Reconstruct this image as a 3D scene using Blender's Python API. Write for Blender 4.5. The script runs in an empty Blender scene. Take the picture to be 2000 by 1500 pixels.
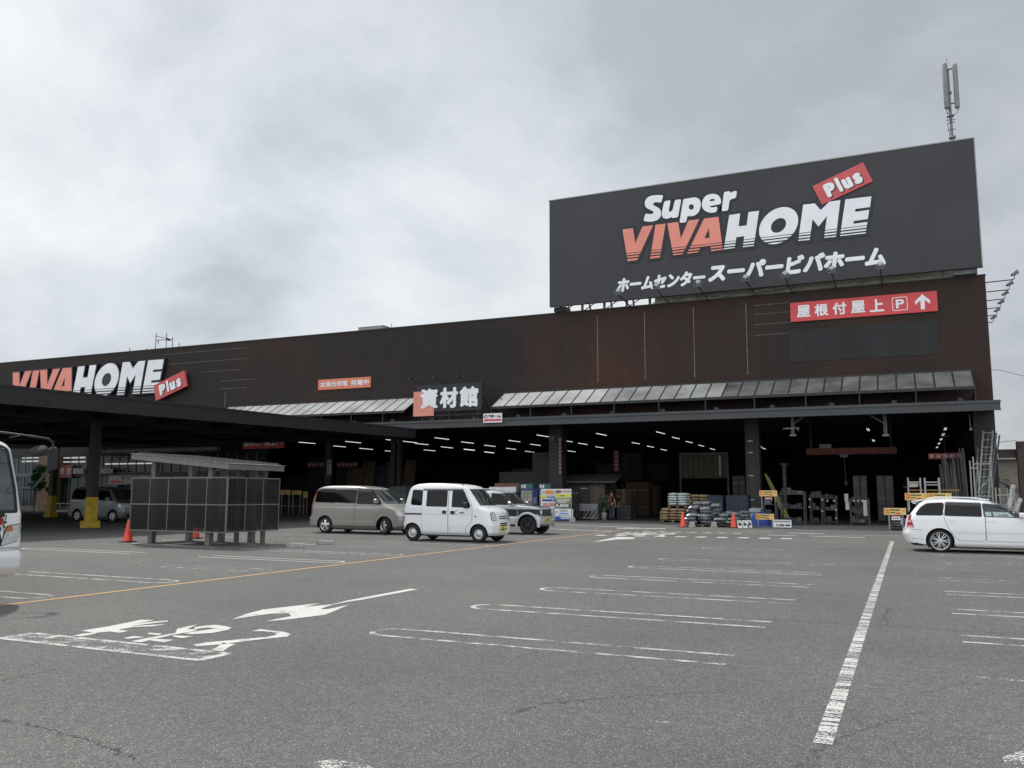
import bpy, bmesh, math, random
from mathutils import Vector, Matrix
from mathutils.bvhtree import BVHTree
from mathutils.geometry import delaunay_2d_cdt
random.seed(7)
SC = bpy.context.scene
COL = SC.collection
R = math.radians
PI = math.pi
# ------------------------------------------------------------------ camera
F_PX, CAM_H = 1675.9, 1.53
YAW, PITCH, ROLL = R(24.614), R(7.3125), R(0.2265)
_f = Vector((-math.sin(YAW)*math.cos(PITCH), math.cos(YAW)*math.cos(PITCH), math.sin(PITCH)))
_r0 = Vector((math.cos(YAW), math.sin(YAW), 0)); _u0 = _r0.cross(_f)
_r = _r0*math.cos(ROLL)+_u0*math.sin(ROLL); _u = -_r0*math.sin(ROLL)+_u0*math.cos(ROLL)
cam = bpy.data.cameras.new('camera'); cam.sensor_width = 36; cam.lens = F_PX/2000*36
cam.clip_start = 0.1; cam.clip_end = 3000
camo = bpy.data.objects.new('camera', cam); COL.objects.link(camo)
camo.matrix_world = Matrix(((_r.x, _u.x, -_f.x, 0), (_r.y, _u.y, -_f.y, 0), (_r.z, _u.z, -_f.z, CAM_H), (0, 0, 0, 1)))
SC.camera = camo
def ray(px, py): return _f+_r*((px-1000)/F_PX)+_u*((750-py)/F_PX)
def gp(px, py, z=0):
    d = ray(px, py); t = (z-CAM_H)/d.z; return d.x*t, d.y*t
def wp(px, py, Y):
    d = ray(px, py); t = Y/d.y; return d.x*t, CAM_H+d.z*t
def xp(px, py, X):
    d = ray(px, py); t = X/d.x; return d.y*t, CAM_H+d.z*t
def prect(x0, y0, x1, y1, Y):
    a = wp(x0, y0, Y); b = wp(x1, y1, Y); return a[0], b[0], b[1], a[1]     # x0,x1,z0,z1
# ------------------------------------------------------------------ sky, sun, exposure
SUN_DIR = Vector((-0.62, 0.40, 1.0)).normalized()       # towards the sun
sun_el = math.asin(SUN_DIR.z)
W = bpy.data.worlds.new('World'); SC.world = W; W.use_nodes = True
nt = W.node_tree; nt.nodes.clear()
def wn(t, **k):
    n = nt.nodes.new(t)
    for a, b in k.items(): setattr(n, a, b)
    return n
def L(a, b): nt.links.new(a, b)
def wmath(op, a, b=None, clamp=False):
    n = wn('ShaderNodeMath', operation=op, use_clamp=clamp)
    for i, v in enumerate((a, b)):
        if v is None: continue
        if isinstance(v, (int, float)): n.inputs[i].default_value = v
        else: L(v, n.inputs[i])
    return n.outputs[0]
wout = wn('ShaderNodeOutputWorld'); bg = wn('ShaderNodeBackground'); bg2 = wn('ShaderNodeBackground'); mixs = wn('ShaderNodeMixShader')
sky = wn('ShaderNodeTexSky', sky_type='NISHITA', sun_disc=False, sun_elevation=sun_el, sun_rotation=math.atan2(SUN_DIR.x, SUN_DIR.y))
L(sky.outputs[0], bg.inputs[0]); bg.inputs[1].default_value = 0.10
tc = wn('ShaderNodeTexCoord'); sep = wn('ShaderNodeSeparateXYZ'); L(tc.outputs['Generated'], sep.inputs[0])
dz = wmath('ADD', wmath('MAXIMUM', sep.outputs[2], 0.0), 0.50)
cmb = wn('ShaderNodeCombineXYZ'); L(wmath('DIVIDE', sep.outputs[0], dz), cmb.inputs[0]); L(wmath('DIVIDE', sep.outputs[1], dz), cmb.inputs[1]); cmb.inputs[2].default_value = 3.7
n1 = wn('ShaderNodeTexNoise'); n1.inputs['Scale'].default_value = 1.75; n1.inputs['Detail'].default_value = 9; n1.inputs['Roughness'].default_value = .58; n1.inputs['Distortion'].default_value = .15
n2 = wn('ShaderNodeTexNoise'); n2.inputs['Scale'].default_value = 0.62; n2.inputs['Detail'].default_value = 3
L(cmb.outputs[0], n1.inputs['Vector']); L(cmb.outputs[0], n2.inputs['Vector'])
ns = wmath('ADD', wmath('MULTIPLY', n1.outputs[0], .62), wmath('MULTIPLY', n2.outputs[0], .38))
ramp = wn('ShaderNodeValToRGB'); L(ns, ramp.inputs[0])
ramp.color_ramp.elements[0].position = .41; ramp.color_ramp.elements[0].color = (.380, .405, .432, 1)
ramp.color_ramp.elements[1].position = .59; ramp.color_ramp.elements[1].color = (.595, .606, .603, 1)
e = ramp.color_ramp.elements.new(.50); e.color = (.500, .522, .550, 1)
dot = wn('ShaderNodeVectorMath', operation='DOT_PRODUCT'); L(tc.outputs['Generated'], dot.inputs[0]); dot.inputs[1].default_value = (-.60, .68, .42)
glow = wmath('POWER', wmath('MAXIMUM', dot.outputs['Value'], 0.0), 7.0)
glow = wmath('MULTIPLY', glow, wmath('ADD', -.18, wmath('MULTIPLY', ns, 1.2)))
back = wmath('MULTIPLY', wmath('ADD', wmath('MULTIPLY', sep.outputs[1], -1.0), 0.15), 1.25, True)   # unseen sky behind the camera, boosted to light the car sides
strength = wmath('ADD', wmath('ADD', 1.0, glow), wmath('MULTIPLY', back, 1.45))
L(ramp.outputs[0], bg2.inputs[0]); L(strength, bg2.inputs[1])
mixs.inputs[0].default_value = .90; L(bg.outputs[0], mixs.inputs[1]); L(bg2.outputs[0], mixs.inputs[2]); L(mixs.outputs[0], wout.inputs[0])
sl = bpy.data.lights.new('sun', 'SUN'); sl.energy = 2.5; sl.angle = R(3.0); sl.color = (1, .96, .90)
so = bpy.data.objects.new('sun', sl); COL.objects.link(so); so.rotation_euler = SUN_DIR.to_track_quat('Z', 'Y').to_euler(); so.location = (-40, 30, 80)
SC.view_settings.view_transform = 'Standard'; SC.view_settings.look = 'None'; SC.view_settings.exposure = 0.16; SC.view_settings.gamma = 1
SC.cycles.max_bounces = 6; SC.cycles.diffuse_bounces = 3; SC.cycles.glossy_bounces = 3; SC.cycles.transparent_max_bounces = 8
# ------------------------------------------------------------------ materials
MATS = {}
def mat(name, col, rough=.6, metal=0, var=.18, vs=2.5, spec=.5, bump=0, bs=40, emit=0, stretch=(1, 1, 1), coat=0):
    """Principled material whose colour drifts with a position noise."""
    if name in MATS: return MATS[name]
    m = bpy.data.materials.new(name); m.use_nodes = True; t = m.node_tree; b = t.nodes['Principled BSDF']
    b.inputs['Roughness'].default_value = rough; b.inputs['Metallic'].default_value = metal
    b.inputs['Specular IOR Level'].default_value = spec; b.inputs['Coat Weight'].default_value = coat
    g = t.nodes.new('ShaderNodeNewGeometry'); mp = t.nodes.new('ShaderNodeMapping'); mp.inputs['Scale'].default_value = stretch
    t.links.new(g.outputs['Position'], mp.inputs[0])
    n = t.nodes.new('ShaderNodeTexNoise'); n.inputs['Scale'].default_value = vs; n.inputs['Detail'].default_value = 6
    t.links.new(mp.outputs[0], n.inputs['Vector'])
    r = t.nodes.new('ShaderNodeValToRGB'); t.links.new(n.outputs[0], r.inputs[0])
    r.color_ramp.elements[0].position = .3; r.color_ramp.elements[1].position = .7
    r.color_ramp.elements[0].color = tuple(c*(1-var) for c in col[:3])+(1,)
    r.color_ramp.elements[1].color = tuple(min(1, c*(1+var)) for c in col[:3])+(1,)
    t.links.new(r.outputs[0], b.inputs['Base Color'])
    if emit:
        b.inputs['Emission Color'].default_value = tuple(col[:3])+(1,); b.inputs['Emission Strength'].default_value = emit
    if bump:
        n3 = t.nodes.new('ShaderNodeTexNoise'); n3.inputs['Scale'].default_value = bs; n3.inputs['Detail'].default_value = 4
        t.links.new(g.outputs['Position'], n3.inputs['Vector'])
        bp = t.nodes.new('ShaderNodeBump'); bp.inputs['Strength'].default_value = bump; bp.inputs['Distance'].default_value = .01
        t.links.new(n3.outputs[0], bp.inputs['Height']); t.links.new(bp.outputs[0], b.inputs['Normal'])
    MATS[name] = m
    return m
def asphalt():
    m = bpy.data.materials.new('asphalt'); m.use_nodes = True; t = m.node_tree; b = t.nodes['Principled BSDF']
    N = t.nodes.new; K = t.links.new
    g = N('ShaderNodeNewGeometry')
    v = N('ShaderNodeTexVoronoi'); v.inputs['Scale'].default_value = 130; K(g.outputs['Position'], v.inputs['Vector'])
    sp = N('ShaderNodeSeparateColor'); K(v.outputs['Color'], sp.inputs[0])
    r1 = N('ShaderNodeValToRGB'); K(sp.outputs[0], r1.inputs[0])
    cr = r1.color_ramp
    for p, c in ((.0, .48), (.18, .80), (.5, 1.0), (.80, 1.22), (.93, 1.6), (.985, 3.0)):
        e = cr.elements.new(p) if p not in (0.,) else cr.elements[0]
        e.position = p; e.color = (c, c, c*.98, 1)
    cr.elements[-1].color = (3.0, 3.0, 2.9, 1)
    n = N('ShaderNodeTexNoise'); n.inputs['Scale'].default_value = .22; n.inputs['Detail'].default_value = 7; n.inputs['Roughness'].default_value = .6; K(g.outputs['Position'], n.inputs['Vector'])
    r2 = N('ShaderNodeValToRGB'); K(n.outputs[0], r2.inputs[0]); r2.color_ramp.elements[0].position = .3; r2.color_ramp.elements[1].position = .7
    r2.color_ramp.elements[0].color = (.092, .092, .091, 1); r2.color_ramp.elements[1].color = (.135, .135, .132, 1)
    n3 = N('ShaderNodeTexNoise'); n3.inputs['Scale'].default_value = 9; n3.inputs['Detail'].default_value = 8; n3.inputs['Roughness'].default_value = .75; K(g.outputs['Position'], n3.inputs['Vector'])
    r3 = N('ShaderNodeValToRGB'); K(n3.outputs[0], r3.inputs[0]); r3.color_ramp.elements[0].position = .3; r3.color_ramp.elements[1].position = .72
    r3.color_ramp.elements[0].color = (.80, .80, .80, 1); r3.color_ramp.elements[1].color = (1.18, 1.18, 1.16, 1)
    a = N('ShaderNodeMix'); a.data_type = 'RGBA'; a.blend_type = 'MULTIPLY'; a.inputs[0].default_value = 1; K(r2.outputs[0], a.inputs[6]); K(r1.outputs[0], a.inputs[7])
    c = N('ShaderNodeMix'); c.data_type = 'RGBA'; c.blend_type = 'MULTIPLY'; c.inputs[0].default_value = 1; K(a.outputs[2], c.inputs[6]); K(r3.outputs[0], c.inputs[7])
    K(c.outputs[2], b.inputs['Base Color']); b.inputs['Roughness'].default_value = .85; b.inputs['Specular IOR Level'].default_value = .35
    bp = N('ShaderNodeBump'); bp.inputs['Strength'].default_value = .55; bp.inputs['Distance'].default_value = .006; K(v.outputs['Distance'], bp.inputs['Height']); K(bp.outputs[0], b.inputs['Normal'])
    return m
def paint(name, col, wear, streak=(1, 1, 1)):
    """Road paint worn through to the asphalt below."""
    m = bpy.data.materials.new(name); m.use_nodes = True; t = m.node_tree; b = t.nodes['Principled BSDF']; o = t.nodes['Material Output']
    N = t.nodes.new; K = t.links.new
    g = N('ShaderNodeNewGeometry'); mp = N('ShaderNodeMapping'); mp.inputs['Scale'].default_value = streak; K(g.outputs['Position'], mp.inputs[0])
    n = N('ShaderNodeTexNoise'); n.inputs['Scale'].default_value = 3.2; n.inputs['Detail'].default_value = 9; n.inputs['Roughness'].default_value = .72; K(mp.outputs[0], n.inputs['Vector'])
    v = N('ShaderNodeTexNoise'); v.inputs['Scale'].default_value = 85; v.inputs['Detail'].default_value = 3; K(g.outputs['Position'], v.inputs['Vector'])
    s = N('ShaderNodeMath'); s.operation = 'MULTIPLY_ADD'; K(v.outputs[0], s.inputs[0]); s.inputs[1].default_value = .55; K(n.outputs[0], s.inputs[2])
    r = N('ShaderNodeValToRGB'); K(s.outputs[0], r.inputs[0]); r.color_ramp.elements[0].position = wear; r.color_ramp.elements[1].position = wear+.05
    tr = N('ShaderNodeBsdfTransparent'); mx = N('ShaderNodeMixShader'); K(r.outputs[0], mx.inputs[0]); K(tr.outputs[0], mx.inputs[1]); K(b.outputs[0], mx.inputs[2]); K(mx.outputs[0], o.inputs[0])
    r2 = N('ShaderNodeValToRGB'); K(v.outputs[0], r2.inputs[0]); r2.color_ramp.elements[0].position = .3; r2.color_ramp.elements[1].position = .7
    r2.color_ramp.elements[0].color = tuple(c*.78 for c in col)+(1,); r2.color_ramp.elements[1].color = tuple(col)+(1,)
    K(r2.outputs[0], b.inputs['Base Color']); b.inputs['Roughness'].default_value = .8
    return m
def clearish(name, col, alpha, rough=.08, spec=.5):
    m = bpy.data.materials.new(name); m.use_nodes = True; t = m.node_tree; b = t.nodes['Principled BSDF']
    n = t.nodes.new('ShaderNodeTexNoise'); n.inputs['Scale'].default_value = 3
    r = t.nodes.new('ShaderNodeValToRGB'); t.links.new(n.outputs[0], r.inputs[0]); r.color_ramp.elements[0].color = tuple(c*.9 for c in col)+(1,); r.color_ramp.elements[1].color = tuple(col)+(1,)
    t.links.new(r.outputs[0], b.inputs['Base Color']); b.inputs['Alpha'].default_value = alpha; b.inputs['Roughness'].default_value = rough; b.inputs['Specular IOR Level'].default_value = spec
    return m
def facade_mat(name, dark, rust, amount):
    """Brown ribbed cladding with rust runs."""
    m = bpy.data.materials.new(name); m.use_nodes = True; t = m.node_tree; b = t.nodes['Principled BSDF']; N = t.nodes.new; K = t.links.new
    g = N('ShaderNodeNewGeometry'); mp = N('ShaderNodeMapping'); mp.inputs['Scale'].default_value = (.35, .9, .16); K(g.outputs['Position'], mp.inputs[0])
    n = N('ShaderNodeTexNoise'); n.inputs['Scale'].default_value = 1.1; n.inputs['Detail'].default_value = 9; n.inputs['Roughness'].default_value = .68; K(mp.outputs[0], n.inputs['Vector'])
    n2 = N('ShaderNodeTexNoise'); n2.inputs['Scale'].default_value = .11; n2.inputs['Detail'].default_value = 3; K(g.outputs['Position'], n2.inputs['Vector'])
    sx = N('ShaderNodeSeparateXYZ'); K(g.outputs['Position'], sx.inputs[0])
    mr = N('ShaderNodeMapRange'); K(sx.outputs[0], mr.inputs[0]); mr.inputs[1].default_value = -34; mr.inputs[2].default_value = -2
    s = N('ShaderNodeMath'); s.operation = 'MULTIPLY'; K(n.outputs[0], s.inputs[0]); K(n2.outputs[0], s.inputs[1])
    s2 = N('ShaderNodeMath'); s2.operation = 'MULTIPLY_ADD'; K(mr.outputs[0], s2.inputs[0]); s2.inputs[1].default_value = .16*amount; K(s.outputs[0], s2.inputs[2])
    r = N('ShaderNodeValToRGB'); K(s2.outputs[0], r.inputs[0]); r.color_ramp.elements[0].position = .26; r.color_ramp.elements[1].position = .52
    r.color_ramp.elements[0].color = dark+(1,); r.color_ramp.elements[1].color = rust+(1,)
    w = N('ShaderNodeTexNoise'); w.inputs['Scale'].default_value = 1; w.inputs['Detail'].default_value = 4; mp2 = N('ShaderNodeMapping'); mp2.inputs['Scale'].default_value = (2.2, 5, .25); K(g.outputs['Position'], mp2.inputs[0]); K(mp2.outputs[0], w.inputs['Vector'])
    r2 = N('ShaderNodeValToRGB'); K(w.outputs[0], r2.inputs[0]); r2.color_ramp.elements[0].position = .3; r2.color_ramp.elements[1].position = .75; r2.color_ramp.elements[0].color = (.90, .90, .91, 1); r2.color_ramp.elements[1].color = (1.10, 1.09, 1.07, 1)
    c = N('ShaderNodeMix'); c.data_type = 'RGBA'; c.blend_type = 'MULTIPLY'; c.inputs[0].default_value = 1; K(r.outputs[0], c.inputs[6]); K(r2.outputs[0], c.inputs[7])
    # seams of the cladding courses every 0.45 m
    fr = N('ShaderNodeMath'); fr.operation = 'FRACT'; ml = N('ShaderNodeMath'); ml.operation = 'DIVIDE'; K(sx.outputs[2], ml.inputs[0]); ml.inputs[1].default_value = .455; K(ml.outputs[0], fr.inputs[0])
    r3 = N('ShaderNodeValToRGB'); K(fr.outputs[0], r3.inputs[0]); r3.color_ramp.elements[0].position = .0; r3.color_ramp.elements[1].position = .10; r3.color_ramp.elements[0].color = (.55, .55, .55, 1); r3.color_ramp.elements[1].color = (1, 1, 1, 1)
    c2 = N('ShaderNodeMix'); c2.data_type = 'RGBA'; c2.blend_type = 'MULTIPLY'; c2.inputs[0].default_value = .8; K(c.outputs[2], c2.inputs[6]); K(r3.outputs[0], c2.inputs[7])
    K(c2.outputs[2], b.inputs['Base Color']); b.inputs['Roughness'].default_value = .75; b.inputs['Specular IOR Level'].default_value = .25
    return m
M_ASPH = asphalt()
M_FAC = facade_mat('brown_cladding', (.0295, .0240, .0215), (.062, .029, .020), .9)
M_DARK = mat('dark_steel', (.022, .023, .025), .6, .0, .25)
M_BLACK = mat('black_plastic', (.012, .012, .013), .5)
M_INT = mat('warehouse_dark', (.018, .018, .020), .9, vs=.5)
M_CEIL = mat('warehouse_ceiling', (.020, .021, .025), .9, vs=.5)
M_CANOPY = mat('canopy_grey', (.055, .058, .062), .55, vs=1.0, stretch=(.3, 1, 2))
M_SIGN = mat('sign_charcoal', (.027, .028, .031), .55, var=.16, vs=.35)
M_NAVY = mat('letter_edge_navy', (.011, .012, .020), .5)
M_LETW = mat('letter_white', (.82, .84, .86), .5, var=.06, vs=.8)
M_LETO = mat('letter_salmon', (.78, .270, .200), .55, var=.07, vs=.8)
M_PLUSR = mat('plus_red', (.56, .085, .090), .5, var=.1)
M_RED = mat('sign_red', (.62, .060, .065), .5, var=.10)
M_LINE = mat('joint_strip', (.17, .155, .15), .6, var=.4)
M_GALV = mat('galvanised', (.42, .43, .44), .45, .35, .2, 6)
M_GREYP = mat('grey_paint', (.30, .30, .29), .6, var=.15, vs=4)
M_STEELG = mat('steel_grey', (.16, .165, .17), .55, .2, .25)
M_WHITE = mat('white_paint', (.80, .81, .82), .45, var=.05)
M_BOARD = mat('board_white', (.78, .79, .80), .6, var=.05)
M_YEL = mat('yellow_paint', (.44, .31, .02), .6, var=.25, vs=5)
M_SIGNY = mat('sign_yellow', (.78, .58, .20), .6, var=.08)
M_ORANGE = mat('orange_print', (.75, .20, .05), .6)
M_CONE = mat('cone_orange', (.80, .075, .045), .5, var=.12, vs=8)
M_CONC = mat('concrete', (.34, .33, .31), .85, var=.25, vs=9, bump=.3)
M_WOOD = mat('pallet_wood', (.20, .13, .075), .8, var=.35, vs=9)
M_PLY = mat('plywood', (.085, .060, .038), .8, var=.3, vs=3)
M_CARD = mat('cardboard', (.12, .083, .05), .85, var=.2, vs=3)
M_TUBE = mat('lamp_tube', (1, 1, 1), .5, emit=1.25, var=0)
M_GLASSD = mat('car_glass', (.006, .006, .007), .05, var=.1, spec=.28)
M_GLASSW = mat('windscreen_glass', (.028, .034, .034), .05, var=.4, vs=3, spec=.5)
M_RUBBER = mat('tyre_rubber', (.014, .014, .014), .85, var=.3, vs=20)
M_SEAM = mat('panel_gap', (.03, .03, .03), .8)
M_CHROME = mat('chrome', (.62, .63, .64), .22, .9, .1)
M_RIM = mat('wheel_silver', (.62, .63, .64), .35, .25, .08)
M_LAMPC = mat('headlamp_lens', (.50, .52, .52), .08, .15, .2, 20)
M_TAIL = mat('tail_red', (.35, .010, .012), .15, 0, .2, 12)
M_PLATEY = mat('plate_yellow', (.78, .58, .03), .5)
M_PLATEW = mat('plate_white', (.75, .76, .74), .5)
M_PRINTK = mat('print_black', (.02, .02, .02), .6)
M_PRINTB = mat('print_blue', (.035, .10, .42), .6)
# ------------------------------------------------------------------ mesh helpers
class MB:
    def __init__(s): s.v = []; s.f = []; s.m = []; s.sm = []
    def add(s, vs, fs, mi=0, sm=False):
        o = len(s.v); s.v += [tuple(p) for p in vs]
        for f in fs: s.f.append(tuple(i+o for i in f)); s.m.append(mi); s.sm.append(sm)
        return s
    def box(s, x0, x1, y0, y1, z0, z1, mi=0):
        return s.add([(x0, y0, z0), (x1, y0, z0), (x1, y1, z0), (x0, y1, z0), (x0, y0, z1), (x1, y0, z1), (x1, y1, z1), (x0, y1, z1)],
                     [(0, 3, 2, 1), (4, 5, 6, 7), (0, 1, 5, 4), (1, 2, 6, 5), (2, 3, 7, 6), (3, 0, 4, 7)], mi)
    def hexa(s, pts, mi=0):
        return s.add(pts, [(0, 3, 2, 1), (4, 5, 6, 7), (0, 1, 5, 4), (1, 2, 6, 5), (2, 3, 7, 6), (3, 0, 4, 7)], mi)
    def bar(s, p0, p1, w, h=None, mi=0, up=(0, 0, 1)):
        """rectangular bar from p0 to p1"""
        h = h or w; p0 = Vector(p0); p1 = Vector(p1); d = (p1-p0).normalized(); up = Vector(up)
        if abs(d.dot(up)) > .98: up = Vector((1, 0, 0))
        a = d.cross(up).normalized()*(w/2); b = a.cross(d).normalized()*(h/2)
        return s.hexa([p0-a-b, p0+a-b, p1+a-b, p1-a-b, p0-a+b, p0+a+b, p1+a+b, p1-a+b], mi)
    def tube(s, pts, r, n=8, mi=0, cap=True):
        pts = [Vector(p) for p in pts]; rings = []
        for i, p in enumerate(pts):
            d = (pts[min(i+1, len(pts)-1)]-pts[max(i-1, 0)]).normalized()
            up = Vector((0, 0, 1)) if abs(d.z) < .95 else Vector((1, 0, 0))
            a = d.cross(up).normalized(); b = a.cross(d); rr = r[i] if isinstance(r, (list, tuple)) else r
            rings.append([p+a*(rr*math.cos(2*PI*k/n))+b*(rr*math.sin(2*PI*k/n)) for k in range(n)])
        vs = [v for q in rings for v in q]; fs = []
        for i in range(len(rings)-1):
            for k in range(n): fs.append((i*n+k, i*n+(k+1) % n, (i+1)*n+(k+1) % n, (i+1)*n+k))
        s.add(vs, fs, mi, True)
        if cap: s.add(vs, [tuple(range(n))[::-1], tuple((len(rings)-1)*n+k for k in range(n))], mi)
        return s
    def lathe(s, prof, c, ax='z', n=20, mi=0, sm=True, cap=True):
        """prof: (radius, height along axis)"""
        vs = []; c = Vector(c)
        for r_, h in prof:
            for k in range(n):
                a = 2*PI*k/n; u, v = r_*math.cos(a), r_*math.sin(a)
                vs.append(c+Vector({'z': (u, v, h), 'y': (u, h, v), 'x': (h, u, v)}[ax]))
        fs = [(i*n+k, i*n+(k+1) % n, (i+1)*n+(k+1) % n, (i+1)*n+k) for i in range(len(prof)-1) for k in range(n)]
        s.add(vs, fs, mi, sm)
        if cap: s.add(vs, [tuple(range(n)), tuple((len(prof)-1)*n+k for k in range(n))], mi)
        return s
    def prism(s, loop, fn, w0, w1, mi=0):
        """polygon loop of (u,v) swept from depth w0 to w1, mapped by fn(u,v,w)"""
        n = len(loop); vs = [fn(u, v, w0) for u, v in loop]+[fn(u, v, w1) for u, v in loop]
        return s.add(vs, [tuple(range(n))[::-1], tuple(range(n, 2*n))]+[(i, (i+1) % n, n+(i+1) % n, n+i) for i in range(n)], mi)
    def flat(s, mesh2d, fn, w0, w1=None, mi=0):
        """(verts2d, faces) put at depth w0, or swept w0..w1"""
        vs, fs = mesh2d
        if w1 is None: return s.add([fn(u, v, w0) for u, v in vs], fs, mi)
        n = len(vs); ed = {}
        for f in fs:
            for i in range(len(f)):
                a, b = f[i], f[(i+1) % len(f)]
                if (b, a) in ed: del ed[(b, a)]
                else: ed[(a, b)] = 1
        s.add([fn(u, v, w0) for u, v in vs]+[fn(u, v, w1) for u, v in vs], [tuple(n+i for i in f) for f in fs]+[tuple(reversed(f)) for f in fs]+[(a, b, n+b, n+a) for a, b in ed], mi)
        return s
NM = {}
def obj(name, mb, mats, parent=None, world=False, bevel=0, smooth=None, fix=True):
    me = bpy.data.meshes.new(name); me.from_pydata(mb.v, [], mb.f)
    if not isinstance(mats, (list, tuple)): mats = [mats]
    for m in mats: me.materials.append(m)
    me.polygons.foreach_set('material_index', mb.m); me.polygons.foreach_set('use_smooth', [bool(x) if smooth is None else smooth for x in mb.sm])
    if fix:
        bm = bmesh.new(); bm.from_mesh(me); bmesh.ops.recalc_face_normals(bm, faces=bm.faces); bm.to_mesh(me); bm.free()
    me.update()
    o = bpy.data.objects.new(name, me); COL.objects.link(o)
    if bevel:
        md = o.modifiers.new('b', 'BEVEL'); md.width = bevel; md.segments = 2; md.limit_method = 'ANGLE'
    if parent is not None:
        o.parent = parent
        if world:
            r = parent
            while r.parent is not None: r = r.parent
            if parent is r: o.location = -r.location
    return o
def thing(name, label, cat, loc=(0, 0, 0), rz=0, group=None):
    o = bpy.data.objects.new(name, None); COL.objects.link(o); o.location = loc; o.rotation_euler = (0, 0, rz); o.empty_display_size = .2
    o['label'] = label; o['category'] = cat
    if group: o['group'] = group
    return o
def tag(o, label, cat, group=None):
    o['label'] = label; o['category'] = cat
    if group: o['group'] = group
    return o
def struct(name, mb, m, kind='structure'):
    o = obj(name, mb, m); o['kind'] = kind; return o
KIDS = {}
def dup(root, loc, rz=None, label=None, group=None):
    """a copy of a thing with its parts and sub-parts"""
    r = root.copy(); COL.objects.link(r); r.location = loc
    if rz is not None: r.rotation_euler = (0, 0, rz)
    if label: r['label'] = label
    if group: r['group'] = group
    for ch in list(root.children):
        c = ch.copy(); COL.objects.link(c); c.parent = r
        for g in list(ch.children):
            d = g.copy(); COL.objects.link(d); d.parent = c
    return r
def curve2d(loops, offset=0):
    """filled 2D outlines -> (verts2d, faces); nested loops are holes"""
    c = bpy.data.curves.new('tmp', 'CURVE'); c.dimensions = '2D'; c.fill_mode = 'BOTH'; c.offset = offset
    for lp in loops:
        sp = c.splines.new('POLY'); sp.points.add(len(lp)-1); sp.use_cyclic_u = True
        for p, (u, v) in zip(sp.points, lp): p.co = (u, v, 0, 1)
    return _flat(c)
def _flat(c):
    o = bpy.data.objects.new('tmp', c); COL.objects.link(o); bpy.context.view_layer.update()
    dg = bpy.context.evaluated_depsgraph_get(); me = bpy.data.meshes.new_from_object(o.evaluated_get(dg))
    bm = bmesh.new(); bm.from_mesh(me)
    bmesh.ops.remove_doubles(bm, verts=bm.verts, dist=1e-5)
    bm.verts.index_update()
    vs = [(v.co.x, v.co.y) for v in bm.verts]; fs = [tuple(v.index for v in f.verts) for f in bm.faces if f.calc_area() > 1e-9]
    bm.free(); bpy.data.objects.remove(o); bpy.data.curves.remove(c); bpy.data.meshes.remove(me)
    fs = [f if sum(vs[f[i]][0]*vs[f[(i+1) % len(f)]][1]-vs[f[(i+1) % len(f)]][0]*vs[f[i]][1] for i in range(len(f))) > 0 else f[::-1] for f in fs]
    return vs, fs
def text2d(s, box=None, bold=0, shear=0, space=1, size=1):
    c = bpy.data.curves.new('tmp', 'FONT'); c.body = s; c.fill_mode = 'FRONT'; c.offset = bold; c.shear = shear; c.space_character = space; c.size = size; c.resolution_u = 3
    vs, fs = _flat(c)
    if box:
        a, b = min(v[0] for v in vs), max(v[0] for v in vs); p, q = min(v[1] for v in vs), max(v[1] for v in vs)
        x0, x1, z0, z1 = box
        vs = [(x0+(v[0]-a)/max(1e-6, b-a)*(x1-x0), z0+(v[1]-p)/max(1e-6, q-p)*(z1-z0)) for v in vs]
    return vs, fs
def boldflat(mb, m2, fn, w0, w1, r, mi=0, n=8):
    """heavier glyphs: shifted copies, each a hair deeper so that no two faces share a plane"""
    for k in range(n+1):
        du, dv = (0, 0) if k == n else (r*math.cos(2*PI*k/n), r*math.sin(2*PI*k/n))
        mb.flat(([(u+du, v+dv) for u, v in m2[0]], m2[1]), fn, w0, w1+.0012*k, mi)
    return mb
def xf2(m, ang=0, sx=1, sy=1, dx=0, dy=0):
    ca, sa = math.cos(ang), math.sin(ang)
    return [(dx+ca*u*sx-sa*v*sy, dy+sa*u*sx+ca*v*sy) for u, v in m[0]], m[1]
def clipband(m, v0, v1):
    """keep the part of a flat mesh with v0 < v < v1"""
    bm = bmesh.new(); vv = [bm.verts.new((u, v, 0)) for u, v in m[0]]
    for f in m[1]:
        try: bm.faces.new([vv[i] for i in f])
        except ValueError: pass
    for co, no in (((0, v0, 0), (0, -1, 0)), ((0, v1, 0), (0, 1, 0))):
        bmesh.ops.bisect_plane(bm, geom=list(bm.verts)+list(bm.edges)+list(bm.faces), plane_co=co, plane_no=no, clear_outer=True)
    bm.verts.index_update(); out = [(v.co.x, v.co.y) for v in bm.verts], [tuple(x.index for x in f.verts) for f in bm.faces]
    bm.free(); return out
def facade(Y): return lambda u, v, w: (u, Y-w, v)
def ground(z=0.0): return lambda u, v, w: (u, v, z+w)
def rrect(x0, x1, z0, z1, r, n=4):
    out = []
    for cx, cz, a0 in ((x1-r, z0+r, -90), (x1-r, z1-r, 0), (x0+r, z1-r, 90), (x0+r, z0+r, 180)):
        for k in range(n+1):
            a = R(a0+90*k/n); out.append((cx+r*math.cos(a), cz+r*math.sin(a)))
    return out
def roundpoly(pts, r, n=4):
    out = []; N = len(pts)
    for i in range(N):
        p = Vector(pts[i]); a = Vector(pts[i-1]); b = Vector(pts[(i+1) % N]); da = (a-p); db = (b-p)
        rr = min(r, da.length*.45, db.length*.45); p0 = p+da.normalized()*rr; p1 = p+db.normalized()*rr
        for k in range(n+1):
            t = k/n; q = p0*(1-t)**2+p*2*t*(1-t)+p1*t*t; out.append((q.x, q.y))
    return out
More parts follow.
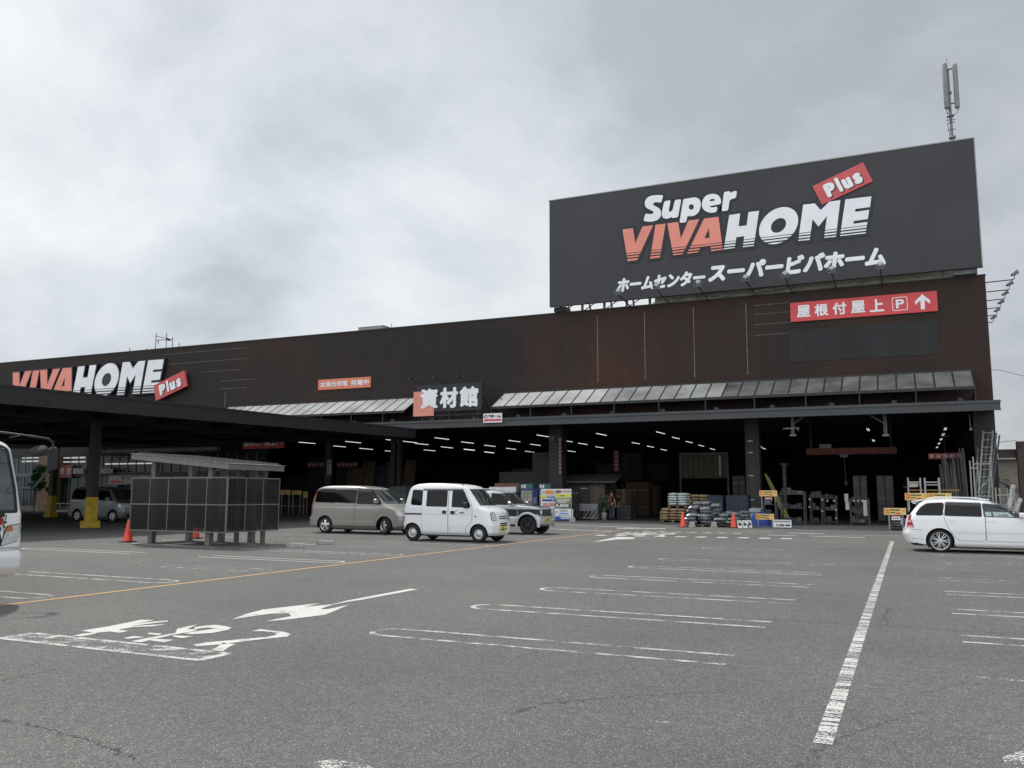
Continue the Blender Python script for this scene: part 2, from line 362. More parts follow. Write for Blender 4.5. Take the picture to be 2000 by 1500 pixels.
# ================================================================== SETTING: ground and paint
g_ = MB(); S_ = 400
g_.add([(-S_, -60, 0), (S_, -60, 0), (S_, 700, 0), (-S_, 700, 0)], [(0, 1, 2, 3)])
struct('asphalt_ground', g_, M_ASPH)
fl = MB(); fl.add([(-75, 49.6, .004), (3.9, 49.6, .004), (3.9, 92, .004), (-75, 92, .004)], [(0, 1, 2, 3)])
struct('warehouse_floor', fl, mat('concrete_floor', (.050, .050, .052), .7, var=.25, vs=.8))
P_W1 = paint('road_white', (.62, .62, .60), .72); P_W2 = paint('road_white_worn', (.58, .58, .56), .80)
P_W0 = paint('road_white_fresh', (.64, .64, .62), .62); P_W3 = paint('road_white_faint', (.48, .48, .46), .88); P_WK = paint('road_white_patchy', (.58, .58, .56), .755); P_W4 = paint('road_white_ghost', (.46, .46, .44), 1.0)
P_CR = paint('road_white_cross_worn', (.64, .64, .62), .735, (.35, 3.2, 1)); P_OR = paint('road_orange', (.58, .335, .15), .56)
def strip(mb, x0, y0, x1, y1, w, z=.004):
    d = Vector((x1-x0, y1-y0)); n = Vector((-d.y, d.x)).normalized()*(w/2)
    mb.add([(x0-n.x, y0-n.y, z), (x1-n.x, y1-n.y, z), (x1+n.x, y1+n.y, z), (x0+n.x, y0+n.y, z)], [(0, 1, 2, 3)])
def stall(mb, xc, xo, yc, gap=.24, w=.072):
    """hairpin stall divider: closed at xc, open at xo"""
    s = 1 if xo > xc else -1
    for q in (-1, 1): strip(mb, xc+s*gap, yc+q*gap, xo, yc+q*gap, w)
    pts = [(xc+s*gap-s*gap*math.cos(a), yc+gap*math.sin(a)) for a in [R(-90+180*k/10) for k in range(11)]]
    for i in range(10):
        a, b = Vector((pts[i][0]-xc-s*gap, pts[i][1]-yc)), Vector((pts[i+1][0]-xc-s*gap, pts[i+1][1]-yc)); o = Vector((xc+s*gap, yc))
        k0, k1 = 1-w/2/gap, 1+w/2/gap
        q = [o+a*k0, o+b*k0, o+b*k1, o+a*k1]; mb.add([(p.x, p.y, .004) for p in q], [(0, 1, 2, 3)])
for k in range(0, 9):
    m = MB(); stall(m, -5.50, -1.58, 8.37+2.43*k)
    struct('stall_marking', m, [P_WK, P_W1, P_W1, P_W1, P_W1, P_WK, P_W2, P_W2, P_W3][k])
for k in range(0, 9):
    m = MB(); stall(m, 4.55, .45, 8.27+2.43*k); struct('stall_marking', m, P_W1 if k in (1, 2, 3) else P_W2)
for k in range(0, 8):
    m = MB(); stall(m, -11.6, -15.6, 8.86+2.45*k); struct('stall_marking', m, (P_W1, P_W1, P_W2, P_W0, P_W1, P_W2, P_W2, P_W3)[k])
    m = MB(); stall(m, -22.1, -17.9, 8.9+2.45*k); struct('stall_marking', m, (P_W2, P_W2, P_W3, P_W0, P_W2, P_W1, P_W2, P_W2)[k])
m = MB(); strip(m, -15.9, 4, -15.9, 31, .09); struct('row_line_marking', m, P_W3)
m = MB(); strip(m, -11.28, 2, -11.28, 36, .11); struct('orange_lane_line', m, P_OR)
m = MB(); strip(m, -.555, 5.86, -.555, 32, .115); struct('lane_line', m, P_CR)
m = MB(); a = gp(0, 1253); b = gp(392, 1290)
x0, x1, y0, y1 = -8.75, -6.0, 6.22, 6.60
strip(m, x0, y0, x1, y0, .07); strip(m, x0, y1, x1, y1, .07); strip(m, x0-.03, y0, x0-.03, y1, .1, .0045); strip(m, x1, y0, x1, y1, .1, .0045); strip(m, -8.35, y0, -8.35, y1, .08, .0045)
struct('stop_line_frame', m, P_W1)
m = MB(); strip(m, x0, .5*(y0+y1), x1, .5*(y0+y1), y1-y0-.09); struct('stop_line_fill', m, P_W2)
def road_char(ch, x0, x1, y0, y1, bold=.02, mats=P_W0):
    t = text2d(ch, (-.5, .5, -.5, .5), bold); t = xf2(t, PI, (x1-x0), (y1-y0), (x0+x1)/2, (y0+y1)/2)
    m = MB(); m.flat(t, ground(.004), 0); struct('stop_word_marking', m, mats)
def px_marking(name, pts, ox, oy, s, m):
    lp = [gp(ox+x/s, oy+y/s) for x, y in pts]; mb = MB(); mb.flat(curve2d([lp]), ground(.004), 0); struct(name, mb, m)
px_marking('arrow_marking', [(320, 348), (430, 305), (580, 265), (870, 232), (1075, 210), (930, 243), (1100, 228), (1160, 222), (1300, 188), (1830, 88), (1897, 93), (1700, 130), (1430, 180), (1300, 200), (1180, 222), (1070, 258), (1110, 265), (1310, 226), (1225, 262), (1110, 310), (830, 345), (600, 368), (700, 345), (822, 322), (800, 297), (650, 300), (520, 318)], 380, 1130, 4.348, P_W0)
px_marking('worn_arrow_marking', [(612, 1489), (650, 1484), (690, 1490), (735, 1500), (720, 1520), (640, 1510)], 0, 0, 1, P_W2)
px_marking('worn_paint_patch', [(1958, 1480), (2010, 1460), (2030, 1500), (1970, 1510)], 0, 0, 1, P_W2)
for lp in ([(675, 487), (760, 470), (880, 455), (905, 462), (840, 478), (755, 492)], [(755, 440), (850, 425), (1000, 402), (1180, 365), (1310, 338), (1440, 340), (1250, 378), (1010, 412), (1200, 385), (1380, 360), (1560, 345), (1560, 355), (1350, 380), (1200, 398), (1554, 378), (1420, 400), (1250, 405), (1100, 430), (1195, 443), (1110, 460), (1020, 448), (905, 459), (850, 455)],
    [(1215, 540), (1370, 508), (1630, 462), (1650, 420), (1835, 382), (1740, 425), (1840, 430), (1790, 447), (1600, 480), (1310, 548)], [(1148, 510), (1240, 490), (1350, 501), (1190, 516)], [(1365, 465), (1400, 457), (1510, 470), (1475, 482), (1400, 476)], [(1425, 516), (1615, 525), (1530, 548), (1400, 532)], [(1620, 484), (1795, 492), (1690, 510), (1600, 494)]): px_marking('stop_word_marking', lp, 0, 1140, 4.762, P_W0)
for lp in ([(0, 415), (100, 402), (180, 396), (270, 408), (312, 420), (285, 438), (150, 465), (-20, 475), (-90, 470), (-20, 455), (110, 438), (180, 425), (100, 418), (0, 432)], [(-13, 565), (100, 545), (430, 515), (600, 500), (680, 485), (700, 475), (650, 455), (570, 450), (485, 450), (560, 432), (680, 448), (760, 455), (818, 475), (790, 495), (640, 510), (430, 535), (240, 560), (20, 578)], [(240, 549), (345, 560), (300, 580), (240, 620), (140, 610), (190, 585)]): px_marking('stop_word_marking', lp, 380, 1130, 4.348, P_W0)
px_marking('worn_paint_patch', [(1822, 1094), (1860, 1093), (1880, 1098), (1898, 1101), (1870, 1110), (1835, 1105)], 0, 0, 1, P_W3)
# far crossing squares, word and bars in front of the warehouse
for i in range(10):
    cx = -10.6+i*.72*1.02; m = MB(); strip(m, cx-.19, 31.25+.10*i, cx+.19, 31.25+.10*i, .62); struct('crossing_square_marking', m, P_W0)
for i in range(7):
    m = MB(); cx = -10.0+i*.62; strip(m, cx-.18, 35.5, cx+.18, 35.5, .55); struct('crossing_square_marking', m, P_W1)
for ch, a, b in (('れ', -10.55, -9.9), ('ま', -9.85, -9.2), ('と', -9.1, -8.4)):
    t = xf2(text2d(ch, (-.5, .5, -.5, .5), .035), PI, b-a, 2.6, (a+b)/2, 33.2); m = MB(); m.flat(t, ground(.004), 0); struct('stop_word_marking', m, P_W0)
px_marking('far_arrow_marking', [(1157, 1059), (1190, 1052), (1205, 1049), (1240, 1050), (1237, 1053), (1205, 1053.5), (1185, 1056)], 0, 0, 1, P_W0)
for (a, b, c, d, w, mt) in ((1085, 1024, 1250, 1031, .30, P_W1), (1075, 1033, 1200, 1038, .38, P_W1), (1080, 1028.5, 1170, 1032, .25, P_W2), (1205, 1032, 1300, 1033, .9, P_W1), (1455, 1037, 1530, 1040, .28, P_W2), (1540, 1041, 1610, 1043, .3, P_W0), (1500, 1045, 1560, 1047, .22, P_W0), (1580, 1047, 1690, 1050, .26, P_W0), (1610, 1045.5, 1770, 1046.5, .16, P_W1), (1640, 1053, 1690, 1055, .16, P_W2), (700, 1103, 530, 1113, .001, P_W3)):
    p, q = gp(a, b), gp(c, d); m = MB(); strip(m, *p, *q, w); struct('bay_line_marking', m, mt)
p = [gp(*q) for q in ((255, 1061), (420, 1069.5), (402, 1075), (600, 1066), (700, 1062), (600, 1051))]
m = MB(); strip(m, *p[0], *p[1], .10); struct('shelter_bay_marking', m, P_W0)
m = MB(); strip(m, *gp(470, 1074), *gp(640, 1061), .10); struct('shelter_bay_marking', m, P_W1)
for a, b, c, d, w in ((460, 1303, 600, 1318, .05), (640, 1326, 1000, 1370, .035), (1035, 1377, 1060, 1380, .07), (1270, 1409, 1305, 1412, .07)): m = MB(); strip(m, *gp(a, b), *gp(c, d), w); struct('worn_bay_line', m, P_W4 if w < .06 else P_W2)
# tar cracks
def crack(pts, w=.018, seg=26):
    w *= .62
    m = MB(); P = [Vector(gp(*q)) for q in pts]; out = []
    for i in range(len(P)-1):
        for k in range(seg):
            t = k/seg; q = P[i].lerp(P[i+1], t); d = (P[i+1]-P[i]).normalized(); out.append(q+Vector((-d.y, d.x))*random.gauss(0, .018))
    out.append(P[-1])
    for i in range(len(out)-1):
        strip(m, out[i].x, out[i].y, out[i+1].x, out[i+1].y, w*random.uniform(.4, 1.2), .003)
    struct('asphalt_crack', m, MATS.get('crack') or mat('crack', (.055, .055, .053), .95))
crack([(1000, 1196), (1280, 1206), (1480, 1210), (1700, 1221), (2000, 1240)], .020)
crack([(1190, 1155), (1178, 1175), (1185, 1195)], .014, 10); crack([(1738, 1188), (1726, 1202), (1736, 1222)], .02, 12)
crack([(1000, 1396), (1060, 1375), (1200, 1362), (1420, 1350)], .012); crack([(0, 1405), (80, 1420), (190, 1450), (260, 1484)], .012); crack([(480, 1143), (640, 1150), (900, 1165)], .010)
crack([(1560, 1500), (1640, 1440), (1800, 1390)], .008); crack([(0, 1330), (120, 1305)], .010)
# ================================================================== STORE BUILDING
X1 = 4.23; ZT = 12.95
store = thing('store_building', 'long dark brown clad warehouse store with open front bays and rust stained upper wall', 'building', (-30, 50, 0))
m = MB(); m.box(-110, X1, 50, 50.3, 6.05, ZT)
for px in (1167, 1259, 1355, 1458):
    x, _ = wp(px, 640, 50); m.box(x-.018, x+.018, 49.992, 50.0-.0005, 8.4, 12.6, 1)
for z, a, b in ((12.38, -7.55, -5.62), (11.85, -7.55, -5.62), (11.25, -7.55, -5.62), (10.62, -7.55, -5.62)): m.box(a, b, 49.992, 49.9995, z, z+.02, 1)
for (a, b, c, d) in ((320, 693, 483, 683), (330, 712, 480, 700), (395, 727, 470, 718), (430, 745, 500, 741), (430, 760, 480, 757), (440, 765, 445, 795)):
    xa, za = wp(a, b, 50); xb, zb = wp(c, d, 50)
    if abs(xb-xa) > .6: m.box(xa, xb, 49.992, 49.9995, za, za+.02, 1)
    else: m.box(xa, xa+.03, 49.992, 49.9995, zb, za, 1)
obj('facade_wall', m, [M_FAC, M_LINE], store, True)
m = MB(); m.box(-110, X1+.03, 49.96, 50.36, ZT, ZT+.07); obj('coping', m, M_DARK, store, True)
m = MB(); m.box(X1-.3, X1, 50.3, 95, 0, ZT); obj('side_wall', m, M_FAC, store, True)
m = MB(); m.box(-110, X1-.3, 50.3, 95, 12.4, 12.6); obj('roof', m, M_DARK, store, True)
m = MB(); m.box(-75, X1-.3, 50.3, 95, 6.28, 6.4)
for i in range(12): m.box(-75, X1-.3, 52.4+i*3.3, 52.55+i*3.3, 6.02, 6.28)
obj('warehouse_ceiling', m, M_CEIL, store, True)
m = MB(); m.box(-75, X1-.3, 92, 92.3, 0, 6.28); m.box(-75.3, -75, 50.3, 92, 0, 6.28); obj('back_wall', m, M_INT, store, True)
m = MB(); m.box(3.25, X1, 50, 50.9, 0, 6.05); obj('end_pier', m, mat('pier_brown', (.030, .026, .025), .7), store, True)
# blanked panel below the red sign
x0, x1, _, _ = prect(1541, 650, 1836, 700, 50); m = MB(); n = 8
for i in range(n):
    xa = x0+(x1-x0)*i/n; xb = x0+(x1-x0)*(i+1)/n; m.box(xa+.003, xb-.003, 49.975+.002*(i%3), 49.9995, 8.95, 10.75)
obj('blanked_panel', m, mat('panel_charcoal', (.0165, .017, .019), .75, var=.3, vs=.6, stretch=(1, 1, .2)), store, True)
# canopy
m = MB(); CX0 = -62
m.box(CX0, X1+.02, 47.0, 47.12, 5.64, 6.10); m.box(CX0, X1+.04, 46.94, 47.0, 5.98, 6.12); m.box(CX0, X1+.04, 46.95, 47.0, 5.62, 5.70)
m.hexa([(X1-.1, 47.12, 5.64), (X1+.02, 47.12, 5.64), (X1+.02, 49.96, 5.9), (X1-.1, 49.96, 5.9), (X1-.1, 47.12, 6.10), (X1+.02, 47.12, 6.10), (X1+.02, 49.96, 6.14), (X1-.1, 49.96, 6.14)])
obj('canopy_fascia', m, M_CANOPY, store, True)
m = MB(); m.box(CX0, X1-.12, 47.12, 49.96, 6.02, 6.09)
k = 0; x = CX0
while x < X1-.3:
    m.box(x, x+.16, 47.13, 49.95, 5.93, 6.02); x += .32
obj('canopy_deck', m, mat('deck_grey', (.050, .052, .056), .6), store, True)
for i in range(22):
    x = 2.6-i*3.0; m = MB(); m.bar((x, 47.1, 6.0), (x, 49.99, 6.0), .12, .25); m.box(x-.06, x+.06, 48.35, 48.45, 6.1, 6.3); m.bar((x, 48.4, 6.2), (x, 49.99, 6.85), .06); m.box(x-.12, x+.12, 47.6, 47.9, 6.1, 6.34); obj('canopy_joist', m, M_DARK, store, True)
# awnings: ribbed translucent sheets between dark rafters
M_AWN = mat('awning_sheet', (.60, .595, .565), .9, spec=.15, var=.22, vs=.55); M_AWND = mat('awning_sheet_sooty', (.155, .155, .153), .9, spec=.15, var=.45, vs=.8)
def awning(xa, xb, n):
    def at(x, t, w): return (x, 49.95-1.95*t-.48*w, 7.98-1.04*t-.87*w)
    sh = MB(); ra = MB()
    for i in range(n):
        p, q = xa+(xb-xa)*i/n+.035, xa+(xb-xa)*(i+1)/n-.035; ribs = 14
        mi = 0 if p < -17 else 2 if p < -9.5 else 1
        vs = []; fs = []
        for k in range(2*ribs+1):
            u = p+(q-p)*k/(2*ribs); h = .02 if k % 2 else 0
            vs += [at(u, 0, -h), at(u, 1, -h)]
        fs = [(2*k, 2*k+1, 2*k+3, 2*k+2) for k in range(2*ribs)]
        sh.add(vs, fs, mi)
    for i in range(n+1):
        x = xa+(xb-xa)*i/n; ra.hexa([at(x-.035, 0, .08), at(x+.035, 0, .08), at(x+.035, 1, .08), at(x-.035, 1, .08), at(x-.035, 0, -.03), at(x+.035, 0, -.03), at(x+.035, 1, -.03), at(x-.035, 1, -.03)])
    ra.box(xa-.03, xb+.03, 47.93, 47.99, 6.80, 6.95); ra.box(xa-.03, xb+.03, 49.9, 49.96, 7.92, 8.05)
    for i in range(0, n+1, 3):
        x = xa+(xb-xa)*i/n; ra.bar((x, 48.0, 6.85), (x, 49.98, 6.5), .07); ra.bar((x, 48.02, 6.82), (x, 48.02, 6.12), .06)
    a = obj('awning', ra, M_DARK, store, True); s = obj('awning_sheet', sh, [M_AWN, M_AWND, mat('awning_sheet_dusty', (.38, .378, .365), .9, spec=.15, var=.3, vs=.6)], a, fix=False)
awning(-23.42, 3.30, 30); awning(-46.5, -29.75, 20)
# pillars in the front line
for (pa, pb, d, m_) in ((1455, 1482, .75, M_STEELG), (1072, 1098, .8, M_DARK), (763, 771, .3, M_DARK), (776, 782, .3, M_DARK), (636, 646, .3, M_DARK)):
    x0, x1, _, _ = prect(pa, 860, pb, 870, 50.02); m = MB(); m.box(x0, x1, 50.02, 50.02+d, 0, 6.05)
    if pa == 1455:
        for z in (.55, 1.25, 2.6, 3.9, 4.55): m.box(x0+.12, x0+.42, 50.005, 50.02, z, z+.045, 1)
        m.box(x1-.22, x1-.14, 49.99, 50.02, 0, 6.05, 0); m.box(x0+.08, x0+.14, 49.97, 50.02, 0, 6.05, 0)
    obj('pillar', m, [mat('pillar_brown', (.034, .030, .030), .7), M_GALV] if pa == 1455 else [M_DARK], store, True)
x0, x1, z0, z1 = prect(1040, 884, 1073, 946, 50.8); m = MB(); m.box(x0, x1, 50.8, 51.0, 0, z1); x2, _, z2, z3 = prect(975, 922, 1040, 946, 50.8); m.box(x2, x0-.002, 50.82, 51.0, 0, z3); obj('partition_wall', m, mat('partition_grey', (.030, .032, .031), .8), store, True)
# glazed shop front on the far left behind the carport
sf = MB(); x0, x1, z0, z1 = prect(118, 885, 470, 1004, 50.6)
x0 = wp(-90, 950, 50.6)[0]; sf.box(-110, x0-.1, 50.4, 50.9, 0, 6.05); sf.box(x0-.1, -43, 50.4, 50.7, 4.55, 6.05)
xa, xb, za, zb = prect(182, 914, 232, 925, 50.5); sf.box(x0-.1, -43, 50.42, 50.7, 2.85, 3.15, 1)
sf.box(x0-.1, -43, 50.42, 50.7, 0, .35, 1)
obj('shop_front', sf, [mat('shop_wall', (.022, .022, .023), .8), mat('shop_band', (.11, .11, .11), .7)], store, True)
gl = MB(); gl.box(x0, -43.1, 50.55, 50.56, .35, 2.85); gl.box(x0, -43.1, 50.55, 50.56, 3.15, 4.55)
wf = MB(); x = x0
while x < -43.2:
    wf.box(x-.04, x+.04, 50.5, 50.54, .35, 2.85); wf.box(x-.04, x+.04, 50.5, 50.54, 3.15, 4.55); x += .95
w_ = obj('shop_window', gl, clearish('shop_glass', (.06, .08, .085), .35), store, True); obj('window_frame', wf, mat('window_alloy', (.15, .155, .16), .5), w_)
sh = MB(); xa, xb, za, zb = prect(78, 866, 103, 1006, 49.8); sh.box(xa, xb, 49.8, 50.4, 0, 4.6)
obj('brick_pier', sh, mat('brick_tan', (.19, .125, .075), .85, var=.4, vs=3, stretch=(1.5, 1.5, 6)), store, True)
m = MB(); x0, x9, _, _ = prect(184, 870, 425, 884, 48.5)
m.tube([(x0, 48.6, 4.75), (x9, 48.6, 4.75)], .22, 10); m.box(x0+1, x0+1.1, 48.3, 48.6, 4.75, 5.2); m.tube([(x0, 48.2, 5.2), (x9, 48.2, 5.2)], .12, 8); obj('duct', m, M_STEELG, store, True)
# ================================================================== ROOF BILLBOARD
YB = 49.3
bx = [wp(*q, YB) for q in ((1073, 395), (1900, 268), (1919, 520), (1073, 600))]
BX0, BX1 = bx[0][0], .5*(bx[1][0]+bx[2][0]); BZ1 = .5*(bx[0][1]+bx[1][1]); BZ0 = .5*(bx[2][1]+bx[3][1])
bill = thing('roof_billboard', 'huge charcoal billboard on the roof with white and salmon logo letters', 'billboard', (-8, 50, 13))
m = MB(); m.box(BX0, BX1, YB, YB+.25, BZ0, BZ1); m.box(BX0, BX1+.01, YB-.003, YB, .5*(BZ0+BZ1)-.9, .5*(BZ0+BZ1)-.892); obj('sign_panel', m, M_SIGN, bill, True)
m = MB(); m.box(BX0-.05, BX1+.05, YB-.03, YB+.28, BZ1, BZ1+.06); m.box(BX1, BX1+.05, YB-.03, YB+.28, BZ0, BZ1); obj('edge_trim', m, M_GREYP, bill, True)
m = MB()     # truss behind and below the panel
M_BEIGE = mat('beige_sheet', (.74, .72, .62), .7, var=.15, vs=2)
for i in range(17):
    x = BX0+.3+(BX1-BX0-.6)*i/16
    m.bar((x, YB+1.2, 12.7), (x, YB+1.2, 19.5), .14); m.bar((x, YB+1.2, 13.0), (x, YB+3.2, 12.6), .10); m.bar((x, YB+1.2, 16.5), (x, YB+3.2, 12.6), .10)
    if i < 16:
        x2 = BX0+.3+(BX1-BX0-.6)*(i+1)/16; m.bar((x, YB+1.1, 13.0), (x2, YB+1.1, 13.85), .05)
m.bar((BX0, YB+1.15, 13.95), (BX1, YB+1.15, 13.95), .10)
m.bar((-12.5, YB+.9, 13.55), (-9, YB+1.2, 13.25), .12); m.bar((-7.5, YB+.9, 13.25), (-3, YB+1.2, 13.6), .12)
obj('support_truss', m, mat('truss_grey', (.40, .40, .37), .6, var=.3), bill, True)
m = MB(); x = -13.6
while x < BX1-1.0:
    m.box(x, x+.14, YB+1.5, YB+1.56, 12.7, 15.0); m.box(x+.14, x+.2, YB+1.52, YB+1.56, 12.7, 15.0); x += .2
for x in (-9.7, -6.2, -2.6, .8): m.box(x, x+.18, YB+1.38, YB+1.49, 12.7, 15.0)
obj('rear_screen', m, M_BEIGE, bill, True)
m = MB(); m.box(BX0+.1, BX0+.9, YB+.5, YB+1.4, 13.03, 13.32); obj('cable_box', m, M_DARK, bill, True); m = MB(); m.box(BX1-1.3, BX1-.2, YB+.3, YB+1.0, 13.03, 13.6); obj('cable_box', m, M_STEELG, bill, True)
A = lambda pts: [wp(1200+x/6.523, 360+y/6.523, YB) for x, y in pts]
B = lambda pts: [wp(1400+x/5.77, 310+y/5.77, YB) for x, y in pts]
V1 = A([(106, 578), (240, 562), (268, 757), (360, 541), (497, 524), (293, 968), (172, 982)])
I1 = A([(527, 519), (655, 504), (583, 935), (458, 950)])
V2 = A([(677, 500), (815, 483), (850, 692), (945, 466), (1085, 448), (872, 892), (752, 908)])
A1 = A([(1145, 440), (1328, 417), (1383, 835), (1236, 855), (1226, 783), (1098, 800), (1072, 868), (928, 888)]); A1h = A([(1205, 562), (1217, 682), (1150, 693)])
H1 = B([(143, 638), (265, 620), (247, 765), (338, 755), (358, 606), (478, 590), (418, 985), (295, 1000), (312, 875), (222, 888), (205, 1008), (80, 1025)])
M1 = B([(975, 522), (1105, 507), (1172, 583), (1270, 487), (1393, 470), (1343, 883), (1210, 895), (1243, 650), (1147, 768), (1080, 685), (1048, 918), (918, 930)])
E1 = B([(1450, 462), (1743, 427), (1727, 548), (1563, 570), (1558, 602), (1718, 580), (1702, 683), (1545, 705), (1540, 737), (1697, 716), (1678, 845), (1390, 875)])
def ell(cx, cy, u, v): return B([(cx+u[0]*math.cos(a)+v[0]*math.sin(a), cy+u[1]*math.cos(a)+v[1]*math.sin(a)) for a in [2*PI*k/40 for k in range(40)]])
O1 = ell(698, 757, (218, -32), (33, -207)); O1h = ell(697, 755, (85, -13), (13, -82))
ORANGE = [[V1], [I1], [V2], [A1, A1h]]; WHITE = [[H1], [O1, O1h], [M1], [E1]]
LZ0 = min(p[1] for lp in (V1, H1, E1) for p in lp)+.03; LZ1 = max(p[1] for lp in (H1, E1, M1) for p in lp)-.02; LH = LZ1-LZ0
BANDS = [(.0, .045), (.085, .128), (.165, .212), (.232, 1.2)]
def logo(root, Y, fmap, depth, edge, sides=M_NAVY):
    """striped logo letters: dark outline, salmon first word, white second word"""
    s = fmap(1, 1)[0]-fmap(0, 0)[0]
    m = MB()
    for i, lt in enumerate(ORANGE+WHITE): m.flat(curve2d([[fmap(*p) for p in lp] for lp in lt[:1]], edge), facade(Y), .0012*i, depth-.0013*i)
    obj('letter_backing', m, sides, root, True)
    for nm, lts, mt in (('salmon_lettering', ORANGE, M_LETO), ('white_lettering', WHITE, M_LETW)):
        m = MB()
        for lt in lts:
            me = curve2d([[fmap(*p) for p in lp] for lp in lt])
            for a, b in BANDS:
                va = fmap(0, LZ0-.12*LH if a == 0 else LZ0+a*LH)[1]; vb = fmap(0, LZ0+b*LH)[1]
                q = clipband(me, va, vb)
                if q[1]: m.flat(q, facade(Y), depth+.002, depth+.03)
        obj(nm, m, mt, root, True)
def plus_plate(root, Y, p0, p1, p2, depth=.02, bold=.05):
    """tilted red plate: p0 lower-left corner, p1 lower-right, p2 upper-left"""
    p0, p1, p2 = (Vector(p) for p in (p0, p1, p2)); e = p1-p0; f = p2-p0
    m = MB(); m.flat(curve2d([[tuple(p0), tuple(p1), tuple(p1+f), tuple(p2)]]), facade(Y), .0, depth); a = obj('plus_plate', m, M_PLUSR, root, True)
    def mp(t, du=0, dv=0): return [tuple(p0+e*(u+du)+f*(v+dv)) for u, v in t[0]], t[1]
    m1 = MB(); m2 = MB(); rr = .062*f.length
    for ch, a0, a1, b0, b1 in (('P', .16, .36, .16, .82), ('l', .40, .47, .16, .88), ('u', .50, .67, .16, .66), ('s', .71, .86, .16, .67)):
        t = text2d(ch, (a0+.025, a1-.025, b0+.055, b1-.055)); boldflat(m1, mp(t, .016, -.05), facade(Y), depth+.002, depth+.006, rr); boldflat(m2, mp(t), facade(Y), depth+.018, depth+.024, rr)
    obj('plus_shadow', m1, M_PRINTK, a); obj('plus_lettering', m2, M_LETW, a)
idm = lambda u, v: (u, v)
logo(bill, YB, idm, .03, .16)
q = B([(1185, 525), (1760, 258), (1080, 315)]); plus_plate(bill, YB-.064, *q)
def on_facade(root, name, s, box, Y, mt, bold=.03, shear=0, d0=.0, d1=.03, space=1):
    r = min(bold*1.0*(box[3]-box[2]), .25*(box[3]-box[2])); b2 = (box[0]+r, box[1]-r, box[2]+r, box[3]-r)
    m = MB(); boldflat(m, text2d(s, b2, 0, shear, space), facade(Y), d0, d1, r); return obj(name, m, mt, root, True)
zb = lambda q: wp(*q, YB)
u0 = zb((1257, 430))[0]; u1 = zb((1440, 375))[0]; zs0 = zb((1330, 436))[1]; zs1 = zb((1290, 380))[1]
SUP = [[[(628, 143), (598, 240), (560, 232), (515, 232), (495, 250), (500, 268), (530, 285), (575, 310), (600, 350), (595, 410), (560, 455), (500, 478), (440, 482), (372, 470), (400, 372), (440, 385), (490, 380), (503, 365), (495, 345), (440, 320), (400, 295), (390, 255), (395, 210), (430, 165), (490, 145), (540, 140)]],
    [[(640, 218), (720, 207), (695, 335), (700, 355), (720, 355), (745, 330), (775, 203), (855, 195), (812, 425), (735, 435), (738, 415), (700, 438), (650, 445), (615, 425), (606, 385), (615, 330)]],
    [[(880, 192), (960, 180), (1030, 168), (1080, 185), (1105, 240), (1098, 310), (1070, 370), (1020, 405), (960, 412), (935, 405), (915, 488), (832, 495)], [(983+33*math.cos(2*PI*k/16), 293+36*math.sin(2*PI*k/16)) for k in range(16)]],
    [[(1360, 255), (1215, 282), (1225, 295), (1260, 300), (1315, 285), (1305, 355), (1235, 370), (1165, 350), (1125, 310), (1115, 255), (1130, 195), (1170, 145), (1230, 125), (1300, 128), (1345, 160), (1362, 205)], [(1210, 222), (1285, 212), (1280, 195), (1255, 188), (1225, 195)]],
    [[(1400, 100), (1480, 92), (1478, 120), (1510, 95), (1565, 85), (1550, 182), (1500, 188), (1470, 210), (1450, 340), (1367, 348)]]]
m1 = MB(); m2 = MB()
for i, lt in enumerate(SUP):
    lp = [A(q) for q in lt]; m1.flat(curve2d(lp[:1], .14), facade(YB), .0007+.001*i, .020-.0011*i); m2.flat(curve2d([[tuple(q) for q in roundpoly(l_, .10, 2)] for l_ in lp]), facade(YB), .036, .066)
obj('super_backing', m1, M_NAVY, bill, True); obj('super_lettering', m2, M_LETW, bill, True)
def kana(pts, s, bold):
    (ax, az), (bx_, bz) = zb(pts[0]), zb(pts[1]); on_facade(bill, 'kana_lettering', s, (ax, bx_, min(az, bz), max(az, bz)), YB, M_LETW, bold, .16, 0, .03, .92)
a = zb((1205, 571)); b = zb((1378, 536)); on_facade(bill, 'kana_lettering', 'ホームセンター', (a[0], b[0], zb((1207, 572))[1], zb((1207, 544))[1]), YB, M_LETW, .055, .16, 0, .03, .95)
a = zb((1383, 552)); b = zb((1729, 485)); on_facade(bill, 'kana_lettering', 'スーパービバホーム', (a[0], b[0], zb((1383, 552))[1], zb((1728, 480))[1]), YB, M_LETW, .062, .16, 0, .03, .95)
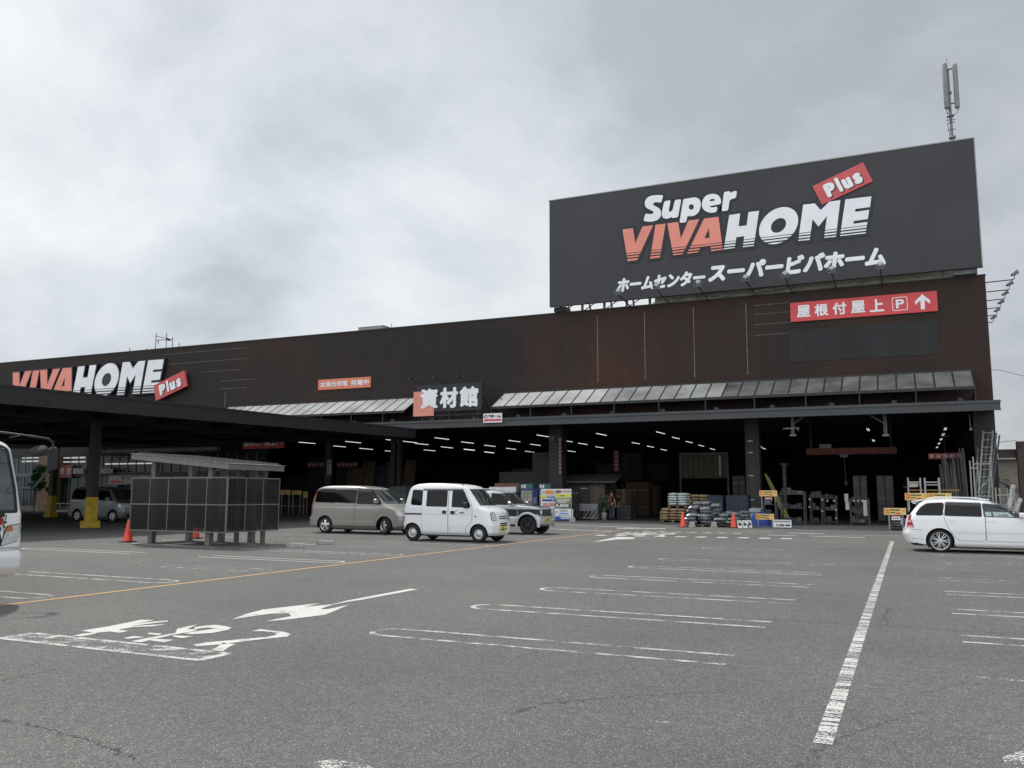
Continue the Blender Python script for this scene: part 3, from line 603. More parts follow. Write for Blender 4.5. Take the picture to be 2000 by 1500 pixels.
# ---- antenna on the billboard
def antenna():
    x, z0 = wp(1860, 269, 49.6); t = thing('cell_antenna', 'grey mobile phone antenna mast with two tall panels on top of the billboard', 'antenna', (x, 49.6, z0-.1))
    m = MB(); m.tube([(0, 0, -.9), (-.03, 0, 3.9)], .07, 10); m.lathe([(.0, 0), (.17, 0), (.17, .12), (.0, .12)], (0, 0, .05)); m.lathe([(0, 0), (.16, 0), (.16, .08), (0, .08)], (-.01, 0, 1.28))
    m.lathe([(0, 0), (.10, 0), (.10, .15), (0, .15)], (.0, 0, 2.55))
    obj('mast', m, M_STEELG, t)
    for dx, z1, z2, a in ((-.16, 1.75, 4.28, 0), (.34, 1.68, 4.15, .3)):
        m = MB(); m.lathe([(.0, z1), (.11, z1), (.125, z1+.06), (.125, z2-.06), (.10, z2), (0, z2)], (dx-.03*z1/4, -.08, 0), n=14)
        m.tube([(dx-.04, -.05, z1), (dx-.02, -.02, z1-.22), (.0, 0, z1-.4)], .022, 6); m.tube([(dx+.05, -.08, z1), (dx+.05, -.08, z1-.14)], .025, 6, 0)
        obj('antenna_panel', m, mat('antenna_grey', (.20, .205, .22), .5), t)
    for z in (2.0, 3.95): m = MB(); m.bar((-.16, -.02, z), (.32, -.04, z), .05); obj('bracket', m, M_DARK, t)
    m = MB()
    for z in (.55, .95, 1.1): m.tube([(-.2, 0, z), (0, .14, z+.02), (.2, 0, z), (0, -.14, z), (-.2, 0, z)], .012, 5)
    m.tube([(-.03, 0, 3.9), (-.03, 0, 4.6)], .012, 6); m.tube([(-.13, .05, 1.6), (-.2, .05, 1.1), (-.1, .02, .2)], .015, 5)
    obj('cable_loops', m, M_DARK, t)
antenna()
# ---- floodlights under the billboard
def flood(px, py, bx_, by_, lab, grp='floodlights below the billboard'):
    x, z = wp(px, py, 47.9); xe, ze = wp(bx_, by_, 49.3)
    t = thing('floodlight', lab, 'floodlight', (x, 47.9, z), 0, grp)
    m = MB(); m.lathe([(0, -.06), (.13, -.06), (.16, .05), (.16, .13), (.0, .13)], (0, 0, 0), 'y', 12)
    obj('lamp_head', m, M_GALV, t); m = MB(); m.lathe([(0, 0), (.14, 0), (.14, .02), (0, .02)], (0, .135, 0), 'y', 12); obj('lens', m, M_LAMPC, t)
    m = MB(); m.box(-.20, .20, -.10, -.06, -.26, -.22); m.box(-.2, -.17, -.1, .1, -.24, .02); m.box(.17, .2, -.1, .1, -.24, .02); obj('yoke', m, M_STEELG, t)
    m = MB(); m.tube([(0, -.02, -.24), (xe-x, 49.95-47.9, 12.9-z)], .035, 6); obj('arm', m, M_DARK, t)
for i, (a, b, c, d) in enumerate(((1207, 568, 1228, 588), (1282, 557, 1303, 577), (1363, 551, 1380, 570), (1456, 541, 1475, 562), (1533, 534, 1545, 553), (1624, 524, 1632, 547), (1719, 516, 1722, 540))):
    flood(a, b, c, d, 'small floodlight on an arm below the billboard, '+('leftmost of the row', 'second from the left', 'third from the left, under the small lettering', 'fourth, the middle one of the seven', 'fifth from the left', 'sixth from the left', 'seventh and rightmost of the row')[i])
M_LAMPH = M_STEELG
for i in range(6):
    y = 50.6+i*2.45; z = 12.70
    t = thing('floodlight', 'floodlight on a long arm from the side wall, '+('nearest to the corner', 'second back from the corner', 'third back from the corner', 'fourth back from the corner', 'fifth back from the corner', 'farthest back of the six')[i], 'floodlight', (X1, y, z), 0, 'floodlights on the side wall')
    m = MB(); m.tube([(0, 0, 0), (1.25, 0, .03), (1.36, 0, .06), (1.42, 0, .28)], .03, 6); obj('arm', m, M_DARK, t)
    m = MB(); m.hexa([(1.22, -.14, .30), (1.30, -.14, .24), (1.30, .14, .24), (1.22, .14, .30), (1.52, -.16, .52), (1.60, -.16, .36), (1.60, .16, .36), (1.52, .16, .52)]); obj('lamp_head', m, M_STEELG, t)
# ================================================================== SIGNS ON THE FACADE
sg = thing('wall_logo_sign', 'row of raised salmon and white logo letters with red tag on far left upper wall', 'sign', (-62, 50, 9.5))
u_0 = wp(25, 726, 49.7)[0]; u_1 = wp(319.7, 701.8, 49.7)[0]; v_1 = wp(319.7, 701.8, 49.7)[1]; v_0 = wp(277, 769, 49.7)[1]
LU0 = V1[0][0]; LU1 = max(p[0] for p in E1)
fm = lambda u, v: (u_0+(u-LU0)/(LU1-LU0)*(u_1-u_0), v_0+(v-LZ0)/LH*(v_1-v_0))
logo(sg, 49.99, fm, .26, .10)
C_ = lambda x, y: wp(x/5.405, 650+y/5.405, 49.5)
plus_plate(sg, 49.73, C_(1640, 718), C_(1965, 560), C_(1615, 555), .18)
def board(name, label, px4, Y, face, cat='sign', th=.05, group=None, frame=None):
    x0, x1, z0, z1 = prect(*px4, Y); t = thing(name, label, cat, (x0, Y, z0), 0, group)
    m = MB(); m.box(x0, x1, Y, Y+th, z0, z1); obj('board', m, face, t, True)
    return t, x0, x1, z0, z1
# red rooftop-parking sign
xa, za = wp(1543, 592, 49.9); xb, zb_ = wp(1832, 607, 49.9); t = thing('parking_sign', 'long red sign with white writing and an upward arrow on the brown wall', 'sign', (xa, 49.9, zb_))
z1 = wp(1543, 592, 49.9)[1]; z0 = wp(1833, 607, 49.9)[1]
m = MB(); m.box(xa, xb, 49.9, 49.98, z0, z1); obj('board', m, M_RED, t, True)
hh = z1-z0; n = 0
for i, ch in enumerate('屋根付屋上'):
    cx = xa+(xb-xa)*(.095+.127*i); on_facade(t, 'lettering', ch, (cx-.36, cx+.36, z0+.19*hh, z1-.17*hh), 49.9, M_LETW, .035, 0, .002, .012)
cx = xa+(xb-xa)*.757; m = MB(); r_ = rrect(cx-.38, cx+.38, z0+.16*hh, z1-.16*hh, .09); r2_ = rrect(cx-.345, cx+.345, z0+.16*hh+.035, z1-.16*hh-.035, .07)
m.flat(curve2d([r_, r2_]), facade(49.9), .002, .012); m.flat(text2d('P', (cx-.2, cx+.22, z0+.28*hh, z1-.28*hh), .03), facade(49.9), .002, .012); obj('parking_symbol', m, M_LETW, t, True)
cx = xa+(xb-xa)*.905; c_ = z0+hh*.5; m = MB(); m.flat(curve2d([[(cx, c_+.42), (cx+.36, c_+.06), (cx+.36, c_-.14), (cx+.10, c_+.11), (cx+.10, c_-.40), (cx-.10, c_-.40), (cx-.10, c_+.11), (cx-.36, c_-.14), (cx-.36, c_+.06)]]), facade(49.9), .002, .012); obj('arrow', m, M_LETW, t, True)
# solar sign
xa, za = wp(621, 762, 49.9); xb, zb_ = wp(724, 734, 49.9); z1 = wp(621, 742, 49.9)[1]; z0 = za
t = thing('solar_sign', 'salmon wall sign with white characters left of the black hall sign', 'sign', (xa, 49.9, z0)); m = MB(); m.box(xa, xb, 49.9, 49.98, z0, z1); obj('board', m, mat('solar_orange', (.66, .20, .12), .55, var=.08), t, True)
on_facade(t, 'lettering', '太陽光発電', (xa+.18, xa+.57*(xb-xa), z0+.19, z1-.17), 49.9, M_LETW, .02, 0, .002, .012); on_facade(t, 'lettering', '発電中', (xa+.63*(xb-xa), xb-.15, z0+.19, z1-.17), 49.9, M_LETW, .02, 0, .002, .012)
# materials-hall sign above the canopy
Y = 47.5; D = lambda x, y: wp(600+x/5, 720+y/5, Y)
t = thing('hall_sign', 'black rooftop sign with a salmon square and three large white characters above the canopy', 'sign', (D(1040, 470)[0], Y, 6.1))
xa, xb = D(1070, 300)[0], D(1705, 300)[0]; z1 = .5*(D(1070, 160)[1]+D(1705, 140)[1]); z0 = .5*(D(1250, 415)[1]+D(1690, 405)[1])
m = MB(); m.box(xa, xb, Y, Y+.18, z0, z1); obj('panel', m, M_NAVY, t, True)
m = MB(); m.box(D(1040, 300)[0], D(1240, 300)[0], Y-.03, Y-.002, D(1040, 468)[1], D(1040, 229)[1]); obj('salmon_square', m, mat('hall_salmon', (.70, .27, .20), .55, var=.06), t, True)
for ch, a, b, p, q in (('資', 1108, 1280, 395, 200), ('材', 1298, 1474, 388, 188), ('館', 1490, 1672, 378, 178)):
    on_facade(t, 'lettering', ch, (D(a, 300)[0], D(b, 300)[0], D(a, p)[1], D(a, q)[1]), Y, M_LETW, .045, 0, .004, .05)
m = MB()
for x in (xa+.4, (xa+xb)/2, xb-.3): m.bar((x, Y+.1, 6.1), (x, Y+.1, z0), .08); m.bar((x, Y+.2, z1-.2), (x, Y+2.2, 6.3), .05)
m.bar((D(1250, 460)[0], Y, D(1250, 460)[1]), (xb, Y, D(1690, 440)[1]), .05); m.bar((xb+.02, Y+.05, z1), (xb+1.0, 49.9, 7.0), .04); obj('support_frame', m, M_DARK, t, True)
for i, (a, b) in enumerate(((1075, 128), (1305, 118), (1540, 102))):
    x, z = D(a, b); l = thing('floodlight', ('dark floodlight above the left end', 'dark floodlight above the middle', 'dark floodlight above the right end')[i]+' of the black hall sign', 'floodlight', (x, Y-.9, z+.1), 0, 'floodlights above the hall sign')
    m = MB(); m.hexa([(-.1, -.1, -.08), (.1, -.1, -.08), (.1, .1, -.12), (-.1, .1, -.12), (-.1, -.1, .06), (.1, -.1, .06), (.1, .1, .04), (-.1, .1, .04)]); obj('lamp_head', m, M_BLACK, l); m = MB(); m.tube([(0, 0, 0), (.45, .95, z1-z-.1)], .022, 6); obj('arm', m, M_BLACK, l)
# small hanging brand sign
Y = 46.86; x0, x1, z0, z1 = prect(944, 806, 980, 825, Y); z1 = wp(944, 808, Y)[1]; z0 = wp(944, 826, Y)[1]
t = thing('hanging_sign', 'small white sign with black characters and a red bar hung on the canopy edge', 'sign', (x0, Y, z0)); m = MB(); m.box(x0, x1, Y, Y+.06, z0, z1); obj('board', m, M_BOARD, t, True)
on_facade(t, 'lettering', 'ビバホーム', (x0+.06, x1-.06, z0+.52*(z1-z0), z1-.06), Y, M_PRINTK, .05, .1, .002, .008, .9)
m = MB(); m.box(x0+.06, x1-.06, Y-.006, Y-.002, z0+.09, z0+.40*(z1-z0)); m.box(x0+.35, x1-.35, Y-.010, Y-.007, z0+.16, z0+.30*(z1-z0), 1); obj('red_bar', m, [M_RED, M_BOARD], t, True)
# red sign under the carport
Y = 48.9; x0, x1, z0, z1 = prect(475, 856, 555, 875, Y)
t = thing('parking_sign', 'red hanging sign with white characters in the dark under the carport', 'sign', (x0, Y, z0)); m = MB(); m.box(x0, x1, Y, Y+.06, z0, z1); obj('board', m, M_RED, t, True)
on_facade(t, 'lettering', '屋根付', (x0+.12, x0+.42*(x1-x0), z0+.2, z1-.08), Y, M_LETW, .03, 0, .002, .012); on_facade(t, 'lettering', '屋上P↑', (x0+.52*(x1-x0), x1-.05, z0+.2, z1-.08), Y, M_LETW, .03, 0, .002, .012)
m = MB(); m.tube([(x0+.2, Y+.03, z1), (x0+.2, Y+.03, 6)], .02, 6); m.tube([(x1-.2, Y+.03, z1), (x1-.2, Y+.03, 6)], .02, 6); obj('hanger', m, M_DARK, t, True)
# ================================================================== things on the roof
t = thing('roof_mast_frame', 'thin scaffold frame with antennas on the left roof edge', 'antenna', (-56, 52, 12.6)); m = MB()
pp = lambda x, y: (lambda q: (q[0], 52.0, q[1]))(wp(x/5.405, 650+y/5.405, 52))
for a, b in (((1640, 190), (1650, 5)), ((1752, 180), (1760, 0)), ((1818, 175), (1822, 50)), ((1645, 35), (1822, 72)), ((1645, 80), (1760, 72)), ((1672, 80), (1668, 120)), ((1890, 175), (1890, 105)), ((1370, 205), (1370, 155)), ((1545, 190), (1545, 165))): m.tube([pp(*a), pp(*b)], .03, 6)
m.hexa([Vector(pp(1755, 75))+Vector(d) for d in ((0, 0, 0), (.3, 0, -.1), (.3, .2, -.1), (0, .2, 0), (0, 0, .2), (.25, 0, 0.05), (.25, .2, 0.05), (0, .2, .2))]); obj('frame', m, M_DARK, t, True)
t = thing('roof_box', 'low pale equipment box on the roof above the salmon sign', 'vent', (-33, 58, 12.6)); x0, x1, z0, z1 = prect(700, 641, 748, 652, 58); m = MB(); m.box(x0, x1, 58, 60, 12.6, z1); m.box(x0-.05, x1+.05, 57.95, 60.05, z1, z1+.06); obj('box', m, M_GREYP, t, True)
m = MB(); x, z = wp(765, 632, 54); m.tube([(x, 54, 12.6), (x, 54, z)], .02, 6); tag(obj('lightning_rod', m, M_DARK), 'thin rod on the roof edge right of the equipment box', 'rod')
# overhead wire on the right
p = wp(1937, 718, 62); q = wp(2080, 748, 62); m = MB(); m.tube([(X1, 62, p[1])]+[(p[0]+(q[0]-p[0])*k/8, 62, p[1]+(q[1]-p[1])*k/8-.12*math.sin(PI*k/8)) for k in range(1, 9)], .014, 5); tag(obj('overhead_wire', m, M_BLACK), 'thin wire running from the building side into the sky', 'wire')
# ================================================================== CARPORT
XC = -28.1
ya, ta = xp(0, 751, XC); yb, tb_ = xp(812, 838, XC); _, ba = xp(0, 788, XC); _, bb = xp(812, 856, XC)
lin = lambda y, p, q: p+(q-p)*(y-ya)/(yb-ya)
cp = thing('carport', 'long flat black roofed parking shelter on dark posts with yellow bases', 'carport', (-40, 30, 0))
Y0c, Y1c = 13.0, yb; XL = -70
def slab(x0, x1, y0, y1, f0, f1):
    return [(x0, y0, f0(y0)), (x1, y0, f0(y0)), (x1, y1, f0(y1)), (x0, y1, f0(y1)), (x0, y0, f1(y0)), (x1, y0, f1(y0)), (x1, y1, f1(y1)), (x0, y1, f1(y1))]
top = lambda y: lin(y, ta, tb_); bot = lambda y: lin(y, ba, bb)
m = MB(); m.hexa(slab(XC-.12, XC, Y0c, Y1c, bot, top)); m.hexa(slab(XL, XC-.12, Y0c, Y0c+.12, bot, top)); m.hexa(slab(XL, XC-.12, Y1c-.12, Y1c, bot, top))
m.hexa(slab(XC-.13, XC+.03, Y0c, Y1c, lambda y: top(y)-.06, lambda y: top(y)+.02)); obj('roof_fascia', m, mat('carport_black', (.020, .020, .023), .55, var=.15), cp, True)
m = MB(); m.hexa(slab(XL, XC-.13, Y0c+.12, Y1c-.12, lambda y: top(y)-.16, lambda y: top(y)-.07)); obj('roof_deck', m, M_BLACK, cp, True)
m = MB()
for y in [16+3.6*i for i in range(9)]:
    m.box(XL, XC-.14, y-.12, y+.12, bot(y)+.05, bot(y)+.4)
for x in (-32.6, -40.5, -48.4, -56.3): m.hexa(slab(x-.12, x+.12, Y0c+.2, Y1c-.2, lambda y: bot(y)-.05, lambda y: bot(y)+.3))
obj('roof_beam', m, M_BLACK, cp, True)
for i, (x, y) in enumerate([(x, y) for y in (26.9, 37.2) for x in (-32.6, -40.5, -48.6, -56.5)]+[(-40.5, 16.6), (-48.6, 16.6), (-56.5, 16.6)]):
    if (x, y) in ((-40.5, 26.9), (-32.6, 37.2), (-40.5, 37.2)): continue
    m = MB(); m.box(x-.17, x+.17, y-.17, y+.17, 0, bot(y)+.05); c = obj('post', m, M_DARK, cp, True)
    m = MB(); m.box(x-.28, x+.28, y-.28, y+.28, 0, .30); m.box(x-.185, x+.185, y-.185, y+.185, .30, 1.32); b = obj('post_base', m, M_YEL, c, True)
# ================================================================== CART SHELTER
SX0, SX1, SY0, SY1 = -21.5, -17.75, 19.15, 21.42
sh_ = thing('mesh_shelter', 'small grey framed parking lot shelter with dark mesh panels and a sloping roof', 'shelter', ((SX0+SX1)/2, (SY0+SY1)/2, 0))
M_SHF = mat('shelter_alloy', (.165, .16, .145), .5, .15, .12, 5); M_MESH = clearish('dark_mesh', (.011, .013, .015), .56, .2, .3)
m = MB(); zr = lambda x: 2.70+(x-SX0)*(2.36-2.70)/(SX1+.12-SX0)
def rs(x0, x1, y0, y1, d0, d1): return [(x0, y0, zr(x0)+d0), (x1, y0, zr(x1)+d0), (x1, y1, zr(x1)+d0), (x0, y1, zr(x0)+d0), (x0, y0, zr(x0)+d1), (x1, y0, zr(x1)+d1), (x1, y1, zr(x1)+d1), (x0, y1, zr(x0)+d1)]
xa, xb, y0, y1 = SX0, SX1+.12, SY0-.1, SY1+.05
m.hexa(rs(xa, xb, y0, y0+.06, -.16, 0)); m.hexa(rs(xa, xb, y1-.06, y1, -.16, 0)); m.hexa(rs(xb-.06, xb, y0+.06, y1-.06, -.16, 0)); m.hexa(rs(xa, xa+.06, y0+.06, y1-.06, -.16, 0))
obj('roof_gutter', m, M_SHF, sh_, True, bevel=.006)
m = MB(); m.hexa(rs(xa-.03, xb+.03, y0-.03, y1+.03, .0, .018)); n = 15
for i in range(n):
    x = xa+.35+(xb-xa-.6)*i/(n-1); m.box(x-.012, x+.012, y0-.02, y1+.02, zr(x)+.018, zr(x)+.075)
obj('roof_sheet', m, M_SHF, sh_, True)
PX = (-21.25, -18.72); PY = (19.75, 21.6)
for x, y in ((-21.25, 19.78), (-18.62, 19.45), (-18.66, 20.62), (-18.66, 21.28), (-18.1, 21.15), (-21.25, 21.3), (-19.9, 21.3)):
    m = MB(); w = .085 if x < -18.3 and y != 20.62 else .055; m.box(x-w, x+w, y-w, y+w, 0.012, zr(x)-.02); m.box(x-w-.03, x+w+.03, y-w-.03, y+w+.03, 0, .012); obj('post', m, M_SHF, sh_, True, bevel=.008)
def panel_frame(p0, p1, n, z0=.41, z1=1.97, fw=.027, base=sh_):
    p0 = Vector(p0+(0,)); p1 = Vector(p1+(0,)); fr = MB(); pn = MB()
    for z in (z0, .5*(z0+z1), z1): fr.bar(p0+Vector((0, 0, z)), p1+Vector((0, 0, z)), fw*1.2, fw*1.2)
    for i in range(n+1):
        p = p0.lerp(p1, i/n); fr.bar(p+Vector((0, 0, z0)), p+Vector((0, 0, z1)), fw, fw)
    d = (p1-p0).normalized(); nn = Vector((-d.y, d.x, 0))*.004
    a, b = p0+d*.02, p1-d*.02
    pn.add([(a+nn)+Vector((0, 0, z0)), (b+nn)+Vector((0, 0, z0)), (b+nn)+Vector((0, 0, z1)), (a+nn)+Vector((0, 0, z1)), (a-nn)+Vector((0, 0, z0)), (b-nn)+Vector((0, 0, z0)), (b-nn)+Vector((0, 0, z1)), (a-nn)+Vector((0, 0, z1))], [(0, 1, 2, 3), (7, 6, 5, 4), (0, 4, 5, 1), (3, 2, 6, 7), (0, 3, 7, 4), (1, 5, 6, 2)])
    f = obj('panel_frame', fr, M_SHF, base, True); obj('mesh_panel', pn, M_MESH, f, False)
panel_frame((SX0, SY0), (SX1, SY0), 5); panel_frame((SX1, SY0+.03), (SX1, SY1), 3); panel_frame((SX0, SY1), (-19.0, SY1), 4); panel_frame((SX0, SY0+.03), (SX0, SY1-.03), 3)
m = MB(); m.tube([(-18.3, SY0+.05, 1.2), (-18.3, SY0+.05, 2.17), (-17.72, SY0-.02, 2.31), (-17.72, SY0-.02, 2.40)], .035, 8); obj('drain_pipe', m, M_SHF, sh_, True)
# ================================================================== VEHICLES
def lerp_tab(tab, z):
    if z <= tab[0][0]: return tab[0][1]
    for (a, p), (b, q) in zip(tab, tab[1:]):
        if z <= b: return p+(q-p)*(z-a)/(b-a) if b > a else q
    return tab[-1][1]
def car_body(front, rear, width, corner=(.30, .22), bulge=.10, fr=.07, wheels=(), arch_r=.33, arch_y=.30, nside=56, rbulge=.05):
    """body as a stack of rounded plan slices; returns (boolean-cut MB mesh data, BVH of the uncut skin)"""
    z0, z1 = front[0][0], front[-1][0]; zs = sorted(set([round(z0+(z1-z0)*i/46, 4) for i in range(47)]+[z for z, _ in front]+[z for z, _ in rear]+[z for z, _ in width]))
    zs = [z for i, z in enumerate(zs) if i == 0 or z-zs[i-1] > .004 or z == z1]
    prof = [(lerp_tab(rear, z), lerp_tab(front, z)) for z in zs]
    def ztop(x):
        t = z0
        for i, z in enumerate(zs):
            if prof[i][0]-1e-6 <= x <= prof[i][1]+1e-6: t = z
            elif i and prof[i-1][0] <= x <= prof[i-1][1]:
                a, b = prof[i-1], prof[i]
                k = (a[1]-x)/(a[1]-b[1]) if x > b[1] else (x-a[0])/(b[0]-a[0]) if b[0] > a[0] else 0
                t = max(t, zs[i-1]+k*(z-zs[i-1]))
        return t
    rows = []
    for i, z in enumerate(zs):
        xr, xf = prof[i]; w = lerp_tab(width, z); L_ = xf-xr; rx = min(corner[0], L_*.3); ry = min(corner[1], w*.6); rrx = min(corner[1], L_*.3)
        b = bulge*min(1, L_); rb = rbulge; pts = []
        nf = 7
        for k in range(nf): y = (w-ry)*k/nf; pts.append((xr+rb*(y/w)**2, y))
        for k in range(9):
            a = PI/2*k/8; e = .75; pts.append((xr+rb*((w-ry)/w)**2+rrx*(1-abs(math.cos(a))**e), w-ry+ry*abs(math.sin(a))**e))
        xs0 = xr+rb*((w-ry)/w)**2+rrx; xs1 = xf-b*((w-ry)/w)**2-rx
        for k in range(1, nside): pts.append((xs0+(xs1-xs0)*k/nside, w))
        for k in range(9):
            a = PI/2*k/8; e = .75; pts.append((xf-b*((w-ry)/w)**2-rx*(1-abs(math.sin(a))**e), w-ry+ry*abs(math.cos(a))**e))
        for k in range(nf-1, -1, -1): y = (w-ry)*k/nf; pts.append((xf-b*(y/w)**2, y))
        q = []
        for x, y in pts:
            if fr:
                d = ztop(x)-z
                if d < fr: y -= fr*(1-math.sqrt(max(0, 1-((fr-d)/fr)**2)))*min(1, y/.3)
            q.append((x, max(y, 0)))
        rows.append(q)
    n = len(rows[0]); bm = bmesh.new(); VR = []; VL = []
    for z, q in zip(zs, rows):
        a = []; b = []
        for i, (x, y) in enumerate(q):
            v = bm.verts.new((x, -y, z)); a.append(v); b.append(v if i in (0, n-1) else bm.verts.new((x, y, z)))
        VR.append(a); VL.append(b)
    def fq(*v):
        u = []
        for q in v:
            if q not in u: u.append(q)
        if len(u) > 2:
            try: bm.faces.new(u)
            except ValueError: pass
    for i in range(len(zs)-1):
        for k in range(n-1):
            fq(VR[i][k], VR[i][k+1], VR[i+1][k+1], VR[i+1][k]); fq(VL[i][k+1], VL[i][k], VL[i+1][k], VL[i+1][k+1])
    for row in (0, -1):
        for k in range(n-1): fq(VR[row][k], VR[row][k+1], VL[row][k+1], VL[row][k])
    bmesh.ops.remove_doubles(bm, verts=bm.verts, dist=1e-5); bmesh.ops.recalc_face_normals(bm, faces=bm.faces)
    bvh = BVHTree.FromBMesh(bm); me = bpy.data.meshes.new('body'); bm.to_mesh(me); bm.free()
    return me, bvh
def cut_arches(me, mats, wheels, arch_r, wmax, depth=.36):
    for m in mats: me.materials.append(m)
    o = bpy.data.objects.new('tmpb', me); COL.objects.link(o)
    cu = MB()
    for x, z in wheels:
        for s in (-1, 1):
            y0, y1 = sorted((s*(wmax-depth), s*(wmax+.2)))
            cu.lathe([(0, y0), (arch_r, y0), (arch_r, y1), (0, y1)], (x, 0, z), 'y', 40, cap=False)
    c = obj('tmpc', cu, [M_BLACK]); bm = bmesh.new(); bm.from_mesh(c.data); bmesh.ops.remove_doubles(bm, verts=bm.verts, dist=1e-5); bmesh.ops.recalc_face_normals(bm, faces=bm.faces); bm.to_mesh(c.data); bm.free()
    md = o.modifiers.new('b', 'BOOLEAN'); md.operation = 'DIFFERENCE'; md.solver = 'EXACT'; md.object = c
    try: md.material_mode = 'TRANSFER'
    except Exception: pass
    bpy.context.view_layer.update(); dg = bpy.context.evaluated_depsgraph_get(); out = bpy.data.meshes.new_from_object(o.evaluated_get(dg))
    bpy.data.objects.remove(o); bpy.data.objects.remove(c)
    bm = bmesh.new(); bm.from_mesh(out)
    bmesh.ops.dissolve_degenerate(bm, dist=1e-5, edges=bm.edges)
    for f in bm.faces: f.smooth = True
    for e in bm.edges:
        if len(e.link_faces) == 2 and e.calc_face_angle(0) > R(38): e.smooth = False
    bm.to_mesh(out); bm.free()
    return out
def patch(bvh, loop, side, off, step=.05, mb=None, mi=0):
    """a panel laid on the body: loop in (x,z) for sides R/L, (y,z) for F/B, (x,y) for T"""
    pts = []
    for i in range(len(loop)):
        a, b = Vector(loop[i]), Vector(loop[(i+1) % len(loop)]); n = max(1, int((b-a).length/step))
        for k in range(n): pts.append(a.lerp(b, k/n))
    nb = len(pts); us = [p.x for p in pts]; vs = [p.y for p in pts]
    def inside(u, v):
        c = False
        for i in range(nb):
            a, b = pts[i], pts[i-1]
            if (a.y > v) != (b.y > v) and u < (b.x-a.x)*(v-a.y)/(b.y-a.y)+a.x: c = not c
        return c
    inn = []
    u = min(us)+step*.5
    while u < max(us):
        v = min(vs)+step*.5
        while v < max(vs):
            if inside(u, v) and min((p-Vector((u, v))).length for p in pts) > step*.45: inn.append(Vector((u, v)))
            v += step
        u += step
    allp = pts+inn
    r = delaunay_2d_cdt(allp, [(i, (i+1) % nb) for i in range(nb)], [tuple(range(nb))], 1, 1e-6)
    V, Fc = r[0], r[2]; out = []; ok = []
    for p in V:
        if side in 'RL': s = -1 if side == 'R' else 1; o, d = Vector((p.x, s*4, p.y)), Vector((0, -s, 0))
        elif side in 'FB': s = 1 if side == 'F' else -1; o, d = Vector((s*9, p.x, p.y)), Vector((-s, 0, 0))
        else: o, d = Vector((p.x, p.y, 6)), Vector((0, 0, -1))
        h, nrm, _, _ = bvh.ray_cast(o, d)
        if h is None: out.append(None); continue
        if nrm.dot(d) > 0: nrm = -nrm
        out.append(h+nrm*off)
    mb = mb or MB(); idx = {}; vv = []
    for i, p in enumerate(out):
        if p is not None: idx[i] = len(vv); vv.append(p)
    fs = [tuple(idx[i] for i in f) for f in Fc if all(i in idx for i in f)]
    fs = [f for f in fs if max((vv[f[i]]-vv[f[i-1]]).length for i in range(len(f))) < step*6]
    mb.add(vv, fs, mi, True); return mb
def grow(loop, d):
    c = Vector((sum(p[0] for p in loop)/len(loop), sum(p[1] for p in loop)/len(loop))); n = len(loop); out = []
    for i in range(n):
        a, p, b = Vector(loop[i-1]), Vector(loop[i]), Vector(loop[(i+1) % n]); e1 = (p-a).normalized() if (p-a).length > 1e-9 else Vector((1, 0)); e2 = (b-p).normalized() if (b-p).length > 1e-9 else e1
        nn = Vector((e1.y+e2.y, -e1.x-e2.x)); nn = nn.normalized() if nn.length > 1e-6 else Vector((e1.y, -e1.x))
        if nn.dot(p-c) < 0: nn = -nn
        out.append(tuple(p+nn*d))
    return out
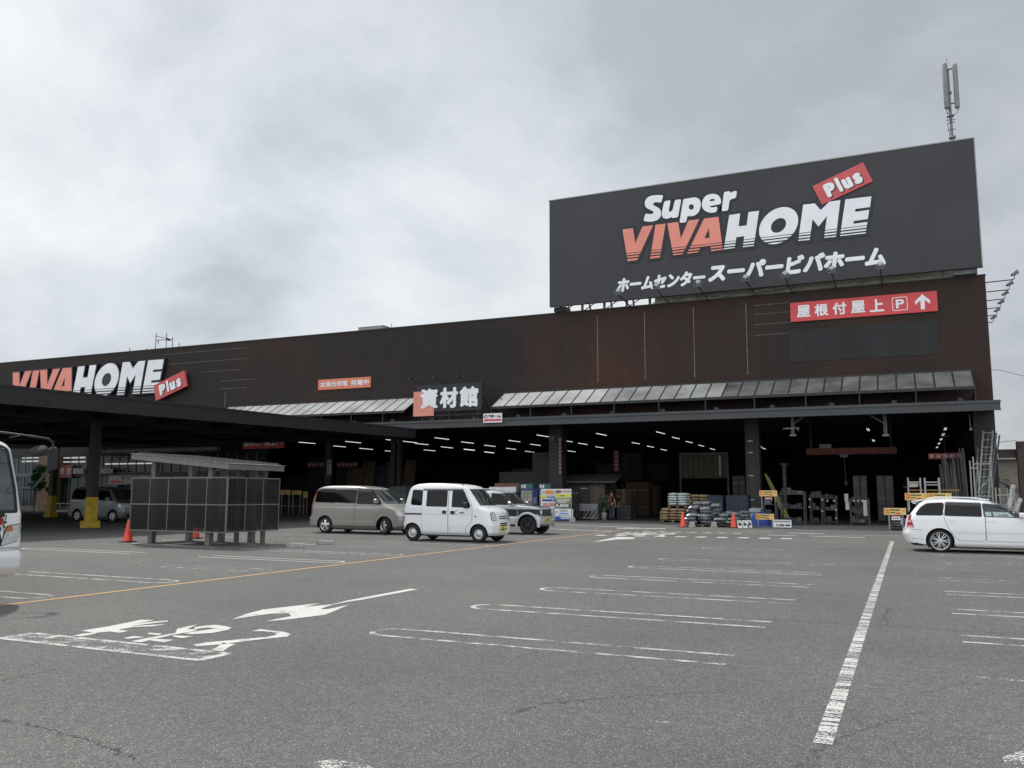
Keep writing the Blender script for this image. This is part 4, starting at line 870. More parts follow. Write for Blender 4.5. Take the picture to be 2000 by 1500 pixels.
def wheel(root, x, y, r, w, style, side, steer=0, rimmat=None):
    """tyre with a rim as its sub-part; outer face towards side (-1 or 1) in y"""
    s = side; rr = r*{'steel': .60, 'ten': .80}.get(style, .68)
    m = MB(); m.lathe([(rr*.96, -.42*w), (rr, -.5*w), (r*.93, -.5*w), (r, -.34*w), (r, .34*w), (r*.93, .5*w), (rr, .5*w), (rr*.96, .42*w)], (0, 0, 0), 'y', 32, cap=False)
    for k in range(3): m.lathe([(r*1.002, -.22*w+.2*w*k), (r*1.002, -.19*w+.2*w*k)], (0, 0, 0), 'y', 32, cap=False)
    t = obj('wheel', m, M_RUBBER, root); t.location = (x, y, r); t.rotation_euler = (0, 0, steer)
    m = MB(); rm = rimmat or M_RIM
    f = s*.46*w; g = s*.10*w
    if style == 'steel':
        m.lathe([(rr, f), (rr*.93, f-s*.01), (rr*.88, f-s*.035), (rr*.60, f-s*.03), (rr*.5, f-s*.005), (rr*.30, f-s*.0), (rr*.26, f+s*.012), (0, f+s*.012)], (0, 0, 0), 'y', 32, 0, cap=False)
        for k in range(10):
            a = 2*PI*k/10; m.lathe([(0, f-s*.022), (rr*.085, f-s*.022)], (rr*.74*math.cos(a), 0, rr*.74*math.sin(a)), 'y', 10, 1, cap=False)
        for k in range(4):
            a = 2*PI*k/4+.4; m.lathe([(0, f+s*.012), (rr*.045, f+s*.002)], (rr*.4*math.cos(a), 0, rr*.4*math.sin(a)), 'y', 8, 2, cap=False)
    else:
        m.lathe([(rr, f), (rr*.95, f+s*.002), (rr*.90, f-s*.02), (rr*.88, g)], (0, 0, 0), 'y', 32, 0, cap=False)
        m.lathe([(rr*.89, g), (0, g)], (0, 0, 0), 'y', 24, 1, cap=False)
        m.lathe([(rr*.24, g), (rr*.22, f-s*.012), (rr*.15, f), (0, f)], (0, 0, 0), 'y', 16, 0, cap=False)
        def spoke(a, w0, w1, dish=.015):
            ca, sa = math.cos(a), math.sin(a); q = []
            for rad, ww, dd in ((rr*.14, w0, -s*.004), (rr*.93, w1, -s*dish)):
                for e in (-1, 1):
                    for yy in (f+dd, f+dd-s*.03): q.append((rad*ca-e*ww*sa, yy, rad*sa+e*ww*ca))
            m.add(q, [(0, 2, 6, 4), (0, 4, 5, 1), (2, 3, 7, 6), (4, 6, 7, 5), (1, 5, 7, 3)], 0)
        if style == 'ten':
            for k in range(7): spoke(2*PI*k/7-.15, rr*.045, rr*.035); spoke(2*PI*k/7+.15, rr*.045, rr*.035)
        elif style == 'three':
            for k in range(5): spoke(2*PI*k/5+.3, rr*.16, rr*.26)
        else:
            for k in range(5): spoke(2*PI*k/5+.9, rr*.13, rr*.17)
        for k in range(5):
            a = 2*PI*k/5; m.lathe([(0, f-s*.0), (rr*.03, f-s*.004)], (rr*.19*math.cos(a), 0, rr*.19*math.sin(a)), 'y', 8, 2, cap=False)
    obj('rim', m, [rm, M_BLACK, M_STEELG], t)
    return t
def body_paint(name, col, rough=.32, metal=0):
    m = mat(name, col, rough, metal, .035, 1.5, .5, coat=.5); m.node_tree.nodes['Principled BSDF'].inputs['Coat Roughness'].default_value = .06; return m
def sides(fn):
    for s in 'RL': fn(s, -1 if s == 'R' else 1)
def build_car(sp):
    """sp: specification dict; x = 0 at the rear axle, car faces +x"""
    root = thing(sp['name'], sp['label'], sp['cat'], sp['loc'], sp.get('rz', 0))
    pm = sp['paint']; me, bvh = car_body(sp['front'], sp['rear'], sp['width'], sp.get('corner', (.30, .22)), sp.get('bulge', .10), sp.get('fr', .07), rbulge=sp.get('rbulge', .05))
    wmax = max(w for _, w in sp['width']); r = sp['wr']; wh = [(0, r), (sp['wb'], r)]
    out = cut_arches(me, [pm, M_BLACK], wh, r+sp.get('gap', .055), wmax)
    out.name = 'body'; o = bpy.data.objects.new('body', out); COL.objects.link(o); o.parent = root
    ub = MB(); ub.box(.45 if sp['wb'] < 2.5 else .5, sp['wb']-.45, -wmax*.86, wmax*.86, sp['front'][0][0]-.055, sp['front'][0][0]+.02); ub.box(-.3, sp['wb']+.4, -wmax*.5, wmax*.5, sp['front'][0][0]-.06, sp['front'][0][0]+.03); obj('underbody', ub, M_BLACK, root)  # low black plate, added to deepen the shade under the car
    if sp.get('lower'):     # lower body band in another colour
        for lp, mt, nm in sp['lower']:
            def f(s, q, lp=lp, mt=mt, nm=nm): obj(nm, patch(bvh, lp, s, .005), mt, root)
            sides(f)
    for d in sp['doors']:
        def f(s, q, d=d):
            lp = d['loop']; obj('door_gap', patch(bvh, grow(lp, .009), s, .0035, .07), M_SEAM, root) if False else None
            gapm = patch(bvh, grow(lp, .008), s, .003, .07); mb = patch(bvh, lp, s, .006, .07)
            n = len(gapm.f); mb2 = MB(); mb2.add(mb.v, mb.f, 0, True); mb2.add(gapm.v, gapm.f, 1, True)
            if d.get('two'):
                tw = patch(bvh, d['two'], s, .0075, .06); mb2.add(tw.v, tw.f, 2, True)
            dr = obj('door', mb2, [pm, M_SEAM, sp.get('two_mat', M_BLACK)], root, fix=False)
            if d.get('window'):
                wd = obj('window', patch(bvh, grow(d['window'], .016), s, .009, .06), sp.get('wframe', M_BLACK), dr)
                g = patch(bvh, d['window'], s, .012, .06); wd.data.materials.append(d.get('glass', M_GLASSD)); 
                bm = bmesh.new(); bm.from_mesh(wd.data); vv = [bm.verts.new(v) for v in g.v]
                for fc in g.f:
                    nf = bm.faces.new([vv[i] for i in fc]); nf.material_index = 1; nf.smooth = True
                bm.to_mesh(wd.data); bm.free()
            if d.get('visor'): obj('rain_visor', patch(bvh, d['visor'], s, .022, .05), mat('visor_smoke', (.03, .028, .03), .12), dr)
            if d.get('handle'):
                hx, hz, hw, hh = d['handle']; lp2 = rrect(hx-hw/2, hx+hw/2, hz-hh/2, hz+hh/2, hh*.3)
                obj('handle', patch(bvh, lp2, s, .022, .03), d.get('hmat', M_BLACK), dr)
        sides(f)
    for wdw in sp.get('side_windows', []):
        def f(s, q, wdw=wdw):
            a = patch(bvh, grow(wdw, .016), s, .004, .06); b = patch(bvh, wdw, s, .007, .06); mb = MB(); mb.add(a.v, a.f, 0, True); mb.add(b.v, b.f, 1, True); obj('quarter_window', mb, [sp.get('wframe', M_BLACK), M_GLASSD], root, fix=False)
        sides(f)
    for nm, lp, sd, mt, off in sp['patches']:
        for s in sd: obj(nm, patch(bvh, lp if s != 'l' else lp, s, off, .035 if len(lp) < 30 else .05), mt, root)
    for px, st in ((0, 0), (sp['wb'], sp.get('steer', 0))):
        for s in (-1, 1): wheel(root, px, s*(wmax-.02-sp.get('tw', .17)/2), r, sp.get('tw', .17), sp['rim'], s, st, sp.get('rimmat'))
    return root, bvh, wmax
def mirror(root, x, z, y, mt, size=(.10, .20, .14), arm=.06):
    for s in (-1, 1):
        m = MB(); lp = rrect(-size[1]/2, size[1]/2, -size[2]/2, size[2]/2, .04)
        m.prism(lp, lambda u, v, w: (x+w, s*(y+arm+size[1]/2)+u, z+v), -size[0]/2, size[0]/2); m.box(x-.02, x+.03, min(s*(y-.05), s*(y+arm+.03)), max(s*(y-.05), s*(y+arm+.03)), z-.06, z-.02, 1)
        obj('door_mirror', m, [mt, M_BLACK], root, bevel=.012)
def plate(root, x, y, z, mt, s=1, tilt=0):
    m = MB(); m.box(x-.006, x+.006, y-.165, y+.165, z-.0825, z+.0825); m.box(x+s*.0065-.001, x+s*.0065+.001, y-.10, y+.11, z-.05, z+.02, 1); m.box(x+s*.0065-.001, x+s*.0065+.001, y-.06, y+.06, z+.04, z+.06, 1); obj('licence_plate', m, [mt, mat('plate_green', (.05, .10, .06), .6)], root)
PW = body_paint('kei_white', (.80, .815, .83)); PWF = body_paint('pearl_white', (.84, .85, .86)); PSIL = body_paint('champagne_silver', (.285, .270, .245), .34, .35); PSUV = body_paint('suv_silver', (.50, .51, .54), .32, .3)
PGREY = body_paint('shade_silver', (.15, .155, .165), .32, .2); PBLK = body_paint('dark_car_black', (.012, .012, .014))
# ---- white kei van
kv = dict(name='kei_van', label='small boxy white delivery van with a crescent emblem on its front door', cat='van', loc=(-14.86, 25.34, 0), paint=PW, wb=2.43, wr=.272, tw=.15, rim='steel', gap=.05, corner=(.26, .20), bulge=.13, fr=.05,
    front=[(.22, 2.93), (.30, 2.985), (.52, 3.0), (.60, 2.985), (.80, 2.955), (.93, 2.92), (.99, 2.86), (1.04, 2.77), (1.09, 2.66), (1.13, 2.53), (1.20, 2.475), (1.70, 2.06), (1.76, 1.98), (1.815, 1.78), (1.85, 1.5), (1.872, 1.15), (1.88, .8)],
    rear=[(.22, -.36), (.5, -.42), (.9, -.40), (1.15, -.375), (1.6, -.26), (1.72, -.20), (1.79, -.13), (1.85, .02), (1.88, .35)],
    width=[(.22, .66), (.30, .715), (.55, .7375), (1.08, .735), (1.14, .725), (1.66, .665), (1.71, .655), (1.78, .62), (1.84, .56), (1.875, .46), (1.88, .42)],
    doors=[dict(loop=roundpoly([(.36, .27), (1.325, .27), (1.325, 1.70), (.36, 1.70)], .04), window=roundpoly([(.53, 1.135), (1.275, 1.125), (1.275, 1.62), (.53, 1.62)], .03), handle=(1.20, .945, .15, .10)),
           dict(loop=roundpoly([(1.345, .27), (1.95, .27), (2.0, .52), (2.18, .62), (2.21, .9), (2.19, 1.14), (1.90, 1.69), (1.345, 1.70)], .04), window=roundpoly([(1.475, 1.12), (2.13, 1.10), (2.10, 1.20), (1.87, 1.62), (1.475, 1.62)], .03), handle=(1.50, .935, .15, .10))],
    side_windows=[roundpoly([(-.06, 1.18), (.335, 1.16), (.335, 1.64), (-.02, 1.645)], .05)],
    patches=[('rain_rail', [(.36, 1.635), (1.87, 1.635), (1.84, 1.68), (.36, 1.68)], 'RL', mat('visor_smoke', (.03, .028, .03), .12), .016),
             ('side_strip', [(-.36, .855), (.345, .855), (.345, .90), (-.36, .90)], 'RL', M_BLACK, .014),
             ('windshield', roundpoly([(-.60, 1.165), (.60, 1.165), (.56, 1.45), (.535, 1.685), (-.535, 1.685), (-.56, 1.45)], .05), 'F', M_GLASSW, .008),
             ('rear_window', roundpoly([(-.55, 1.18), (.55, 1.18), (.50, 1.62), (-.50, 1.62)], .05), 'B', M_GLASSD, .008),
             ('tail_light', [(-.715, .62), (-.60, .62), (-.60, .80), (-.715, .80)], 'B', M_TAIL, .01), ('tail_light', [(.60, .62), (.715, .62), (.715, .80), (.60, .80)], 'B', M_TAIL, .01),
             ('grille', [(-.27, .795), (.27, .795), (.27, .825), (-.27, .825)], 'F', M_BLACK, .008), ('grille', [(-.28, .735), (.28, .735), (.28, .765), (-.28, .765)], 'F', M_BLACK, .008),
             ('lower_grille', [(-.26, .515), (.26, .515), (.26, .555), (-.26, .555)], 'F', M_BLACK, .008), ('lower_grille', [(-.26, .575), (.26, .575), (.26, .615), (-.26, .615)], 'F', M_BLACK, .008),
             ('lower_grille', [(-.24, .40), (.24, .40), (.24, .45), (-.24, .45)], 'F', M_BLACK, .008),
             ('emblem', [(-.02, .90), (.02, .90), (.02, .935), (-.02, .935)], 'F', M_CHROME, .012),
             ('crease_shade', [(.37, .868), (1.315, .868), (1.315, .874), (.37, .874)], 'RL', M_SEAM, .0085), ('crease_shade', [(1.355, .868), (2.19, .868), (2.19, .874), (1.355, .874)], 'RL', M_SEAM, .0085),  # thin dark strips paint the shade line of the door crease
             ('indicator', rrect(2.30, 2.36, .80, .835, .012), 'RL', M_BLACK, .01),
             ('fuel_flap_gap', [(1.335, .44), (1.49, .44), (1.49, .448), (1.335, .448)], 'R', M_SEAM, .008)])
root, bvh, wm = build_car(kv)
for s in (-1, 1):
    lp = [(s*u, v) for u, v in roundpoly([(.42, .70), (.66, .70), (.665, .93), (.46, .95)], .03)]
    a = patch(bvh, grow(lp, .012), 'F', .006, .03); b = patch(bvh, lp, 'F', .012, .03); m = MB(); m.add(a.v, a.f, 1, True); m.add(b.v, b.f, 0, True); obj('headlight', m, [M_LAMPC, M_SEAM], root, fix=False)
mirror(root, 2.02, 1.17, .70, M_BLACK, (.09, .15, .19)); plate(root, 3.01, -.12, .42, M_PLATEY)
m = MB(); lo = [(1.66+.085*math.cos(a), .935+.085*math.sin(a)) for a in [R(60+240*k/14) for k in range(15)]]+[(1.69+.062*math.cos(a), .935+.066*math.sin(a)) for a in [R(300-240*k/14) for k in range(15)]]
m = patch(bvh, lo, 'R', .010, .02); obj('crescent_emblem', m, mat('emblem_gold', (.62, .45, .16), .5), root)
m = MB(); 
for i in range(4): patch(bvh, [(1.74+i*.048, .91), (1.775+i*.048, .91), (1.787+i*.048, .955), (1.752+i*.048, .955)], 'R', .010, .02, m)
obj('emblem_text', m, M_PRINTK, root)
m = patch(bvh, roundpoly([(-.05, .30), (.35, .30), (.35, .36), (-.05, .36)], .02), 'T', .5, .2) if False else None
m = MB(); m.bar((2.56, -.3, 1.17), (2.36, .05, 1.40), .012, .02); obj('wiper', m, M_BLACK, root); m = MB(); m.bar((2.56, .25, 1.17), (2.34, .45, 1.42), .012, .02); obj('wiper', m, M_BLACK, root)
m = MB(); m.tube([(1.78, -.52, 1.80), (1.73, -.56, 1.86)], .012, 6); obj('aerial', m, M_BLACK, root)
# ---- silver minivan
sv = dict(name='minivan', label='champagne silver minivan with a long dark side window band behind the white van', cat='minivan', loc=(-20.74, 28.62, 0), paint=PSIL, wb=2.74, wr=.315, tw=.20, rim='three', rimmat=M_CHROME, steer=R(-24), corner=(.35, .26), bulge=.16, rbulge=.10,
    front=[(.20, 3.52), (.35, 3.62), (.55, 3.63), (.75, 3.58), (.88, 3.50), (.95, 3.36), (1.02, 3.15), (1.08, 2.98), (1.12, 2.86), (1.22, 2.70), (1.45, 2.42), (1.68, 2.13), (1.74, 2.0), (1.79, 1.75), (1.825, 1.35), (1.84, .9)],
    rear=[(.20, -.80), (.35, -.87), (.58, -.88), (.64, -.80), (1.1, -.78), (1.35, -.74), (1.6, -.64), (1.72, -.54), (1.80, -.36), (1.84, .0)],
    width=[(.20, .76), (.30, .845), (.55, .85), (.98, .85), (1.0, .842), (1.14, .835), (1.66, .745), (1.74, .715), (1.79, .66), (1.83, .56), (1.84, .48)],
    doors=[dict(loop=roundpoly([(.40, .32), (1.36, .32), (1.40, 1.73), (.42, 1.74)], .04), handle=None),
           dict(loop=roundpoly([(1.40, .32), (2.30, .32), (2.36, .66), (2.62, .9), (2.64, 1.16), (2.12, 1.69), (1.44, 1.73)], .05), window=roundpoly([(1.47, 1.15), (2.58, 1.13), (2.50, 1.24), (2.08, 1.64), (1.47, 1.67)], .04), handle=(1.30, 1.03, .15, .05), hmat=PSIL, visor=[(1.46, 1.60), (2.10, 1.575), (2.05, 1.675), (1.46, 1.70)])],
    side_windows=[roundpoly([(-.50, 1.20), (1.42, 1.155), (1.42, 1.68), (-.30, 1.69), (-.45, 1.60)], .07)],
    patches=[('windshield', roundpoly([(-.70, 1.15), (.70, 1.15), (.62, 1.68), (-.62, 1.68)], .05), 'F', M_GLASSW, .008), ('rear_window', roundpoly([(-.62, 1.2), (.62, 1.2), (.55, 1.68), (-.55, 1.68)], .05), 'B', M_GLASSD, .008),
             ('side_crease', [(-.70, .985), (2.95, .985), (2.95, 1.0), (-.70, 1.0)], 'RL', mat('crease_silver', (.52, .50, .47), .3, .4), .010),
             ('sill_trim', [(.40, .46), (2.30, .46), (2.30, .475), (.40, .475)], 'RL', mat('crease_silver', (.5, .5, .5)), .010),
             ('side_skirt', roundpoly([(.34, .21), (2.36, .21), (2.36, .30), (.34, .31)], .02), 'RL', PSIL, .030),
             ('tail_light', roundpoly([(-.90, .80), (-.715, .80), (-.70, 1.0), (-.62, 1.28), (-.47, 1.63), (-.75, 1.68)], .02), 'RL', M_TAIL, .010),
             ('tail_light', [(-.84, .80), (-.70, .80), (-.62, 1.62), (-.74, 1.62)], 'B', M_TAIL, .01), ('tail_light', [(.70, .80), (.84, .80), (.74, 1.62), (.62, 1.62)], 'B', M_TAIL, .01),
             ('headlight', roundpoly([(3.25, .70), (3.62, .68), (3.62, .87), (3.27, .88)], .03), 'RL', M_LAMPC, .008), ('grille', [(-.35, .72), (.35, .72), (.35, .86), (-.35, .86)], 'F', M_BLACK, .008)])
root, bvh, wm = build_car(sv); mirror(root, 2.42, 1.24, .78, PSIL, (.12, .20, .17)); plate(root, 3.65, 0, .45, M_PLATEW)
# ---- two-tone off-roader
su = dict(name='off_roader', label='silver and black boxy off-road car with black wheels and a yellow plate', cat='off-roader', loc=(-13.3-2.28, 31.22, 0), paint=PSUV, two_mat=M_BLACK, wb=2.28, wr=.345, tw=.20, rim='five', rimmat=M_BLACK, gap=.07, corner=(.16, .16), bulge=.05, fr=.05,
    front=[(.34, 2.80), (.42, 2.86), (.60, 2.86), (.68, 2.80), (.92, 2.77), (1.00, 2.72), (1.05, 2.55), (1.08, 2.2), (1.10, 1.72), (1.15, 1.66), (1.55, 1.22), (1.61, 1.12), (1.65, .9), (1.665, .5)],
    rear=[(.34, -.50), (.6, -.56), (1.1, -.54), (1.55, -.42), (1.63, -.32), (1.665, -.05)],
    width=[(.34, .68), (.42, .7375), (.62, .7375), (.66, .715), (1.08, .715), (1.13, .70), (1.56, .625), (1.62, .58), (1.66, .48), (1.665, .45)],
    doors=[dict(loop=roundpoly([(.62, .44), (1.78, .44), (1.86, .75), (1.86, 1.12), (1.14, 1.58), (.66, 1.59)], .04), window=roundpoly([(.72, 1.13), (1.62, 1.12), (1.18, 1.53), (.72, 1.55)], .04), two=[(.63, .66), (1.84, .66), (1.85, .95), (.63, .95)], handle=(.80, 1.02, .15, .05), hmat=PSUV)],
    side_windows=[roundpoly([(-.36, 1.15), (.58, 1.14), (.58, 1.54), (-.25, 1.54)], .05)],
    patches=[('windshield', roundpoly([(-.61, 1.15), (.61, 1.15), (.55, 1.57), (-.55, 1.57)], .04), 'F', M_GLASSW, .008),
             ('side_band', [(1.88, .70), (2.72, .78), (2.72, .955), (1.88, .955)], 'RL', M_BLACK, .007), ('side_band', [(-.45, .66), (.60, .66), (.60, .95), (-.45, .95)], 'RL', M_BLACK, .007),
             ('bonnet_panel', roundpoly([(1.85, -.36), (2.62, -.36), (2.62, .36), (1.85, .36)], .06), 'T', mat('bonnet_grey', (.045, .047, .055), .3), .006),
             ('grille', roundpoly([(-.42, .70), (.42, .70), (.42, .93), (-.42, .93)], .03), 'F', M_BLACK, .010),
             ('headlight_bezel', roundpoly([(.44, .72), (.70, .72), (.70, .93), (.44, .93)], .03), 'F', M_BLACK, .008), ('headlight_bezel', roundpoly([(-.70, .72), (-.44, .72), (-.44, .93), (-.70, .93)], .03), 'F', M_BLACK, .008),
             ('rear_window', roundpoly([(-.5, 1.15), (.5, 1.15), (.45, 1.52), (-.45, 1.52)], .05), 'B', M_GLASSD, .008)])
root, bvh, wm = build_car(su); mirror(root, 1.60, 1.17, .70, M_CHROME, (.12, .17, .13)); plate(root, 2.88, -.10, .56, M_PLATEY)
for s in (-1, 1):
    m = MB(); m.lathe([(0, .02), (.085, .015), (.10, -.02)], (2.80, s*.565, .83), 'x', 20, cap=False); obj('headlight', m, M_LAMPC, root)
    m = MB(); m.lathe([(0, .02), (.05, .015), (.065, -.03)], (2.86, s*.45, .53), 'x', 14, cap=False); obj('fog_lamp', m, M_LAMPC, root)
    for wx in (0, 2.28):
        m = MB(); n = 18; pr = []
        for k in range(n+1):
            a = R(-8+196*k/n); pr.append(a)
        vs = []; fs = []
        for a in pr:
            for rr, yy in ((.415, .72), (.415, .775), (.50, .765), (.515, .715)): vs.append((wx+rr*math.cos(a), s*yy, .345+rr*math.sin(a)))
        for k in range(n):
            for j in range(3): fs.append((4*k+j, 4*k+j+1, 4*k+5+j, 4*k+4+j))
        m.add(vs, fs, 0, True); obj('wheel_arch_flare', m, PSUV, root)
    m = MB(); m.tube([(-.25, s*.52, 1.66), (-.2, s*.52, 1.72), (.85, s*.52, 1.725), (.95, s*.52, 1.66)], .018, 8); obj('roof_rail', m, M_GALV, root)
    m = MB(); m.tube([(.45, s*.74, .40), (1.82, s*.74, .40)], .04, 8); obj('side_step', m, M_GALV, root)
m = MB()
for z in (.74, .80, .86): m.box(2.80, 2.815, -.40, .40, z, z+.02)
obj('grille_bar', m, M_STEELG, root)
# ---- white estate car on the right
fe = dict(name='estate_car', label='white estate car with tinted rear windows and multi-spoke wheels', cat='car', loc=(.74, 27.30, 0), paint=PWF, wb=2.60, wr=.305, tw=.205, rim='ten', gap=.05, corner=(.42, .28), bulge=.22, rbulge=.13, fr=.09,
    front=[(.17, 3.30), (.30, 3.42), (.50, 3.46), (.62, 3.43), (.74, 3.32), (.82, 3.10), (.90, 2.72), (.95, 2.42), (.985, 2.22), (1.05, 2.06), (1.15, 1.88), (1.25, 1.68), (1.33, 1.50), (1.38, 1.33), (1.42, 1.05), (1.45, .55), (1.462, .25)],
    rear=[(.17, -.72), (.25, -.84), (.38, -.90), (.46, -.93), (.52, -.93), (.62, -.89), (.70, -.86), (.95, -.80), (1.05, -.75), (1.25, -.60), (1.34, -.52), (1.40, -.42), (1.44, -.20), (1.462, .10)],
    width=[(.17, .74), (.22, .815), (.32, .83), (.60, .8475), (.88, .84), (.97, .822), (1.02, .80), (1.33, .685), (1.38, .655), (1.42, .60), (1.45, .52), (1.462, .46)],
    doors=[dict(loop=roundpoly([(.50, .33), (1.10, .33), (1.11, .95), (1.05, 1.345), (.18, 1.365), (.11, 1.1), (.13, .95), (.22, .66), (.38, .42)], .05), window=roundpoly([(.15, 1.0), (1.03, .985), (1.03, 1.31), (.20, 1.335)], .03), handle=(.32, .875, .17, .045), hmat=PWF, visor=[(.20, 1.265), (1.04, 1.24), (1.03, 1.33), (.22, 1.35)]),
           dict(loop=roundpoly([(1.125, .33), (2.0, .33), (2.12, .60), (2.2, .80), (2.18, .96), (1.55, 1.30), (1.10, 1.345), (1.125, .95)], .05), window=roundpoly([(1.10, .985), (2.02, .97), (1.86, 1.10), (1.50, 1.265), (1.09, 1.31)], .03), glass=mat('clear_side_glass', (.028, .034, .035), .05, var=.4, vs=3), handle=(1.27, .865, .17, .045), hmat=PWF, visor=[(1.09, 1.255), (1.60, 1.19), (1.50, 1.275), (1.09, 1.325)])],
    side_windows=[roundpoly([(-.57, 1.005), (.09, 1.005), (.13, 1.335), (-.28, 1.31), (-.44, 1.20)], .05)],
    patches=[('windshield', roundpoly([(-.66, 1.0), (.66, 1.0), (.58, 1.36), (-.58, 1.36)], .05), 'F', M_GLASSW, .008), ('rear_window', roundpoly([(-.62, 1.0), (.62, 1.0), (.54, 1.31), (-.54, 1.31)], .05), 'B', M_GLASSD, .008),
             ('tail_light', roundpoly([(-.92, .665), (-.625, .655), (-.66, .80), (-.72, .95), (-.76, 1.01), (-.92, 1.01)], .02), 'RL', M_TAIL, .010),
             ('tail_light', roundpoly([(-.80, .66), (-.60, .66), (-.62, 1.0), (-.74, 1.0)], .02), 'B', M_TAIL, .010), ('tail_light', roundpoly([(.60, .66), (.80, .66), (.74, 1.0), (.62, 1.0)], .02), 'B', M_TAIL, .010),
             ('tail_lamp_lens', roundpoly([(-.87, .80), (-.675, .795), (-.70, .86), (-.86, .875)], .015), 'RL', mat('lens_pink', (.62, .35, .35), .15), .014), ('tail_lamp_lens', roundpoly([(-.88, .665), (-.635, .66), (-.65, .71), (-.88, .715)], .012), 'RL', mat('lens_pink', (.6, .3, .3)), .014),
             ('side_moulding', roundpoly([(.36, .545), (1.10, .545), (1.10, .58), (.40, .58)], .012), 'RL', PWF, .018), ('side_moulding', roundpoly([(1.13, .545), (2.08, .545), (2.10, .58), (1.13, .58)], .012), 'RL', PWF, .018),
             ('bumper_gap', [(-.93, .615), (-.43, .60), (-.43, .608), (-.93, .623)], 'RL', M_SEAM, .004), ('bumper_gap', [(-.70, .36), (-.40, .345), (-.40, .352), (-.70, .367)], 'RL', M_SEAM, .004),
             ('diffuser', [(-.78, .19), (-.42, .175), (-.40, .20), (-.55, .245), (-.74, .24)], 'RL', M_BLACK, .006), ('side_skirt', roundpoly([(.37, .175), (2.24, .175), (2.24, .27), (.37, .27)], .02), 'RL', PWF, .022),
             ('headlight', roundpoly([(2.95, .62), (3.35, .58), (3.35, .74), (3.05, .80)], .03), 'RL', M_LAMPC, .008)])
root, bvh, wm = build_car(fe); mirror(root, 1.97, 1.03, .80, PWF, (.13, .2, .13)); plate(root, -.945, 0, .80, M_PLATEW, -1)
for s in (-1, 1):
    m = MB(); m.tube([(-.25, s*.55, 1.44), (-.05, s*.55, 1.485), (.35, s*.555, 1.492), (.9, s*.55, 1.478), (1.25, s*.54, 1.42)], .016, 8); obj('roof_rail', m, PWF, root)
    for q in (.05, .5): m = MB()
m = MB(); m.hexa([(-.66, -.56, 1.345), (-.38, -.60, 1.40), (-.38, .60, 1.40), (-.66, .56, 1.345), (-.68, -.56, 1.365), (-.38, -.60, 1.435), (-.38, .60, 1.435), (-.68, .56, 1.365)]); obj('roof_spoiler', m, PWF, root, bevel=.01)
m = patch(bvh, [(1.13, .99), (1.27, .985), (1.27, 1.10), (1.12, 1.105)], 'R', .014, .03); patch(bvh, [(1.32, .985), (1.80, .975), (1.66, 1.09), (1.30, 1.105)], 'R', .014, .03, m); obj('price_sheet', m, mat('sign_view_mint', (.36, .46, .43), .4), root)  # sheets on the glass stand for a price sign seen behind the car
m = MB()
for ch, a, b, p, q in (('2,480', 1.42, 1.66, .99, 1.035),):
    vs, fs = text2d(ch, (a, b, p, q), .02)
    for f in fs: patch(bvh, [vs[i] for i in f], 'R', .017, .05, m)
obj('price_text', m, M_PRINTK, root)
# ---- minivan in the shade under the carport, and a dark car beyond it
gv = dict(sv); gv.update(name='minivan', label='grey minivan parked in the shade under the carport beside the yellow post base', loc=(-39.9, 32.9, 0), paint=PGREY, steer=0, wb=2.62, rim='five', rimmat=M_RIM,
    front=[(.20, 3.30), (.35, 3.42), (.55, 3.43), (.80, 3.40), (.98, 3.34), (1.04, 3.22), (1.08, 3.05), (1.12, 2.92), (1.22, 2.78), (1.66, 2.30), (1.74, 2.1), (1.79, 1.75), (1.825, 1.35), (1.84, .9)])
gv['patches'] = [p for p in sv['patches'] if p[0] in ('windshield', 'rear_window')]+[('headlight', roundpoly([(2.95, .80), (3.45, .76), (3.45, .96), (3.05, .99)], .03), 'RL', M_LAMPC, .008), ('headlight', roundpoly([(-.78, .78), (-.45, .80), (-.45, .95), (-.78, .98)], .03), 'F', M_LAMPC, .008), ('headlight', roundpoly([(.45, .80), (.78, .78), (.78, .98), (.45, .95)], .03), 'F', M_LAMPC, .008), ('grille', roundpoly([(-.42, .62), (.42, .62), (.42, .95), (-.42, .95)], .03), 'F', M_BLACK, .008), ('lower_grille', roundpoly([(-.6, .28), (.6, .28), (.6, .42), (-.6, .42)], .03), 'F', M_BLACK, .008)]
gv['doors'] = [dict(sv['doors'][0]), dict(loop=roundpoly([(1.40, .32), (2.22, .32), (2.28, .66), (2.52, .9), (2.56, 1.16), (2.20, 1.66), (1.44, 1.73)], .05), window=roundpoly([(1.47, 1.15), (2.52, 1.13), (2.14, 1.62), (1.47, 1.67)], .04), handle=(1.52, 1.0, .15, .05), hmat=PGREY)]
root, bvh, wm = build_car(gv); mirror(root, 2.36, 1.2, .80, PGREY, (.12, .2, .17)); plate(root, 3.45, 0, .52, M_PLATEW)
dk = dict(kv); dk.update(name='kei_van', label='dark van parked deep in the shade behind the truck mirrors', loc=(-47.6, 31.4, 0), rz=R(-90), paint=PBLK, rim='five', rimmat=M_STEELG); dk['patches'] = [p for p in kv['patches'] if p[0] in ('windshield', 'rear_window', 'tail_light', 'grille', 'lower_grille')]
root, bvh, wm = build_car(dk); plate(root, 3.01, 0, .42, M_PLATEY)
